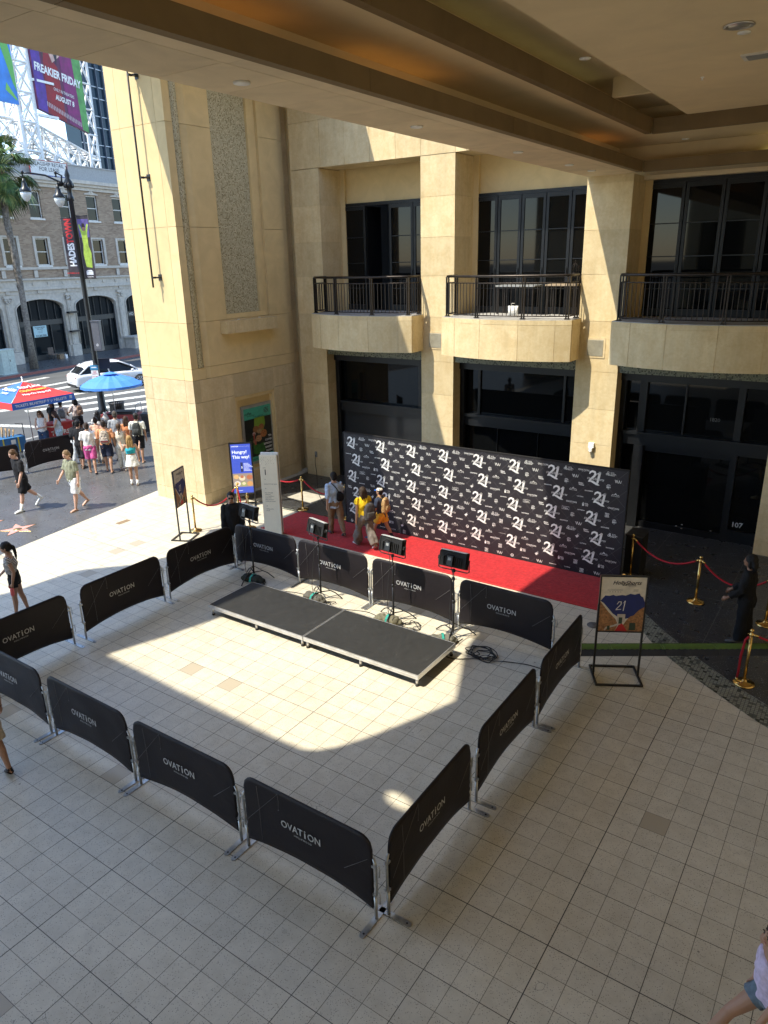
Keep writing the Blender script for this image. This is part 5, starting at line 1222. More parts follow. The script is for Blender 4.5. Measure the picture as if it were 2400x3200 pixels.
    if st_ != 'none':
        n0 = 1.10 if st_ == 'short' else 1.16
        b.ell(hp_(0,-.006,.083), (.0455*k*n0*.98,.056*k*n0*.96,.055*k*n0*.92), hr, 16, 10)
        b.ell(hp_(0,-.020,.055), (.044*k,.046*k,.05*k), hr, 12, 8)
        rn = random.Random(sum(map(ord, label)) % 999)
        for q in range(26):
            a = rn.uniform(0, 6.28); e = rn.uniform(.25, 1.4); b.ell(hp_(.044*math.cos(a)*math.cos(e), -.008+.053*math.sin(a)*math.cos(e), .085+.052*math.sin(e)), (.010*k,.012*k,.009*k), hr, 6, 4)
        if st_ in ('long','bob'):
            Ln = .17 if st_ == 'long' else .06
            for s in (-1,0,1):
                b.tube([hp_(s*.030,-.030,.075), hp_(s*.040,-.045,.02), hp_(s*.038,-.052,.02-Ln*.5), hp_(s*.030,-.055+.004*s,.01-Ln)], [.026*k,.026*k,.022*k,.008*k], 8)
            for s in (-1,1): b.tube([hp_(s*.043,.006,.07), hp_(s*.050,.002,.02), hp_(s*.045,-.010,.03-Ln*.6)], [.014*k,.016*k,.007*k], 8)
        if st_ == 'tail':
            b.tube([hp_(0,-.062,.085), hp_(0,-.085,.06), hp_(.0,-.088,.0), hp_(0,-.082,-.07), hp_(0,-.075,-.12)], [.013*k,.020*k,.020*k,.015*k,.004*k], 9)
        if st_ == 'braid':
            for q in range(9): b.ell(hp_(.004*(-1)**q,-.065,.03-.022*q), (.014*k,.013*k,.016*k), hr, 8, 5)
        if st_ == 'bun': b.ell(hp_(0,-.045,.135), (.026*k,.026*k,.024*k), hr, 10, 7)
        remesh(b, 'hair', hairmat(hcx), .009 if fine else .012, 1, t, .006, .02)
    # clothes
    def infl(secs, e): return [(x,y,z,rx+e,ry+e) for x,y,z,rx,ry in secs]
    if top:
        c = top.get('c'); e = top.get('e', .012); hem = top.get('hem', .50); nk = top.get('neck', .842); S_l = top.get('sleeve', .5)
        b = MB(); zz = [(hem,.088*f,.066*f),(hem+.04,.091*f,.066*f),(.60,(.078 if fem else .088)*f,.060*f),(.66,(.079 if fem else .090)*f,.062*f),(.72,(.088 if fem else .098)*(.6+.4*f),.064*(.7+.3*f)+bust),(.775,(.088 if fem else .104)*(.7+.3*f),.056*(.8+.2*f))]
        if fem and hem > .5: zz[0] = (hem,.078*f,.060*f); zz[1] = (hem+.03,.079*f,.060*f)
        zz = [q for i, q in enumerate(zz) if i < 2 or q[0] > hem+.045]
        secs = [sec(*q, (.006*k*(f*2-1) if .55 < q[0] < .7 else 0)) for q in zz]
        if nk > .8: secs += [sec(.815,.088 if fem else .100,.042), sec(nk,.042,.034,.002*k)]
        else: secs = [q for q in secs if True]; secs += [sec(nk,.086,.056)]
        b.loft(infl(secs, e), 22)
        if S_l > 0:
            for i in (0,1):
                S0, E0, W0 = J['sh%d'%i], J['el%d'%i], J['wr%d'%i]
                b.ell(S0, (.031*k+e*.7,)*3)
                if S_l <= 1: b.tube([S0, S0.lerp(E0, S_l*.5), S0.lerp(E0, S_l)], [.032*k+e,.031*k+e,.030*k+e*1.2], 12)
                else: b.tube([S0, S0.lerp(E0,.5), E0, E0.lerp(W0,.5*(S_l-1)), E0.lerp(W0,S_l-1)], [.032*k+e,.029*k+e,.026*k+e,.025*k+e,.021*k+e], 12)
        so = remesh(b, top.get('name','shirt'), c if not isinstance(c, tuple) else cloth(c), .011 if fine else .014, 2, t, top.get('fold',.012)*1.5, .07)
    if bottom:
        c = bottom['c']; e = bottom.get('e', .014); L = bottom.get('len', .8); b = MB(); kind = bottom.get('kind','shorts')
        w_ = bottom.get('waist', .575)
        b.loft(infl([sec(.475,.070*f,.056*f,-.006*k), sec(.50,.090*f,.066*f,-.006*k), sec(.53,.094*f*(1.04 if fem else 1),.066*f,-.006*k), sec(w_,(.078 if fem else .084)*f,.058*f)], e*.8), 22)
        if kind == 'skirt':
            m_ = J['hip0'].lerp(J['hip1'],.5); lo_ = J['kn0'].lerp(J['kn1'],.5); q = m_.lerp(lo_, L)
            b.loft([(q.x,q.y,q.z,.125*k*f+e,.105*k*f+e),((m_.x+q.x)/2,(m_.y+q.y)/2,(m_.z+q.z)/2,.112*k*f+e,.086*k*f+e),(m_.x,m_.y,m_.z,.095*k*f+e,.068*k*f+e)], 22)
        else:
            for i in (0,1):
                A, K, B_ = J['hip%d'%i], J['kn%d'%i], J['an%d'%i]; lf = .5+.5*f; fl_ = bottom.get('flare', 1.0)
                if L <= 1: b.tube([A+Vector((0,0,.02*k)), A.lerp(K,L*.5), A.lerp(K,L)], [.054*k*lf+e,.052*k*lf+e,(.048*k*lf+e)*fl_], 14)
                else: b.tube([A+Vector((0,0,.02*k)), A.lerp(K,.5), K, K.lerp(B_,.5*(L-1)), K.lerp(B_,L-1)], [.054*k*lf+e,.048*k*lf+e,.037*k*lf+e,(.033*k*lf+e)*fl_,(.024*k*lf+e)*fl_], 14)
        remesh(b, kind if kind != 'pants' else 'trousers', c if not isinstance(c, tuple) else cloth(c), .011 if fine else .014, 2, t, bottom.get('fold',.010)*1.6, .08)
    for i in (0,1):
        a = J['an%d'%i]; fd = J['fd%d'%i]; s = -1 if i == 0 else 1
        if socks: b = MB(); b.tube([J['kn%d'%i].lerp(a, socks[1]), a, a - Vector((0,0,.012*k))], [.027*k,.024*k,.025*k], 10); b.build('sock', cloth(socks[0]), t)
        if shoes:
            b = MB(); dn = Vector((0,0,-1))
            if shoes[1] == 'shoe':
                b.tube([a+Vector((0,0,-.004*k)), a - fd*.034*k + dn*.020*k, a + fd*.045*k + dn*.020*k, a + fd*.10*k + dn*.026*k, a + fd*.122*k + dn*.030*k], [(.024*k,.024*k),(.024*k,.023*k),(.023*k,.027*k),(.016*k,.025*k),(.008*k,.015*k)], 12)
            else:
                L_0 = a - fd*.045*k + dn*.037*k; L_1 = a + fd*.118*k + dn*.037*k; b.tube([L_0, L_0.lerp(L_1,.3), L_0.lerp(L_1,.7), L_1], [(.006*k,.016*k),(.006*k,.02*k),(.006*k,.024*k),(.005*k,.016*k)], 10); b.tube([a + fd*.02*k - dn*.001 + Vector((.024*k,0,-.02*k)), a + fd*.06*k + Vector((0,0,-.008*k)), a + fd*.02*k + Vector((-.024*k,0,-.02*k))], .005*k, 5)
            b.build('shoe', plain(shoes[0], .6), t)
    if cap:
        b = MB(); b.ell(hp_(0,-.004,.098), (.049*k,.060*k,.042*k), hr, 16, 8); b.lathe([(.0,0),(.001,.0)], 6, tuple(hp_(0,0,.13))) if False else None
        cp = remesh(b, 'cap', cloth(cap[0]), .010, 1, t); sg = cap[2] if len(cap) > 2 else 1
        b = MB(); b.tube([hp_(0,sg*.045,.088), hp_(0,sg*.075,.084), hp_(0,sg*.098,.078)], [(.006*k,.042*k),(.005*k,.036*k),(.004*k,.018*k)], 12) if True else None
        b.build('cap_peak', cloth(cap[1]), cp)
    t['_k'] = k; del t['_k']
    return t, J, sp, t.matrix_basis.copy()
def to_world(P, rec): return rec[3] @ P if False else (Matrix.Translation(rec[0].location) @ rec[0].rotation_euler.to_matrix().to_4x4()) @ P
def backpack(rec, label, col, mat=None, side=-1, size=1.0, zf=.70, off=.0, group='bags carried by people'):
    root, J, sp, _ = rec; c = sp(zf); c = c + Vector((off, side*.155*size, 0)); wpos = to_world(c, rec)
    t = thing('backpack', label, 'backpack', wpos, root.rotation_euler[2], group)
    b = MB(); b.loft([(0,0,-.22*size,.12*size,.06*size),(0,0,-.18*size,.155*size,.09*size),(0,0,.05*size,.150*size,.085*size),(0,0,.17*size,.12*size,.065*size),(0,0,.22*size,.06*size,.035*size)], 18, p=3); b.loft([(0,side*.085*size,-.17*size,.09*size,.03),(0,side*.09*size,-.1*size,.11*size,.045*size),(0,side*.085*size,.0,.10*size,.03)], 14, p=3)
    remesh(b, 'pack_body', mat or cloth(col), .012, 2, t, .008, .05)
    for s in (-1,1):
        b = MB(); b.tube([(s*.08,-side*.05,-.17*size),(s*.115,-side*.12,-.10*size),(s*.10,-side*.27*size,.10*size),(s*.085,-side*.19*size,.27*size),(s*.06,-side*.03,.20*size)], .014, 6); b.build('strap', cloth(tuple(q*.7 for q in col)), t)
    return t
BLK = (.014,.014,.016)
# --- by the carpet
r = person('person in a loose pale blue shirt and brown trousers with a black sling bag', (-9.0,8.12), 150, 1.68, 'tan', True, legs=((16,14),(-18,10)), arms=((-20,24,10),(14,20,5)), lean=3, hair=('short',(.012,.010,.010)), top=dict(c=(.42,.50,.62),hem=.46,sleeve=1.2,e=.014,fold=.018), bottom=dict(kind='pants',c=(.24,.15,.09),len=1.93,e=.016), shoes=((.03,.03,.03),'shoe'))
p = to_world(r[2](.645)+Vector((.09,-.145,0)), r); t = thing('sling_bag', 'small black sling bag on the back of the person in the blue shirt', 'bag', p, r[0].rotation_euler[2], 'bags carried by people')
b = MB(); b.loft([(0,0,-.13,.07,.03),(0,0,-.08,.10,.05),(0,0,.05,.09,.045),(-.02,0,.12,.04,.02)], 16, p=3); remesh(b, 'bag_body', cloth(BLK), .01, 2, t, .004, .05)
b = MB(); b.tube([(-.02,0,.1),(-.12,.01,.26),(-.175,.10,.33),(-.15,.25,.28),(0,.30,.05),(.10,.18,-.08),(.06,.04,-.1)], .012, 6); b.build('strap', cloth(BLK), t)
r = person('person in a yellow top and wide taupe trousers with a grey rucksack', (-7.90,7.82), 155, 1.56, 'tan', True, fem=True, legs=((20,8),(-24,16)), arms=((-6,10,10),(18,18,16)), lean=2, hair=('bob',(.045,.028,.018)), top=dict(c=(.72,.47,.02),hem=.52,sleeve=.35,e=.024,fold=.018), bottom=dict(kind='pants',c=(.15,.125,.11),len=1.97,e=.028,flare=1.55,fold=.02), shoes=((.5,.5,.5),'shoe'))
backpack(r, 'soft grey rucksack on the person in yellow', (.055,.05,.05), zf=.62, off=.09, size=.98)
leo = NT('leopard print'); _p = leo.pos(True); leo.set(leo.mix(leo.math('LESS_THAN', leo.vor(_p, 32), .33), (.42,.27,.12), (.04,.02,.012)), .8)
r = person('child in a cream and blue cap, navy shirt and yellow shorts', (-7.78,8.40), 185, 1.42, 'tan', True, legs=((26,4),(-20,10)), arms=((8,30,10),(-14,26,10)), lean=4, hair=('short',(.012,.010,.010)), top=dict(c=(.035,.045,.075),hem=.48,sleeve=.8,e=.018), bottom=dict(kind='shorts',c=(.78,.46,.06),len=.66,e=.02,flare=1.1), shoes=((.03,.05,.12),'shoe'), socks=(BLK,.55), cap=((.66,.62,.52),(.03,.15,.60)))
backpack(r, 'leopard print backpack on the child', (.42,.27,.12), leo.m, size=.86, zf=.70)
# --- guards
r = person('person in a black suit and sunglasses standing behind the far corner of the barriers', (-10.02,5.58), -42, 1.68, 'med', True, legs=((2,2),(-2,2)), arms=((4,12,6),(4,12,6)), lean=0, headpitch=-4, hair=('short',(.012,.010,.010)), top=dict(c=BLK,hem=.46,sleeve=1.95,e=.020,name='jacket',fold=.010), bottom=dict(kind='pants',c=BLK,len=1.95), glasses=True)
r = person('person in a black suit standing in the dark area at the right edge', (.55,7.58), 180, 1.70, 'brown', True, fat=1.12, legs=((3,2),(-4,3)), arms=((12,38,4),(12,38,4)), lean=2, hair=('bob',(.010,.009,.009)), top=dict(c=(.010,.010,.011),hem=.45,sleeve=1.95,e=.022,name='jacket'), bottom=dict(kind='pants',c=(.010,.010,.011),len=1.98,e=.022,flare=1.3))
# --- girl at left
stp = NT('striped knit'); _p = stp.pos(True); _x,_y,_z = stp._sep(_p); stp.set(stp.mix(stp.math('LESS_THAN', stp.math('PINGPONG', _z, .014), .0062), (.035,.032,.035), (.62,.58,.55)), .85)
r = person('person with a ponytail, striped off-shoulder top and black shorts standing behind the left barriers', (-11.68,1.22), 232, 1.60, 'med', True, fem=True, legs=((6,2),(-8,4)), arms=((-16,30,8),(14,34,8)), lean=2, headpitch=-6, hair=('tail',(.018,.014,.012)), top=dict(c=stp.m,hem=.60,sleeve=.28,e=.012,neck=.79), bottom=dict(kind='shorts',c=BLK,len=.42,e=.010,waist=.62), shoes=((.05,.03,.03),'shoe'))
p = to_world(r[1]['wr0'] + r[1]['hd0']*.13, r); t = thing('wristlet_pouch', 'coral pink pouch in the hand of the ponytailed person', 'bag', p, r[0].rotation_euler[2], 'bags carried by people')
b = MB(); b.loft([(0,0,-.13,.04,.025),(0,0,-.10,.055,.035),(0,0,.0,.055,.035),(0,0,.03,.04,.025)], 14, p=3); b.build('pouch_body', plain((.62,.10,.10),.5), t); b = MB(); b.tube([(0,.02,.02),(0,.04,.07),(0,0,.09),(0,-.02,.02)], .008, 6); b.build('handle', plain((.5,.07,.08),.5), t)
# --- man cut by the left edge
r = person('person cut by the left edge in a black top, pale shorts and dark red-laced trainers', (-7.46,-1.63), 175, 1.72, 'med', True, legs=((14,4),(-16,12)), arms=((-6,14,8),(6,12,16)), lean=3, hair=('short',(.015,.012,.010)), top=dict(c=(.018,.018,.022),hem=.50,sleeve=.75), bottom=dict(kind='shorts',c=(.42,.36,.28),len=.95,e=.02), shoes=((.02,.015,.015),'shoe'))
w_ = to_world(r[1]['wr1'] - r[1]['hd1']*.01, r); b = MB(); b.tube([(.026*math.cos(a),.026*math.sin(a),0) for a in np.linspace(0,2*math.pi,15)[:-1]], .006, 6, closed=True); o = b.build('bead_bracelet', plain((.10,.04,.03),.4)); o.location = w_; tag(o, 'dark bead bracelet on the wrist at the left edge of the photo', 'bracelet')
# --- woman cut by the lower right corner
r = person('person in a lavender top and denim shorts walking at the lower right corner', (1.945,-.06), 212, 1.66, 'med', True, fem=True, legs=((-20,24),(46,14)), arms=((10,20,10),(-10,20,10)), lean=6, hair=('long',(.030,.017,.012)), top=dict(c=(.55,.46,.62),hem=.52,sleeve=.0,e=.02,neck=.79,fold=.02), bottom=dict(kind='shorts',c=(.14,.18,.22),len=.40,e=.016,flare=1.15), shoes=((.6,.58,.55),'shoe'))
# --- sidewalk
G = 'people on the sidewalk'
person('person in a black T-shirt, black shorts and white socks walking at left', (-17.98,5.08), -92, 1.86, 'fair', True, legs=((16,4),(-24,22)), arms=((10,16,8),(-8,12,8)), lean=5, headpitch=-24, hair=('short',(.12,.065,.03)), top=dict(c=(.016,.016,.018),hem=.47,sleeve=.85,e=.02), bottom=dict(kind='shorts',c=(.012,.012,.014),len=.92,e=.024), shoes=((.70,.70,.67),'shoe'), socks=((.72,.72,.70),.62), group=G)
person('stout person in a grey-green polo shirt and white shorts walking across the sidewalk', (-16.70,5.88), -88, 1.80, 'fair', True, fat=1.22, legs=((12,4),(-20,16)), arms=((-6,14,10),(16,22,10)), lean=4, headpitch=-20, hair=('short',(.26,.17,.09)), top=dict(c=(.235,.245,.17),hem=.49,sleeve=.8,e=.016), bottom=dict(kind='shorts',c=(.70,.70,.72),len=.95,e=.022), shoes=((.25,.16,.10),'sandal'), group=G)
person('person in a turquoise tube top and white shorts seen from behind, hands at the hair', (-17.28,8.30), 142, 1.62, 'tan', fem=True, legs=((4,2),(-6,4)), arms=((40,100,20),(30,105,20)), lean=2, hair=('long',(.42,.26,.10)), top=dict(c=(.03,.33,.40),hem=.64,sleeve=0,e=.010,neck=.77), bottom=dict(kind='skirt',c=(.75,.74,.70),len=.52,e=.012,waist=.62), shoes=((.55,.52,.45),'shoe'), socks=((.7,.7,.68),.7), group=G)
r = person('person in a pale orange T-shirt and navy shorts seen from behind, wearing a patterned backpack', (-19.34,8.86), 138, 1.80, 'tan', legs=((10,4),(-12,10)), arms=((4,16,12),(-6,12,14)), lean=2, hair=('short',(.03,.02,.015)), top=dict(c=(.70,.33,.17),hem=.48,sleeve=.85,e=.02), bottom=dict(kind='shorts',c=(.02,.025,.045),len=.88,e=.02), shoes=((.04,.03,.03),'sandal'), group=G)
pat = NT('patterned pack'); _p = pat.pos(True); pat.set(pat.mix(pat.math('LESS_THAN', pat.vor(_p, 18), .4), (.45,.38,.30), (.12,.10,.10)), .8)
t = backpack(r, 'grey patterned backpack with a toothed grin on the orange T-shirt', (.3,.26,.22), pat.m); b = MB()
for q in range(6): b.add([(-.12+.04*q,-.155,-.06),(-.08+.04*q,-.155,-.06),(-.10+.04*q,-.156,-.10)],[(0,1,2)])
b.build('white_teeth', M['white'], t); b = MB(); b.box((0,-.148,-.11),(.24,.01,.07)); b.build('red_mouth', plain((.25,.03,.03),.6), t)
person('person in a white T-shirt and pink shorts seen from behind', (-19.72,8.48), 145, 1.75, 'tan', legs=((10,6),(-14,8)), arms=((6,20,10),(-8,14,10)), lean=2, hair=('short',(.05,.03,.02)), top=dict(c=(.74,.72,.68),hem=.47,sleeve=.8,e=.022), bottom=dict(kind='shorts',c=(.55,.10,.27),len=.95,e=.024), shoes=((.03,.02,.02),'sandal'), group=G)
person('person with a long braid in a cream top and cream trousers', (-19.05,9.22), 138, 1.64, 'tan', fem=True, legs=((6,4),(-6,6)), arms=((6,20,8),(6,20,8)), lean=2, hair=('braid',(.09,.05,.025)), top=dict(c=(.62,.56,.46),hem=.54,sleeve=0,e=.012), bottom=dict(kind='pants',c=(.58,.54,.46),len=1.9,e=.02,flare=1.2), shoes=((.5,.48,.44),'shoe'), group=G)
r = person('person in a dark cap, pale T-shirt and black shorts, nearest the tower', (-19.45,10.25), 132, 1.78, 'tan', legs=((8,4),(-8,6)), arms=((8,16,14),(-10,14,12)), lean=2, hair=('short',(.02,.015,.012)), cap=((.06,.06,.06),(.05,.05,.05)), top=dict(c=(.62,.62,.55),hem=.49,sleeve=.8,e=.02), bottom=dict(kind='shorts',c=BLK,len=.95,e=.022), shoes=((.12,.09,.06),'sandal'), group=G)
backpack(r, 'dark grey backpack on the pale T-shirt nearest the tower', (.05,.055,.055))
r = person('person in a black cap and black printed T-shirt beside the barrier end', (-20.62,8.72), 115, 1.68, 'tan', legs=((6,4),(-8,6)), arms=((4,16,8),(4,16,8)), lean=3, hair=('short',(.015,.012,.010)), cap=(BLK,BLK), top=dict(c=BLK,hem=.48,sleeve=.8,e=.022), bottom=dict(kind='pants',c=(.018,.018,.02),len=1.3,e=.026,flare=1.3), shoes=((.03,.03,.03),'shoe'), group=G)
r = person('person with black hair in a black top and light jeans, leaning forward', (-21.35,9.0), 80, 1.62, 'tan', fem=True, legs=((10,6),(-10,8)), arms=((20,30,8),(16,30,8)), lean=18, hair=('bun',(.012,.010,.010)), top=dict(c=BLK,hem=.50,sleeve=.6,e=.02), bottom=dict(kind='pants',c=(.50,.53,.56),len=1.9,e=.016), shoes=((.5,.5,.5),'shoe'), group=G)
backpack(r, 'round black backpack on the person in light jeans', BLK, size=.9)
person('person with a dark bun and peach top half hidden behind the white T-shirt', (-20.65,9.45), 130, 1.65, 'tan', fem=True, legs=((4,4),(-4,4)), hair=('bun',(.02,.012,.010)), top=dict(c=(.62,.35,.25),hem=.52,sleeve=.3,e=.016), bottom=dict(kind='pants',c=(.45,.42,.38),len=1.9), group=G)
person('person with long black hair facing the cart at the back of the crowd', (-21.6,10.2), 140, 1.66, 'med', fem=True, hair=('long',(.012,.010,.010)), top=dict(c=(.60,.58,.55),hem=.52,sleeve=.5,e=.016), bottom=dict(kind='pants',c=(.05,.06,.10),len=1.9), group=G)
person('person in a grey T-shirt with cropped grey hair at the back of the crowd', (-20.25,9.98), 142, 1.82, 'tan', legs=((8,4),(-8,6)), hair=('short',(.10,.085,.07)), top=dict(c=(.30,.32,.34),hem=.48,sleeve=.8,e=.022), bottom=dict(kind='shorts',c=(.03,.035,.05),len=.95,e=.02), group=G)
person('person with brown hair and an orange top behind the long braid', (-19.9,10.15), 140, 1.64, 'tan', fem=True, hair=('long',(.07,.035,.02)), top=dict(c=(.55,.22,.10),hem=.52,sleeve=.4,e=.016), bottom=dict(kind='shorts',c=(.12,.10,.10),len=.8), group=G)
G3 = 'people at the ticket stand'
person('person in sunglasses, white tank top, dark cardigan and denim shorts behind the road barrier', (-23.55,9.15), -55, 1.68, 'fair', fem=True, fat=1.1, legs=((3,2),(-3,2)), arms=((26,60,6,35),(26,60,6,35)), lean=1, headpitch=-12, hair=('long',(.10,.05,.03)), top=dict(c=(.70,.70,.72),hem=.53,sleeve=0,e=.012), bottom=dict(kind='shorts',c=(.035,.06,.12),len=.9,e=.014), glasses=True, group=G3)
r = person('person in a striped tank top and pale denim shorts behind the road barrier', (-23.3,9.62), -125, 1.60, 'fair', fem=True, fat=1.05, legs=((3,2),(-3,2)), arms=((22,70,6,30),(8,20,8)), lean=2, headpitch=-14, hair=('long',(.06,.03,.025)), top=dict(c=(.48,.53,.58),hem=.54,sleeve=0,e=.012), bottom=dict(kind='shorts',c=(.38,.47,.52),len=.55,e=.014), group=G3)
p = to_world(r[2](.56)+Vector((.20,-.06,0)), r); t = thing('shoulder_bag', 'white shoulder bag at the hip of the person in the striped tank top', 'bag', p, 0, 'bags carried by people'); b = MB(); b.loft([(0,0,-.14,.13,.05),(0,0,0,.14,.055),(0,0,.10,.12,.04)], 16, p=4); b.build('bag_body', plain((.62,.62,.58),.6), t); b = MB(); b.tube([(-.1,0,.1),(-.12,0,.4),(-.05,.02,.52),(.05,0,.4),(.1,0,.1)], .008, 6); b.build('strap', M['white'], t)
r = person('person in a white T-shirt and red patterned skirt at the ticket stand', (-24.7,10.7), 145, 1.70, 'brown', fem=True, fat=1.2, legs=((3,2),(-3,2)), arms=((20,50,10),(20,50,10)), lean=4, hair=('short',(.012,.010,.010)), top=dict(c=(.62,.56,.54),hem=.5,sleeve=.6,e=.02), bottom=dict(kind='skirt',c=(.42,.10,.10),len=.95,e=.02), group=G3)
backpack(r, 'small grey backpack on the person in the red skirt', (.16,.19,.22), size=.85)
r = person('person in a pale top and black polka-dot shorts at the ticket stand', (-24.85,11.45), 175, 1.66, 'brown', fem=True, fat=1.15, legs=((3,2),(-3,2)), arms=((24,60,12),(20,50,10)), lean=5, hair=('bob',(.012,.010,.010)), top=dict(c=(.60,.52,.50),hem=.52,sleeve=.8,e=.02), bottom=dict(kind='shorts',c=(.02,.02,.022),len=.8,e=.03,flare=1.2), group=G3)
backpack(r, 'shiny brown backpack on the person in polka-dot shorts', (.24,.16,.12), size=.85, off=.08)
person('person in black with dark hair on the far side of the ticket stand', (-25.4,10.75), -60, 1.62, 'brown', fem=True, hair=('bob',(.012,.010,.010)), top=dict(c=BLK,hem=.5,sleeve=.6,e=.018), bottom=dict(kind='pants',c=BLK,len=1.9), group=G3)
# ------------------------------------------------------------------ brick building across the road (local x = along street, y = away)
V0 = 31.5
far = thing('brick_building', 'three-storey brick building with stone arched ground floor across the road', 'building', st(0, V0), SA)
U0, U1 = 4.0, 62.0
def fb(b, name, mat, parent=None, label=None): return b.build(name, mat, parent or far, label)
b = MB(); wz = [(6.85,8.75),(10.12,11.98)]; cs = [25.35+2.75*k for k in range(-7, 13)]; hw = .56
def band(b, z0, z1, y0=0, y1=.4): b.bb(U0, U1, y0, y1, z0, z1)
band(b, 5.95, 6.85); band(b, 8.75, 10.12); band(b, 11.98, 12.3)
for z0, z1 in wz:
    e = [U0] + [q for c in cs for q in (c-hw, c+hw)] + [U1]
    for i in range(0, len(e)-1, 2): b.bb(e[i], e[i+1], 0, .4, z0, z1)
fb(b, 'brick_wall', M['brick'])
b = MB(); b.bb(U0, U1, .6, 14, 0, 13.6); fb(b, 'core', M['matblack'])
for z0, z1 in wz:
    for k, c in enumerate(cs):
        w = MB(); f_ = .07; w.bb(c-hw, c-hw+f_, .12, .2, z0, z1); w.bb(c+hw-f_, c+hw, .12, .2, z0, z1); w.bb(c-hw+f_, c+hw-f_, .12, .2, z1-.08, z1); w.bb(c-hw+f_, c+hw-f_, .12, .2, z0, z0+.07); w.bb(c-hw+f_, c+hw-f_, .13, .2, (z0+z1)/2-.03, (z0+z1)/2+.03)
        w.bb(c-hw-.1, c+hw+.1, -.08, -.001, z0-.12, z0-.002)
        wo = fb(w, 'window', M['offwhite'])
        g_ = MB(); g_.bb(c-hw+f_, c+hw-f_, .16, .17, z0+.07, z1-.08); fb(g_, 'pane', M['glass'], wo)
        g_ = MB(); top_ = z1-.08-(.35+.5*((k*37) % 5)/5)*(z1-z0-.2) if (k*13) % 3 else z0+.9; g_.bb(c-hw+f_+.02, c+hw-f_-.02, .21, .22, top_, z1-.09); fb(g_, 'blind', plain((.30,.31,.30),.8), wo)
        if z0 < 8:
            w = MB()
            for s in (-1,1): w.bb(c+s*(hw+.11)-.11, c+s*(hw+.11)+.11, -.06, -.001, z0, z1+.12)
            w.bb(c-hw+.002, c+hw-.002, -.06, -.001, z1+.002, z1+.12); fb(w, 'surround', M['terra'], wo)
        else:
            w = MB(); w.prism([(c-hw-.15, z1+.05),(c+hw+.15, z1+.05),(c+hw+.15, z1+.12),(c+.25, z1+.22),(c, z1+.42),(c-.25, z1+.22),(c-hw-.15, z1+.12)], -.07, -.001, axis='Y'); w.ell((c, -.07, z1+.22), (.10,.05,.10)); fb(w, 'pediment', M['terra'], wo)
b = MB(); band(b, 6.55, 6.73, -.10, -.001); band(b, 5.82, 5.948, -.22, .4); band(b, 5.3, 5.818, -.06, .4); band(b, 5.12, 5.298, -.18, .4); band(b, 4.86, 5.118, -.05, .4); fb(b, 'string_course', M['terra'])
b = MB(); band(b, 12.302, 12.55, -.12, .5); band(b, 12.552, 12.75, -.28, .5); band(b, 12.752, 13.0, -.42, .5); fb(b, 'cornice', M['terra'])
b = MB(); band(b, 13.002, 14.0, -.02, .4); band(b, 14.002, 14.08, -.08, .46); fb(b, 'parapet', plain((.34,.34,.33),.85))
b = MB()
for k in range(int((U1-U0)/1.37)): b.box((U0+.7+1.375*k, -.09, 5.56), (.2,.06,.2)); 
for k in range(-3, 7): u = 29.85+5.5*k/2; b.box((u, -.08, 6.25), (.32,.05,.5)); b.box((u, -.1, 5.0), (.34,.06,.2))
fb(b, 'carved_panels', M['terra'])
# ground floor arches
ac = [27.02+5.47*k for k in range(-4, 6)]; AH, SPR, RISE = 2.13, 3.72, .72
b = MB()
for c in ac:
    arc = [(c + AH*math.cos(a), SPR + RISE*math.sin(a)) for a in np.linspace(math.pi, 0, 17)]
    for p, q in zip(arc[:-1], arc[1:]): b.prism([p, q, (q[0], 4.86), (p[0], 4.86)], 0, .5, axis='Y')
    xr = c + AH; b.bb(xr, c + 5.47 - AH, 0, .5, 0, 4.86)
b.bb(U0, ac[0]-AH, 0, .5, 0, 4.86); fb(b, 'stone_arcade', M['terra'])
for c in ac:
    b = MB(); arc = [(c + (AH+.0)*math.cos(a), SPR + RISE*math.sin(a)) for a in np.linspace(math.pi, 0, 17)]; b.tube([(x, -.03, z_) for x, z_ in [(c-AH-.06, .9)] + [(c+(x-c)*1.03, z_+.05) for x, z_ in arc] + [(c+AH+.06, .9)]], .055, 6); fb(b, 'arch_moulding', M['terra'])
    u = c + AH + .60; b = MB(); b.bb(u-.25, u+.25, -.12, -.001, .88, 4.25); b.bb(u-.17, u+.17, -.15, -.121, 1.0, 4.2)
    rn = random.Random(int(c*10))
    for q in range(26): b.ell((u+rn.uniform(-.11,.11), -.155, 1.1+.12*q), (.05,.03,.045), nu=6, nv=4)
    b.bb(u-.42, u+.42, -.18, -.002, 0, .86); b.bb(u-.36, u+.36, -.2, -.001, 4.62, 4.80)
    for q in range(14): b.ell((u+rn.uniform(-.28,.28), -.15, 4.3+rn.random()*.32), (.08,.06,.08), nu=6, nv=4)
    fb(b, 'pilaster', M['terra'])
    dk = plain((.020,.022,.025),.4)
    b = MB(); b.bb(c-AH, c+AH, .2, .3, 2.55, 2.92); b.bb(c-AH, c+AH, .2, .3, 0, .38)
    for q in (-.85,.85) if int(c) != 32 else (-1.5,-.6,.6,1.5): b.bb(c+q-.03, c+q+.03, .2, .28, .38, 2.55)
    for q in (-1.5,-.75,0,.75,1.5): b.bb(c+q-.02, c+q+.02, .22, .28, 2.92, SPR+.62)
    b.bb(c-AH, c-AH+.08, .2,.28,0,SPR); b.bb(c+AH-.08,c+AH,.2,.28,0,SPR)
    sf = fb(b, 'shopfront_frame', dk); g_ = MB(); g_.bb(c-AH, c+AH, .32, .34, .38, 4.5); fb(g_, 'pane', m_glass((.01,.014,.016),.05,'street glass') , sf)
b = MB(); b.bb(34.95, 40, -1.3, -.25, 0, .85); b.bb(34.85, 40, -1.4, -.2, .852, 1.0); fb(b, 'stone_planter', M['terra'])
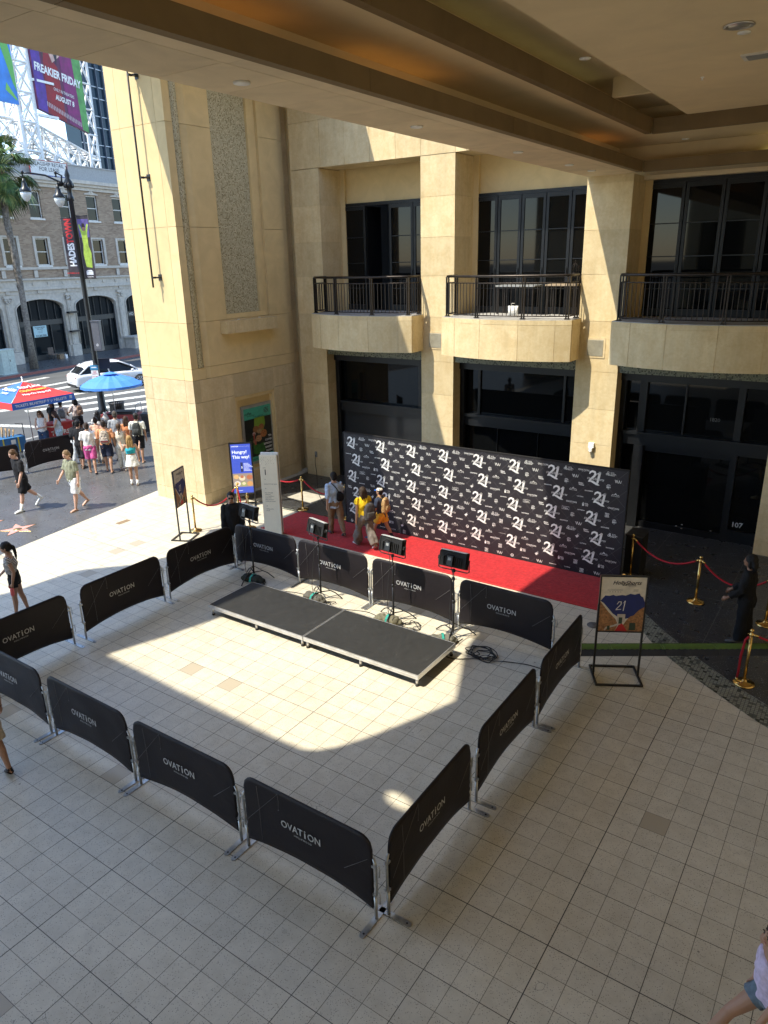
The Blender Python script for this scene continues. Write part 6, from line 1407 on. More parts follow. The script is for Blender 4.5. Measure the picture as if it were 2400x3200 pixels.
b = MB(); b.bb(29.2,30.1,-.5,-.2,3.28,3.42); b.bb(29.2,30.1,-.5,-.2,1.85,1.98); b.split('sign_bracket', M['black'], far)
def flat_sign(name, label, cat, u, v, z, w, h, bg, lines, rot=0.0, th=.04, mat2=None, group=None, parent=None):
    """upright sign, centre bottom at (u, v, z), read from the plaza side"""
    t = thing(name, label, cat, st(u, v, z), SA + rot, group); b = MB(); b.bb(-w/2, w/2, 0, th, 0, h); s_ = b.build('sign_board', bg, t)
    for s, x, zz, size, col, kw in lines:
        b = MB(); put_text(b, s, x, zz, size, -.006, flip=False, **kw); b.build('sign_lettering', plain(col, .6), s_, fix=False)
    return t
# local x = +u; seen from -v side (the plaza) +u runs to the right
t = flat_sign('lease_sign', 'large white and blue roof sign reading FOR LEASE above the cornice across the road', 'sign', 29.6, V0-.35, 12.72, 3.35, 1.3, plain((.66,.66,.64),.6),
    [('FLAGSHIP RETAIL', 0, 1.08, .36, (.06,.06,.07), dict(bold=.01)), ('FOR LEASE', 0, .74, .38, (.06,.06,.07), dict(bold=.01))])
b = MB(); b.bb(-1.67,1.67,-.012,-.002,.02,.36); b.build('blue_strip', plain((.03,.05,.22),.6), t); b = MB(); put_text(b,'310.282.5300',.5,.19,.30,-.02,bold=.01); b.build('phone_lettering', M['white'], t, fix=False)
b = MB(); b.bb(-1.72,-1.676,-.02,.05,0,1.35); b.bb(1.676,1.72,-.02,.05,0,1.35); b.bb(-1.675,1.675,-.02,.05,1.302,1.35); b.build('red_border', plain((.35,.05,.05),.6), t)
flat_sign('window_sign', 'pale blue FOR LEASE notice in the arched window behind the palm', 'sign', 26.8, V0+.15, 1.72, 1.2, .82, plain((.42,.60,.62),.6),
    [('FLAGSHIP RETAIL', 0, .70, .12, (.03,.04,.05), dict(bold=.02)), ('FOR LEASE', 0, .58, .12, (.03,.04,.05), dict(bold=.02)), ('310.282.5300', 0, .09, .18, (.03,.03,.04), dict(bold=.02)), ('RETAIL SPACE', 0, .43, .07, (.1,.1,.1), {}), ('CALL TODAY', 0, .33, .07, (.1,.1,.1), {})])
flat_sign('window_lettering_sign', 'dark shop window panel with pale lettering HO beside the tower, across the road', 'sign', 36.4, V0+.1, 2.55, .9, .42, plain((.02,.02,.02),.5), [('HO', 0, .2, .36, (.5,.48,.44), dict(bold=.02))])
# goods in front of the shop
def lump(name, label, cat, u, v, parts, group='belongings left in front of the shop'):
    t = thing(name, label, cat, st(u, v), SA, group)
    for nm, mat, (x, y, z, a, c, d) in parts: b = MB(); b.box((x,y,z),(a,c,d)); b.build(nm, mat, t)
lump('folding_chair','small folding chair left by the shop window behind the palm','chair',27.0,V0-.55,[('seat',plain((.15,.10,.07),.8),(0,0,.42,.5,.45,.05)),('backrest',plain((.12,.09,.07),.8),(0,.22,.68,.5,.04,.5))]+[('leg',M['black'],(a,c,.2,.03,.03,.4)) for a in (-.22,.22) for c in (-.2,.2)])
lump('cardboard_box','brown box beside the folding chair across the road','box',27.6,V0-.6,[('box_body',plain((.25,.17,.10),.8),(0,0,.18,.4,.35,.34)),('flap',plain((.3,.2,.12),.8),(.1,0,.37,.2,.35,.02))])
lump('paper_bag','pale bag in front of the dark shop across the road','bag',28.1,V0-.6,[('bag_body',M['white'],(0,0,.14,.22,.2,.27)),('handle',M['offwhite'],(0,0,.3,.08,.02,.06))])
# ------------------------------------------------------------------ steel sign tower and billboards
tw = thing('billboard_tower', 'white steel lattice tower holding the billboards above the brick building', 'tower', st(40, 45), SA)
b = MB(); rn = random.Random(5)
def strut(p, q, r_=.10): b.tube([p, q], r_, 6, cap=False)
cols_ = [(-.9,-.9),(.9,-.9),(.9,.9),(-.9,.9)]
for x, y in cols_: strut((x,y,12),(x,y,31),.17)
for k in range(8):
    z0, z1 = 12+2.4*k, 14.4+2.4*k
    for i in range(4):
        (xa,ya),(xb,yb) = cols_[i], cols_[(i+1)%4]; strut((xa,ya,z0),(xb,yb,z1),.09); strut((xb,yb,z0),(xa,ya,z1),.09); strut((xa,ya,z1),(xb,yb,z1),.11)
b.build('lattice_column', M['white'], tw)
b = MB()
def boxtruss(p0, p1, h, d, n, r_=.10):
    P0, P1 = Vector(p0), Vector(p1)
    for k in range(n+1):
        a = P0.lerp(P1, k/n); q = [a, a+Vector((0,d,0)), a+Vector((0,d,h)), a+Vector((0,0,h))]
        for i in range(4): strut(q[i], q[(i+1)%4], r_*.8)
        if k < n:
            c = P0.lerp(P1, (k+1)/n); w = [c, c+Vector((0,d,0)), c+Vector((0,d,h)), c+Vector((0,0,h))]
            for i in range(4): strut(q[i], w[i], r_*1.3); strut(q[i], w[(i+1)%4], r_*.8); strut(q[(i+1)%4], w[i], r_*.8)
boxtruss((.9,0,17.6), (10.5,1.5,15.4), 1.9, 1.8, 6); boxtruss((-8,0,17.8), (-.9,0,17.8), 1.6, 1.8, 4)
for x0, x1 in ((1.5,3.5),(3.5,1.5),(3.5,5.5),(5.5,3.5),(5.5,7.3),(7.3,5.5),(7.3,9.5),(9.5,7.3)): strut((x0,.2,17.6-.2*x0),(x1,.2,12.5),.13)
for k in range(6): strut((8.1,.3+.3*(k%2),17+2.3*k),(9.3,.6-.2*(k%2),19.3+2.3*k),.10); strut((9.3,.3,17+2.3*k),(8.1,.3,19.3+2.3*k),.10); strut((8.1,.3,17+2.3*k),(9.3,.3,17+2.3*k),.09)
strut((8.1,.3,14),(8.1,.3,31),.13); strut((9.3,.4,14),(9.3,.4,31),.13)
b.build('lattice_boom', M['white'], tw)
b = MB(); [b.bb(.9, 3.2, -1.3, -.9, z_, z_+.2) for z_ in (19.8, 22.6)]; b.split('service_arm', M['white'], tw)
bb_ = thing('billboard', 'tall purple, red and magenta film billboard on the white steel tower', 'billboard', st(44.0, 43.9, 19.0), SA + R(4))
b = MB(); w2 = 3.0; b.prism([(-w2, 1.35),(w2+.15, .15),(w2+.15, 13),(-w2, 13)], 0, .25, axis='Y'); pn = b.build('billboard_panel', plain((.10,.012,.06),.55), bb_)
def bshape(name, pts, col, y): q = MB(); q.add([(x, y, z_) for x, z_ in pts], [tuple(range(len(pts)))]); q.build(name, plain(col,.6,var=.35,sc=1.5), pn, fix=False)
bshape('purple_field', [(-w2,1.4),(-1.4,1.1),(-1.9,4.2),(-2.2,13),(-w2,13)], (.09,.035,.26), -.01)
bshape('red_field', [(-1.9,1.2),(.3,.75),(.1,5.2),(-.6,5.8),(-1.5,7.2)], (.26,.012,.02), -.014)
bshape('magenta_field', [(.7,.7),(2.4,.35),(2.2,6),(1.5,13),(.4,13),(.5,6)], (.20,.018,.12), -.012)
bshape('green_edge', [(2.35,.35),(w2+.15,.2),(w2+.15,13),(1.7,13)], (.10,.30,.08), -.013)
bshape('pale_shape', [(-1.3,13),(-1.4,7.6),(-.5,5.5),(.5,6.2),(.7,13)], (.55,.36,.30), -.016)
bshape('dark_shape', [(-2.3,13),(-2.2,8),(-1.6,5.5),(-1.25,7.2),(-1.3,13)], (.06,.035,.04), -.018); bshape('dark_shape', [(-.7,10.5),(-.1,8.2),(.25,6.4),(.0,5.4),(-.35,6.6),(-.6,8.2)], (.03,.025,.03), -.02)
b = MB(); put_text(b,'FREAKIER FRIDAY',-.0,4.55,.92,-.03,bold=.035,rot=-.10,sx=.78); put_text(b,'ONLY IN THEATERS',.45,3.2,.38,-.03,bold=.0,rot=-.12,sx=.75); put_text(b,'AUGUST 8',.45,2.55,.62,-.03,bold=.03,rot=-.12,sx=.8)
b.build('billboard_lettering', M['white'], pn, fix=False)
b = MB()
for k in range(22): rect(b, -1.9+.19*k, -1.9+.19*k+.1, 1.75-.055*k, 2.15-.055*k, -.03)
b.build('credit_block', plain((.5,.4,.42),.6), pn, fix=False)
t = thing('billboard', 'blue and green billboard at the far left edge of the photo', 'billboard', st(36.9, 43.9, 19.8), SA); b = MB(); b.bb(-2.2,2.2,0,.2,.6,13); pn = b.build('billboard_panel', plain((.05,.22,.62),.55,var=.3,sc=.6), t)
def bshape2(name, pts, col, y): q = MB(); q.add([(x, y, z_) for x, z_ in pts], [tuple(range(len(pts)))]); q.build(name, plain(col,.6), pn, fix=False)
bshape2('green_swoosh', [(-.2,13),(.9,6),(1.9,2.2),(2.2,1.6),(2.2,4),(1.6,7),(1.2,13)], (.14,.42,.10), -.01); bshape2('green_swoosh', [(1.2,2.2),(2.1,1.0),(2.0,.9),(1.0,1.6)], (.2,.5,.1), -.012)
# glass tower far behind
gt = thing('glass_office_tower', 'dark blue glass office tower rising behind the white lattice', 'building', st(90.6, 80), SA); b = MB(); b.bb(-9.0, 22, 0, 3, 0, 62); gtb = b.build('tower_glass', M['skyglass'], gt)
b = MB()
for k in range(1,22): b.bb(-10.2+1.45*k-.07, -10.2+1.45*k+.07, -.35, -.001, 0, 62)
b.build('vertical_fin', plain((.06,.08,.11),.4), gtb); b = MB()
for k in range(30): b.bb(-9.0, 22, -.14, -.002, 2.1*k+(.45 if k%2 else 0), 2.1*k+(.45 if k%2 else 0)+.12)
b.build('floor_band', plain((.5,.55,.6),.5), gtb)
for u_, v_, z_, n_ in ((49.3,44.5,15.4,'white rooftop dish beside the lattice foot'),(51.8,44.5,15.2,'pale rooftop dish beside the stone tower edge')):
    t = thing('satellite_dish', n_, 'dish', st(u_, v_, z_), SA+R(200), 'rooftop dishes'); b = MB(); b.lathe([(.05,0),(.4,.06),(.62,.2),(.64,.22),(.4,.1)], 18); b.build('dish', M['white'], t, M=Matrix.Rotation(R(70),4,'X')); b = MB(); b.tube([(0,0,-1.6),(0,0,0)], .05, 6); b.build('mast', M['grey'], t)
# ------------------------------------------------------------------ palm
pt = thing('palm_tree', 'tall fan palm on the far sidewalk with a skirt of dead fronds', 'palm tree', st(22.85, 28.2), SA); rn = random.Random(12)
b = MB(); tp = [(0,0,0),(.02,0,2.5),(.06,0,5.2),(.02,0,7.5),(-.10,0,9.6),(.08,0,12.7)]; b.tube(tp, [.30,.205,.19,.21,.20,.20], 12)
for k in range(420):
    z_ = 5.2+rn.random()*6.4; a = rn.uniform(0,6.28); c, s = math.cos(a), math.sin(a); x0 = .02-.17*(max(z_-6,0)/5); r0 = .19
    b.add([(x0+(r0)*c-.05*s, r0*s+.05*c, z_),(x0+(r0)*c+.05*s, r0*s-.05*c, z_),(x0+(r0+.08)*c, (r0+.08)*s, z_+.16)], [(0,1,2)])
tm = NT('palm bark'); _p = tm.pos(True); _n = tm.noise(_p, 8, 5, .7); tm.set(tm.mix(tm.step(_n,.35,.65),(.10,.085,.07),(.27,.24,.20)), .9); tm.bump(_n,.6,.03); b.build('trunk', tm.m, pt)
lm = NT('palm leaf'); _g = lm.n('ShaderNodeNewGeometry'); lm.set(lm.ramp(_g.outputs['Random Per Island'], [(0,(.035,.07,.02)),(.5,(.07,.13,.03)),(.85,(.16,.20,.05)),(1,(.30,.26,.10))]), .55, 0, .4); lm.b.inputs['Transmission Weight'].default_value = 0
cr = MB(); top = Vector((.10,0,12.8))
def fan(dirv, L, R_, droop):
    d = dirv.normalized(); tip = top + d*L; mid = top + d*L*.5 + Vector((0,0,.10*L)); tip.z -= droop; cr.tube([top, mid, tip], [.03,.022,.015], 4)
    ax = (tip-mid).normalized(); side = ax.cross(Vector((0,0,1))); side = side.normalized() if side.length > .1 else Vector((1,0,0)); nrm = side.cross(ax)
    for q in range(26):
        a = R(-118+236*q/25); v = ax*math.cos(a) + side*math.sin(a); LL = R_*(1-.25*abs(a)/2)*rn.uniform(.85,1.05); w = .035+.02*rn.random()
        e1 = tip + v*LL*.6 + nrm*.03; e2 = tip + v*LL + Vector((0,0,-LL*LL*.28*rn.uniform(.7,1.4)-.02)); sd = v.cross(nrm)*w
        cr.add([tip, e1-sd, e2, e1+sd], [(0,1,2,3)])
for q in range(70):
    a = rn.uniform(0, 6.28); e = rn.choice([1.2,.9,.6,.35,.1,-.2,-.55,-.9]) + rn.uniform(-.12,.12); fan(Vector((math.cos(a)*math.cos(e), math.sin(a)*math.cos(e), math.sin(e))), rn.uniform(1.1,1.9), rn.uniform(.85,1.2), max(0, .25-.2*e))
cr.build('crown', lm.m, pt)
dm = NT('dead frond'); dm.set((.20,.15,.08), .9); b = MB()
for q in range(500):
    a = rn.uniform(0,6.28); r0 = rn.uniform(.2,.55); z_ = rn.uniform(11.6,12.8); L = rn.uniform(.5,1.2); c, s = math.cos(a), math.sin(a)
    b.add([(-.12+r0*c-.02*s, r0*s+.02*c, z_),(-.12+r0*c+.02*s, r0*s-.02*c, z_),(-.12+(r0-.05)*c, (r0-.05)*s, z_-L)], [(0,1,2)])
b.build('dead_skirt', dm.m, pt)
# ------------------------------------------------------------------ cabinet, lamp posts, signals
t = thing('utility_cabinet', 'pale green utility cabinet on the far sidewalk at the left edge', 'cabinet', st(20.35, 27.75), SA); b = MB(); b.box((0,0,.80),(1.0,.6,1.54)); b.build('cabinet_body', plain((.42,.50,.46),.6), t); b = MB(); b.box((0,0,1.60),(1.06,.66,.06)); b.build('cabinet_cap', plain((.46,.54,.50),.6), t); b = MB(); b.box((0,0,.02),(1.1,.7,.04)); b.build('cabinet_plinth', plain((.46,.54,.50),.6), t); b = MB(); b.box((0,-.302,.85),(.006,.005,1.3)); b.box((.1,-.31,.9),(.03,.03,.14)); b.build('door_seam', M['black'], t)
def lamp_head(t, x, z, mat):
    k_ = .82; b = MB(); b.lathe([(q*k_, w*k_) for q, w in [(.02,.52),(.05,.50),(.06,.42),(.10,.40),(.06,.36),(.11,.30),(.13,.14),(.22,.06),(.27,-.05),(.27,-.09)]], 18, (x,0,z)); hd = b.build('lamp_housing', mat, t)
    b = MB(); b.lathe([(q*k_, w*k_) for q, w in [(.25,-.09),(.24,-.22),(.19,-.36),(.11,-.47),(.02,-.52)]], 18, (x,0,z)); b.build('globe', plain((.62,.64,.62),.25), hd)
def street_lamp(label, loc, rz, hgt, arms_):
    t = thing('street_lamp', label, 'street lamp', loc, rz, 'ornate black street lamps'); mat = plain((.014,.015,.016),.35,.3)
    b = MB(); b.lathe([(.30,0),(.30,.10),(.26,.16),(.22,.55),(.24,.60),(.17,.68),(.15,1.4),(.12,1.5),(.10,hgt*.55),(.09,hgt-1.3),(.13,hgt-1.28),(.13,hgt-1.15),(.09,hgt-1.1),(.10,hgt-.75),(.16,hgt-.70),(.17,hgt-.60),(.08,hgt-.45),(.11,hgt-.35),(.06,hgt-.2),(.02,hgt)], 14)
    for k in range(8): a = k*math.pi/4; b.ell((.15*math.cos(a), .15*math.sin(a), hgt-.72), (.06,.06,.10), nu=8, nv=6)
    b.build('post', mat, t)
    for L, s in arms_:
        b = MB(); b.tube([(0,0,hgt-.85),(s*.25,0,hgt-.62),(s*L*.5,0,hgt-.36),(s*L*.85,0,hgt-.28),(s*L,0,hgt-.30),(s*L,0,hgt-.42)], [.05,.04,.035,.03,.03,.035], 8); b.ell((s*.3,0,hgt-.66),(.14,.07,.10)); b.ell((s*L,0,hgt-.26),(.06,.06,.07)); b.build('arm', mat, t)
        lamp_head(t, s*L, hgt-.90 if L > .6 else hgt-1.1, mat)
    return t
LPX, LPY = -26.4, 13.7
view = R(34.7)   # image-right direction seen from the plaza
street_lamp('tall ornate black lamp post with two globes, carrying the banners by the crosswalk', (LPX, LPY, .004), math.atan2(13.7-12.35, -26.4+27.27), 10.44, [(1.62,-1),(.42,-1)])
vx, vy = math.cos(view), math.sin(view)
q2 = st(33.6, 27.6); street_lamp('second lamp post on the far side of the road, behind the banners', (q2.x, q2.y, .004), SA, 9.1, [(.9,1),(.5,-1)])
def banner(label, dx, z0, z1, w, build):
    c = Vector((LPX,LPY,0)) + Vector((vx,vy,0))*dx; t = thing('street_banner', label, 'banner', (c.x, c.y, z0), view, 'banners hanging from the lamp post'); h = z1-z0
    b = MB(); b.box((0,0,h/2),(w,.012,h)); cl_ = b.build('banner_cloth', plain((.045,.035,.04),.7,var=.5,sc=5), t); build(cl_, w, h)
    for z_ in (0,h): b = MB(); b.tube([(-w/2,0,z_),(w/2,0,z_)], .014, 6); b.tube([((-1 if dx > 0 else 1)*w/2,0,z_),((-1 if dx > 0 else 1)*(w/2+.14),0,z_)], .02, 6); b.build('banner_rod', M['black'], t)
def ban1(cl_, w, h):
    b = MB(); put_text(b,'HADES',.03,.86,.36,-.009,bold=.045,rot=math.pi/2,sx=.82); b.build('white_lettering', M['white'], cl_, fix=False)
    b = MB(); put_text(b,'TOWN',.03,1.77,.36,-.009,bold=.045,rot=math.pi/2,sx=.82); put_text(b,'OCTOBER 21 NOW',0,.14,.07,-.009,bold=.03); b.build('red_lettering', plain((.62,.03,.03),.6), cl_, fix=False)
banner('black street banner with tall white and red lettering on the left of the lamp post', -.30, 6.25, 8.52, .46, ban1)
def ban2(cl_, w, h):
    def s_(name, pts, col, y): q = MB(); q.add([(x, y, z_) for x, z_ in pts], [tuple(range(len(pts)))]); q.build(name, plain(col,.6,var=.3,sc=6), cl_, fix=False)
    s_('violet_glow', [(-.2,1.6),(.2,1.6),(.22,2.3),(-.22,2.3)], (.12,.09,.28), -.009)
    s_('green_dress', [(-.10,.45),(.14,.42),(.18,1.0),(.10,1.3),(.12,1.75),(.2,2.1),(.14,2.12),(.05,1.85),(-.06,1.85),(-.15,2.12),(-.2,2.08),(-.12,1.7),(-.10,1.3),(-.15,.95)], (.36,.50,.06), -.010)
    s_('face_shape', [(-.05,1.86),(.04,1.84),(.06,2.0),(.0,2.08),(-.06,2.02)], (.36,.17,.09), -.012); s_('dark_hair', [(-.07,2.0),(.0,1.99),(.07,1.98),(.05,2.13),(-.05,2.14)], (.04,.02,.015), -.0125)
    b = MB(); rect(b,-.14,.14,.14,.26,-.011); b.prism([(-.15,.27),(.15,.27),(.08,.33),(-.08,.33)],-.012,-.011,axis='Y'); put_text(b,'THEATRE',0,.06,.06,-.011,bold=.02); b.build('white_badge', M['white'], cl_, fix=False)
banner('street banner with a bright yellow-green dress on the right of the lamp post', .34, 6.17, 8.60, .46, ban2)
def oncol(dx, dy=0): c = Vector((LPX,LPY,0)) + Vector((vx,vy,0))*dx + Vector((vy,-vx,0))*dy; return c
c = oncol(.26,.0); t = thing('signal_box', 'grey metal signal controller box strapped to the lamp post', 'signal box', (c.x,c.y,3.2), view); b = MB(); b.box((0,0,.62),(.34,.28,1.22)); b.build('box_body', plain((.10,.10,.105),.5,.3), t); b = MB(); b.box((0,-.143,.62),(.28,.006,1.1)); b.box((0,0,1.25),(.38,.32,.04)); b.build('box_door', plain((.13,.13,.135),.5,.3), t); b = MB(); put_text(b,'*',0,.2,.3,-.15); b.build('white_sticker', M['white'], t, fix=False)
c = oncol(.42,.1); t = thing('pedestrian_signal', 'black pedestrian signal head on the lamp post above the blue umbrella', 'traffic signal', (c.x,c.y,2.45), view+R(20)); b = MB(); b.box((0,0,.22),(.46,.18,.44)); b.build('signal_housing', M['black'], t); b = MB(); b.bb(-.24,.24,-.22,-.09,.43,.45); b.bb(-.24,-.22,-.22,-.09,.02,.43); b.build('hood', M['black'], t); b = MB(); b.tube([(-.24,0,.2),(-.42,0,.2)],.025,6); b.build('bracket', M['black'], t)
c = oncol(-.02,.2); t = thing('parking_sign', 'small white and red parking sign on the lamp post under the blue umbrella', 'sign', (c.x,c.y,1.9), view); b = MB(); b.box((0,0,.25),(.30,.012,.48)); s_ = b.build('sign_plate', M['white'], t); b = MB(); put_text(b,'NO',0,.42,.09,-.008,bold=.03); put_text(b,'PARKING',0,.34,.055,-.008,bold=.03); put_text(b,'ANY TIME',0,.22,.055,-.008,bold=.03); b.build('sign_lettering', plain((.5,.03,.03),.6), s_, fix=False)
t = thing('street_poster', 'small blue sign fixed to the lamp post just above the umbrella', 'sign', (c.x,c.y,2.42), view); b = MB(); b.box((0,0,.1),(.34,.012,.2)); b.build('sign_plate', plain((.05,.25,.42),.5), t); b = MB(); rect(b,-.12,.12,.08,.12,-.008); b.build('white_line', M['white'], t, fix=False)
# ------------------------------------------------------------------ car
def car():
    cxy = st(19.1, 17.35, -.15); t = thing('parked_car', 'white hatchback car with a black rear window crossing the road', 'car', cxy, SA-R(23))
    paint = plain((.62,.62,.63),.22,0,.6,.03); sl = []; L = 4.7
    # body sections along x: (x, half width, z bottom, z shoulder, z deck)
    secs = [(-2.35,.62,.42,.80,.88),(-2.30,.78,.32,.90,1.02),(-2.1,.86,.27,.95,1.06),(-1.5,.91,.25,.98,1.05),(-.6,.92,.24,.96,1.0),(.5,.92,.24,.93,.98),(1.2,.91,.25,.90,.99),(1.8,.88,.27,.82,.92),(2.15,.80,.32,.72,.80),(2.33,.62,.42,.60,.66)]
    vs = []; fs = []
    for x, w, zb, zs, zd in secs:
        ring = [(-w*.9,zb),(-w,zb+.14),(-w,zs-.12),(-w*.96,zs),(-w*.82,zd),(-w*.4,zd+.02),(w*.4,zd+.02),(w*.82,zd),(w*.96,zs),(w,zs-.12),(w,zb+.14),(w*.9,zb)]
        vs += [(x,a,c) for a,c in ring]
    n = 12
    for i in range(len(secs)-1):
        for k in range(n): fs.append((i*n+k, i*n+(k+1)%n, (i+1)*n+(k+1)%n, (i+1)*n+k))
    fs += [tuple(range(n))[::-1], tuple(range((len(secs)-1)*n, len(secs)*n))]
    b = MB(); b.add(vs, fs, 0, True); me = b.mesh('body', paint); body = link('body', me, t); md = body.modifiers.new('sub','SUBSURF'); md.levels = 1; md.render_levels = 2
    gs = [(-2.12,.70,1.02,1.06,.55),(-1.75,.74,1.02,1.38,.60),(-1.2,.76,1.0,1.56,.60),(-.4,.77,.98,1.62,.60),(.4,.76,.96,1.57,.58),(.95,.74,.96,1.30,.60),(1.35,.70,.95,1.0,.62)]
    def gh(e, name, mat, sel=None):
        vs = []; fs = []
        for x, wb, zb, zt, wt in gs: vs += [(x,-wb-e,zb),(x,-wt-.04-e,zt-.06),(x,-wt+.08,zt+e),(x,wt-.08,zt+e),(x,wt+.04+e,zt-.06),(x,wb+e,zb)]
        for i in range(len(gs)-1):
            for k in range(5):
                if sel is None or sel(i,k): fs.append((i*6+k,i*6+k+1,(i+1)*6+k+1,(i+1)*6+k))
        b = MB(); b.add(vs, fs, 0, True); return b.build(name, mat, body)
    gh(0,'glass', m_glass((.01,.012,.014),.05,'car glass')); 
    gh(.012,'roof', paint, lambda i,k: (k in (1,2,3) and i in (1,2,3)))
    b = MB()
    for s in (-1,1):
        for (xa,za,wa),(xb,zb,wb_) in ((( -2.05,1.04,.73),(-1.45,1.47,.67)),((-.35,1.0,.785),(-.45,1.55,.665)),((.95,1.28,.70),(1.38,.98,.74)),((.3,1.55,.66),(1.0,1.24,.70))): b.tube([(xa,s*wa,za),(xb,s*wb_,zb)], .04, 6)
    b.build('pillar', paint, body)
    b = MB(); b.bb(-2.32,-2.2,-.72,-.36,.84,.90); b.bb(-2.32,-2.2,.36,.72,.84,.90); b.bb(-2.335,-2.3,-.36,.36,.855,.885); b.split('tail_light', plain((.35,.02,.02),.25), body)
    b = MB(); b.bb(-2.34,-2.2,-.62,.62,.30,.46); b.build('rear_bumper', M['black'], body); b = MB(); b.bb(-2.37,-2.30,-.2,.2,.60,.71); b.build('number_plate', M['white'], body)
    b = MB(); b.bb(2.1,2.28,-.76,-.45,.62,.70); b.bb(2.1,2.28,.45,.76,.62,.70); b.split('headlight', plain((.6,.6,.62),.15), body)
    for s in (-1,1): b = MB(); b.ell((.95,s*1.0,1.02),(.10,.10,.07)); b.build('wing_mirror', paint, body)
    for s in (-1,1):
        for x in (-.5,.55): b = MB(); b.bb(x-.1,x+.1,s*.92-.015,s*.92+.015,.80,.83); b.build('door_handle', M['alu'], body)
    for x in (-1.42,1.40):
        for s in (-1,1):
            b = MB(); b.tube([(x,s*.70,.335),(x,s*.925,.335)], .385, 22); b.build('wheel_arch', M['matblack'], body)
            b = MB(); b.tube([(x,s*.72,.335),(x,s*.945,.335)], .335, 26); w = b.build('wheel', M['rubber'], t)
            b = MB(); b.tube([(x,s*.90,.335),(x,s*.948,.335)], .235, 22); b.build('wheel_disc', M['matblack'], w)
            b = MB(); [b.tube([(x,s*.952,.335),(x+.235*math.cos(a),s*.955,.335+.235*math.sin(a))], .018, 5) for a in np.linspace(0,2*math.pi,11)[:-1]]; b.tube([(x+.24*math.cos(a),s*.95,.335+.24*math.sin(a)) for a in np.linspace(0,2*math.pi,21)[:-1]],.012,6,closed=True); b.build('rim', M['alu'], w)
car()
# ------------------------------------------------------------------ umbrellas, ticket stand, carts
t = thing('square_umbrella', 'square red and blue market umbrella with tour lettering at the ticket stand', 'umbrella', (-24.5,9.25,.004), R(90)); hw = 1.22; ap = 2.64; ez = 2.12
# local: -Y faces the plaza (+X world) because of the 90 degree turn
cor = [(-hw,-hw),(hw,-hw),(hw,hw),(-hw,hw)]; red = plain((.62,.035,.03),.7); blu = plain((.03,.13,.50),.7)
for i in range(4):
    (xa,ya),(xb,yb) = cor[i], cor[(i+1)%4]; vs = []; fs = []; n = 8
    for a in range(n+1):
        for c in range(n+1):
            s_, q = a/n, c/n; x = (xa+(xb-xa)*s_)*(1-q); y = (ya+(yb-ya)*s_)*(1-q); vs.append((x, y, ez+(ap-ez)*q - .05*math.sin(math.pi*q)*math.sin(math.pi*s_)))
    for a in range(n):
        for c in range(n): k = a*(n+1)+c; fs.append((k,k+n+1,k+n+2,k+1))
    b = MB(); b.add(vs, fs, 0, True); pn = b.build('canopy_panel', red if i % 2 == 0 else blu, t)
    b = MB(); b.add([(xa,ya,ez),(xb,yb,ez),(xb*1.02,yb*1.02,ez-.24),(xa*1.02,ya*1.02,ez-.24)], [(0,1,2,3)]); b.build('valance', blu if i % 2 == 0 else red, pn)
# lettering lies on the sloping front panel: tilt a flat text sheet onto it
sl = math.atan2(ap-ez, hw)
def on_panel(b, name, mat, rot4=0): 
    Mx = Matrix.Rotation(rot4,4,'Z') @ Matrix.Translation((0,-hw,ez+.012)) @ Matrix.Rotation(-(math.pi/2-sl),4,'X')
    b.build(name, mat, t, M=Mx, fix=False)
b = MB(); put_text(b,'StarLine',0,.92,.26,-.0,bold=.02); put_text(b,'Hop-On Hop-Off',0,.42,.155,-.0,bold=.025); on_panel(b,'white_lettering',M['white'])
b = MB(); put_text(b,'CitySightseeing',0,.66,.17,-.0,bold=.035); on_panel(b,'yellow_lettering',plain((.75,.50,.05),.6))
b = MB(); put_text(b,'StarLine',.0,.75,.26,-.0,bold=.02); put_text(b,'TOURS',.0,.5,.14,-.0,bold=.02); on_panel(b,'white_lettering',M['white'],-math.pi/2)
b = MB()
for s_, x in (('TICKETS',-.88),('BILHETES',-.32),('チケット',.20),('BILLETS',.66),('票',1.06)): put_text(b,s_,x,ez-.12,.13,-hw-.03,bold=.015)
b.build('valance_lettering', M['white'], t, fix=False)
b = MB(); b.tube([(0,0,0),(0,0,ap+.18)], .022, 8); b.build('pole', M['alu'], t); b = MB(); b.lathe([(.24,0),(.24,.06),(.05,.09)], 20); b.build('base', M['black'], t)
b = MB(); [b.tube([(0,0,ap-.05),(x,y,ez+.01)],.012,5) for x,y in cor]; [b.tube([(0,0,1.85),(x*.55,y*.55,ez+(ap-ez)*.45-.04)],.009,5) for x,y in cor]; b.build('ribs', M['alu'], t)
t = thing('ticket_counter', 'small red ticket counter under the red and blue umbrella', 'counter', (-24.25,10.15,.004), R(80)); b = MB(); b.box((0,0,.48),(1.0,.5,.92)); b.build('counter_body', plain((.45,.03,.03),.6), t); b = MB(); b.box((0,0,.96),(1.1,.58,.04)); b.build('counter_top', plain((.5,.05,.05),.5), t); b = MB(); put_text(b,'TOURS',0,.6,.22,-.256,bold=.03); b.build('lettering', M['white'], t, fix=False); b = MB(); b.box((.2,0,1.0),(.3,.2,.05)); b.build('leaflet_pile', M['white'], t)
t = thing('round_umbrella', 'round bright blue umbrella over the food cart', 'umbrella', (-23.95,12.62,.004), R(10)); b = MB(); n = 14; vs = [(0,0,2.52)]; fs = []; rr = [(.42,2.44),(.84,2.30),(1.20,2.10)]
for r_, z_ in rr:
    for k in range(n*2): a = math.pi*k/n; q = r_*(1 if k % 2 == 0 else .975); vs.append((q*math.cos(a), q*math.sin(a), z_-(0 if k % 2 == 0 else .02)))
for k in range(n*2): fs.append((0,1+k,1+(k+1)%(n*2)))
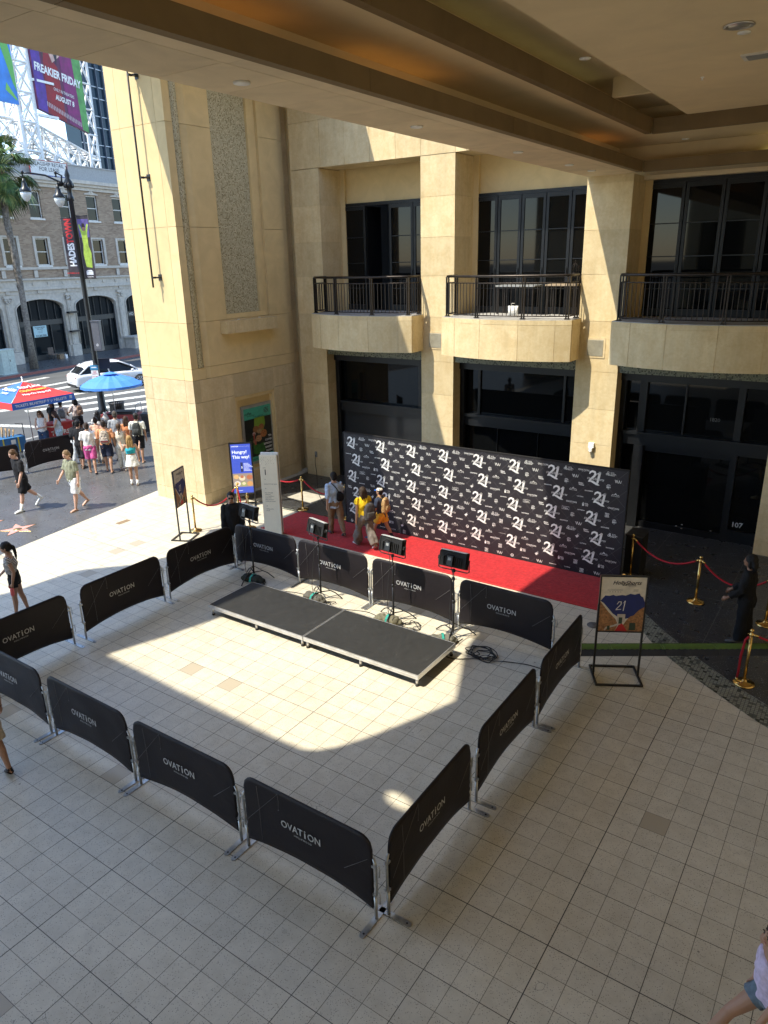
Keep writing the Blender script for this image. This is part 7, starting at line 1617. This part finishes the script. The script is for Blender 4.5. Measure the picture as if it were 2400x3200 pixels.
for i in range(2):
    for k in range(n*2): fs.append((1+i*2*n+k,1+(i+1)*2*n+k,1+(i+1)*2*n+(k+1)%(2*n),1+i*2*n+(k+1)%(2*n)))
b.add(vs, fs); b.add([(1.2*math.cos(math.pi*k/n),1.2*math.sin(math.pi*k/n),2.10) for k in range(2*n)]+[(1.21*math.cos(math.pi*k/n),1.21*math.sin(math.pi*k/n),2.0+.015*(k%2)) for k in range(2*n)], [(k,(k+1)%(2*n),2*n+(k+1)%(2*n),2*n+k) for k in range(2*n)])
b.add([(.30*math.cos(math.pi*k/n),.30*math.sin(math.pi*k/n),2.53) for k in range(2*n)]+[(0,0,2.60)], [(k,(k+1)%(2*n),2*n) for k in range(2*n)])
b.build('canopy', plain((.06,.22,.66),.65,var=.06), t); b = MB(); b.tube([(0,0,.6),(0,0,2.55)],.02,8); b.build('pole', M['alu'], t); b = MB(); [b.tube([(0,0,2.48),(1.17*math.cos(a),1.17*math.sin(a),2.09)],.008,4) for a in np.linspace(0,2*math.pi,8)[:-1]]; b.build('ribs', M['alu'], t)
t = thing('food_cart', 'metal food cart with a black lid and red sides behind the crowd', 'cart', (-23.9,12.85,.004), view); b = MB(); b.box((0,0,.62),(1.5,.72,.5)); b.build('cart_body', plain((.32,.05,.05),.5), t); b = MB(); b.box((.1,0,.90),(1.1,.72,.05)); b.box((.15,0,.95),(.8,.5,.05)); b.build('cart_lid', M['black'], t); b = MB(); [b.tube([(x,y,.1),(x,y,1.25 if x > 0 else .9)],.015,6) for x in (-.74,.74) for y in (-.35,.35)]; b.tube([(.74,-.35,1.25),(.74,.35,1.25)],.015,6); b.build('cart_frame', M['steel'], t)
for x in (-.55,.55):
    b = MB(); b.tube([(x,-.33,.16),(x,-.28,.16)],.16,14); b.build('wheel', M['rubber'], t)
for k, (dx, dy, col, l) in enumerate(((-.75,.55,(.62,.24,.12),'orange bag of goods hanging by the food cart'),(-.45,.6,(.55,.55,.55),'grey bag standing by the food cart'))):
    c = Vector((-23.9,12.85,0)) + Vector((vx,vy,0))*dx + Vector((vy,-vx,0))*dy; t = thing('goods_bag', l, 'bag', (c.x,c.y,.62), view, 'bags at the food cart'); b = MB(); b.loft([(0,0,0,.12,.09),(0,0,.18,.15,.11),(0,0,.34,.05,.04),(0,0,.42,.07,.05)],12); b.build('bag_body', plain(col,.6), t); b = MB(); b.box((0,0,-.3),(.3,.25,.6)); b.build('crate', M['black'], t)
t = thing('rubbish_bin', 'black slatted rubbish bin at the kerb beside the lamp post', 'bin', (-25.7,13.95,.004), 0); b = MB(); [b.box((.30*math.cos(a),.30*math.sin(a),.5),(.05,.012,.95),rz=a+math.pi/2) for a in np.linspace(0,2*math.pi,25)[:-1]]; b.build('slats', M['black'], t); b = MB(); b.lathe([(.27,0),(.27,.9)],20); b.build('liner', M['matblack'], t); b = MB(); b.tube([(.33*math.cos(a),.33*math.sin(a),.97) for a in np.linspace(0,2*math.pi,21)[:-1]],.025,6,closed=True); b.build('rim', M['black'], t)
t = thing('wheeled_cooler', 'black wheeled cooler box at the right of the food cart', 'cooler', (-23.0,13.5,.004), view); b = MB(); b.box((0,0,.42),(.5,.4,.66)); b.build('cooler_body', M['black'], t); b = MB(); b.box((0,0,.80),(.54,.44,.09)); b.tube([(-.2,.2,.8),(-.2,.26,1.05),(.2,.26,1.05),(.2,.2,.8)],.012,6); b.build('cooler_lid', plain((.03,.03,.035),.4), t)
for s in (-1,1): b = MB(); b.tube([(s*.2,-.22,.09),(s*.2,-.16,.09)],.09,12); b.build('wheel', M['rubber'], t)
t = thing('busker_cart', 'cart with a blue box, yellow tape and rolled posters at the left edge', 'cart', (-24.25,8.25,.004), R(78)); b = MB(); b.box((-.1,0,.50),(1.1,.5,.55)); b.build('blue_box', plain((.03,.14,.33),.6), t); b = MB(); b.box((-.32,-.252,.50),(.05,.006,.55)); b.box((.2,-.252,.50),(.05,.006,.55)); b.split('yellow_tape', plain((.6,.5,.05),.6), t); b = MB(); b.box((.02,-.256,.62),(.16,.006,.16)); b.build('white_label', M['white'], t)
b = MB(); [b.tube([(-.25+.1*k,.05*(-1)**k,.6),(-.2+.13*k,.08,1.15-.05*k)],.03,7) for k in range(4)]; b.build('rolled_posters', plain((.40,.27,.14),.7), t); b = MB(); b.tube([(.5,0,.05),(.5,0,1.2),(.25,0,1.22)],.016,6); b.tube([(-.7,-.2,.15),(.5,-.2,.15)],.016,6); b.box((-.1,0,.20),(1.2,.5,.04)); b.build('cart_frame', M['black'], t)
for x in (-.55,.4): b = MB(); b.tube([(x,-.27,.10),(x,-.22,.10)],.10,12); b.build('wheel', M['rubber'], t)
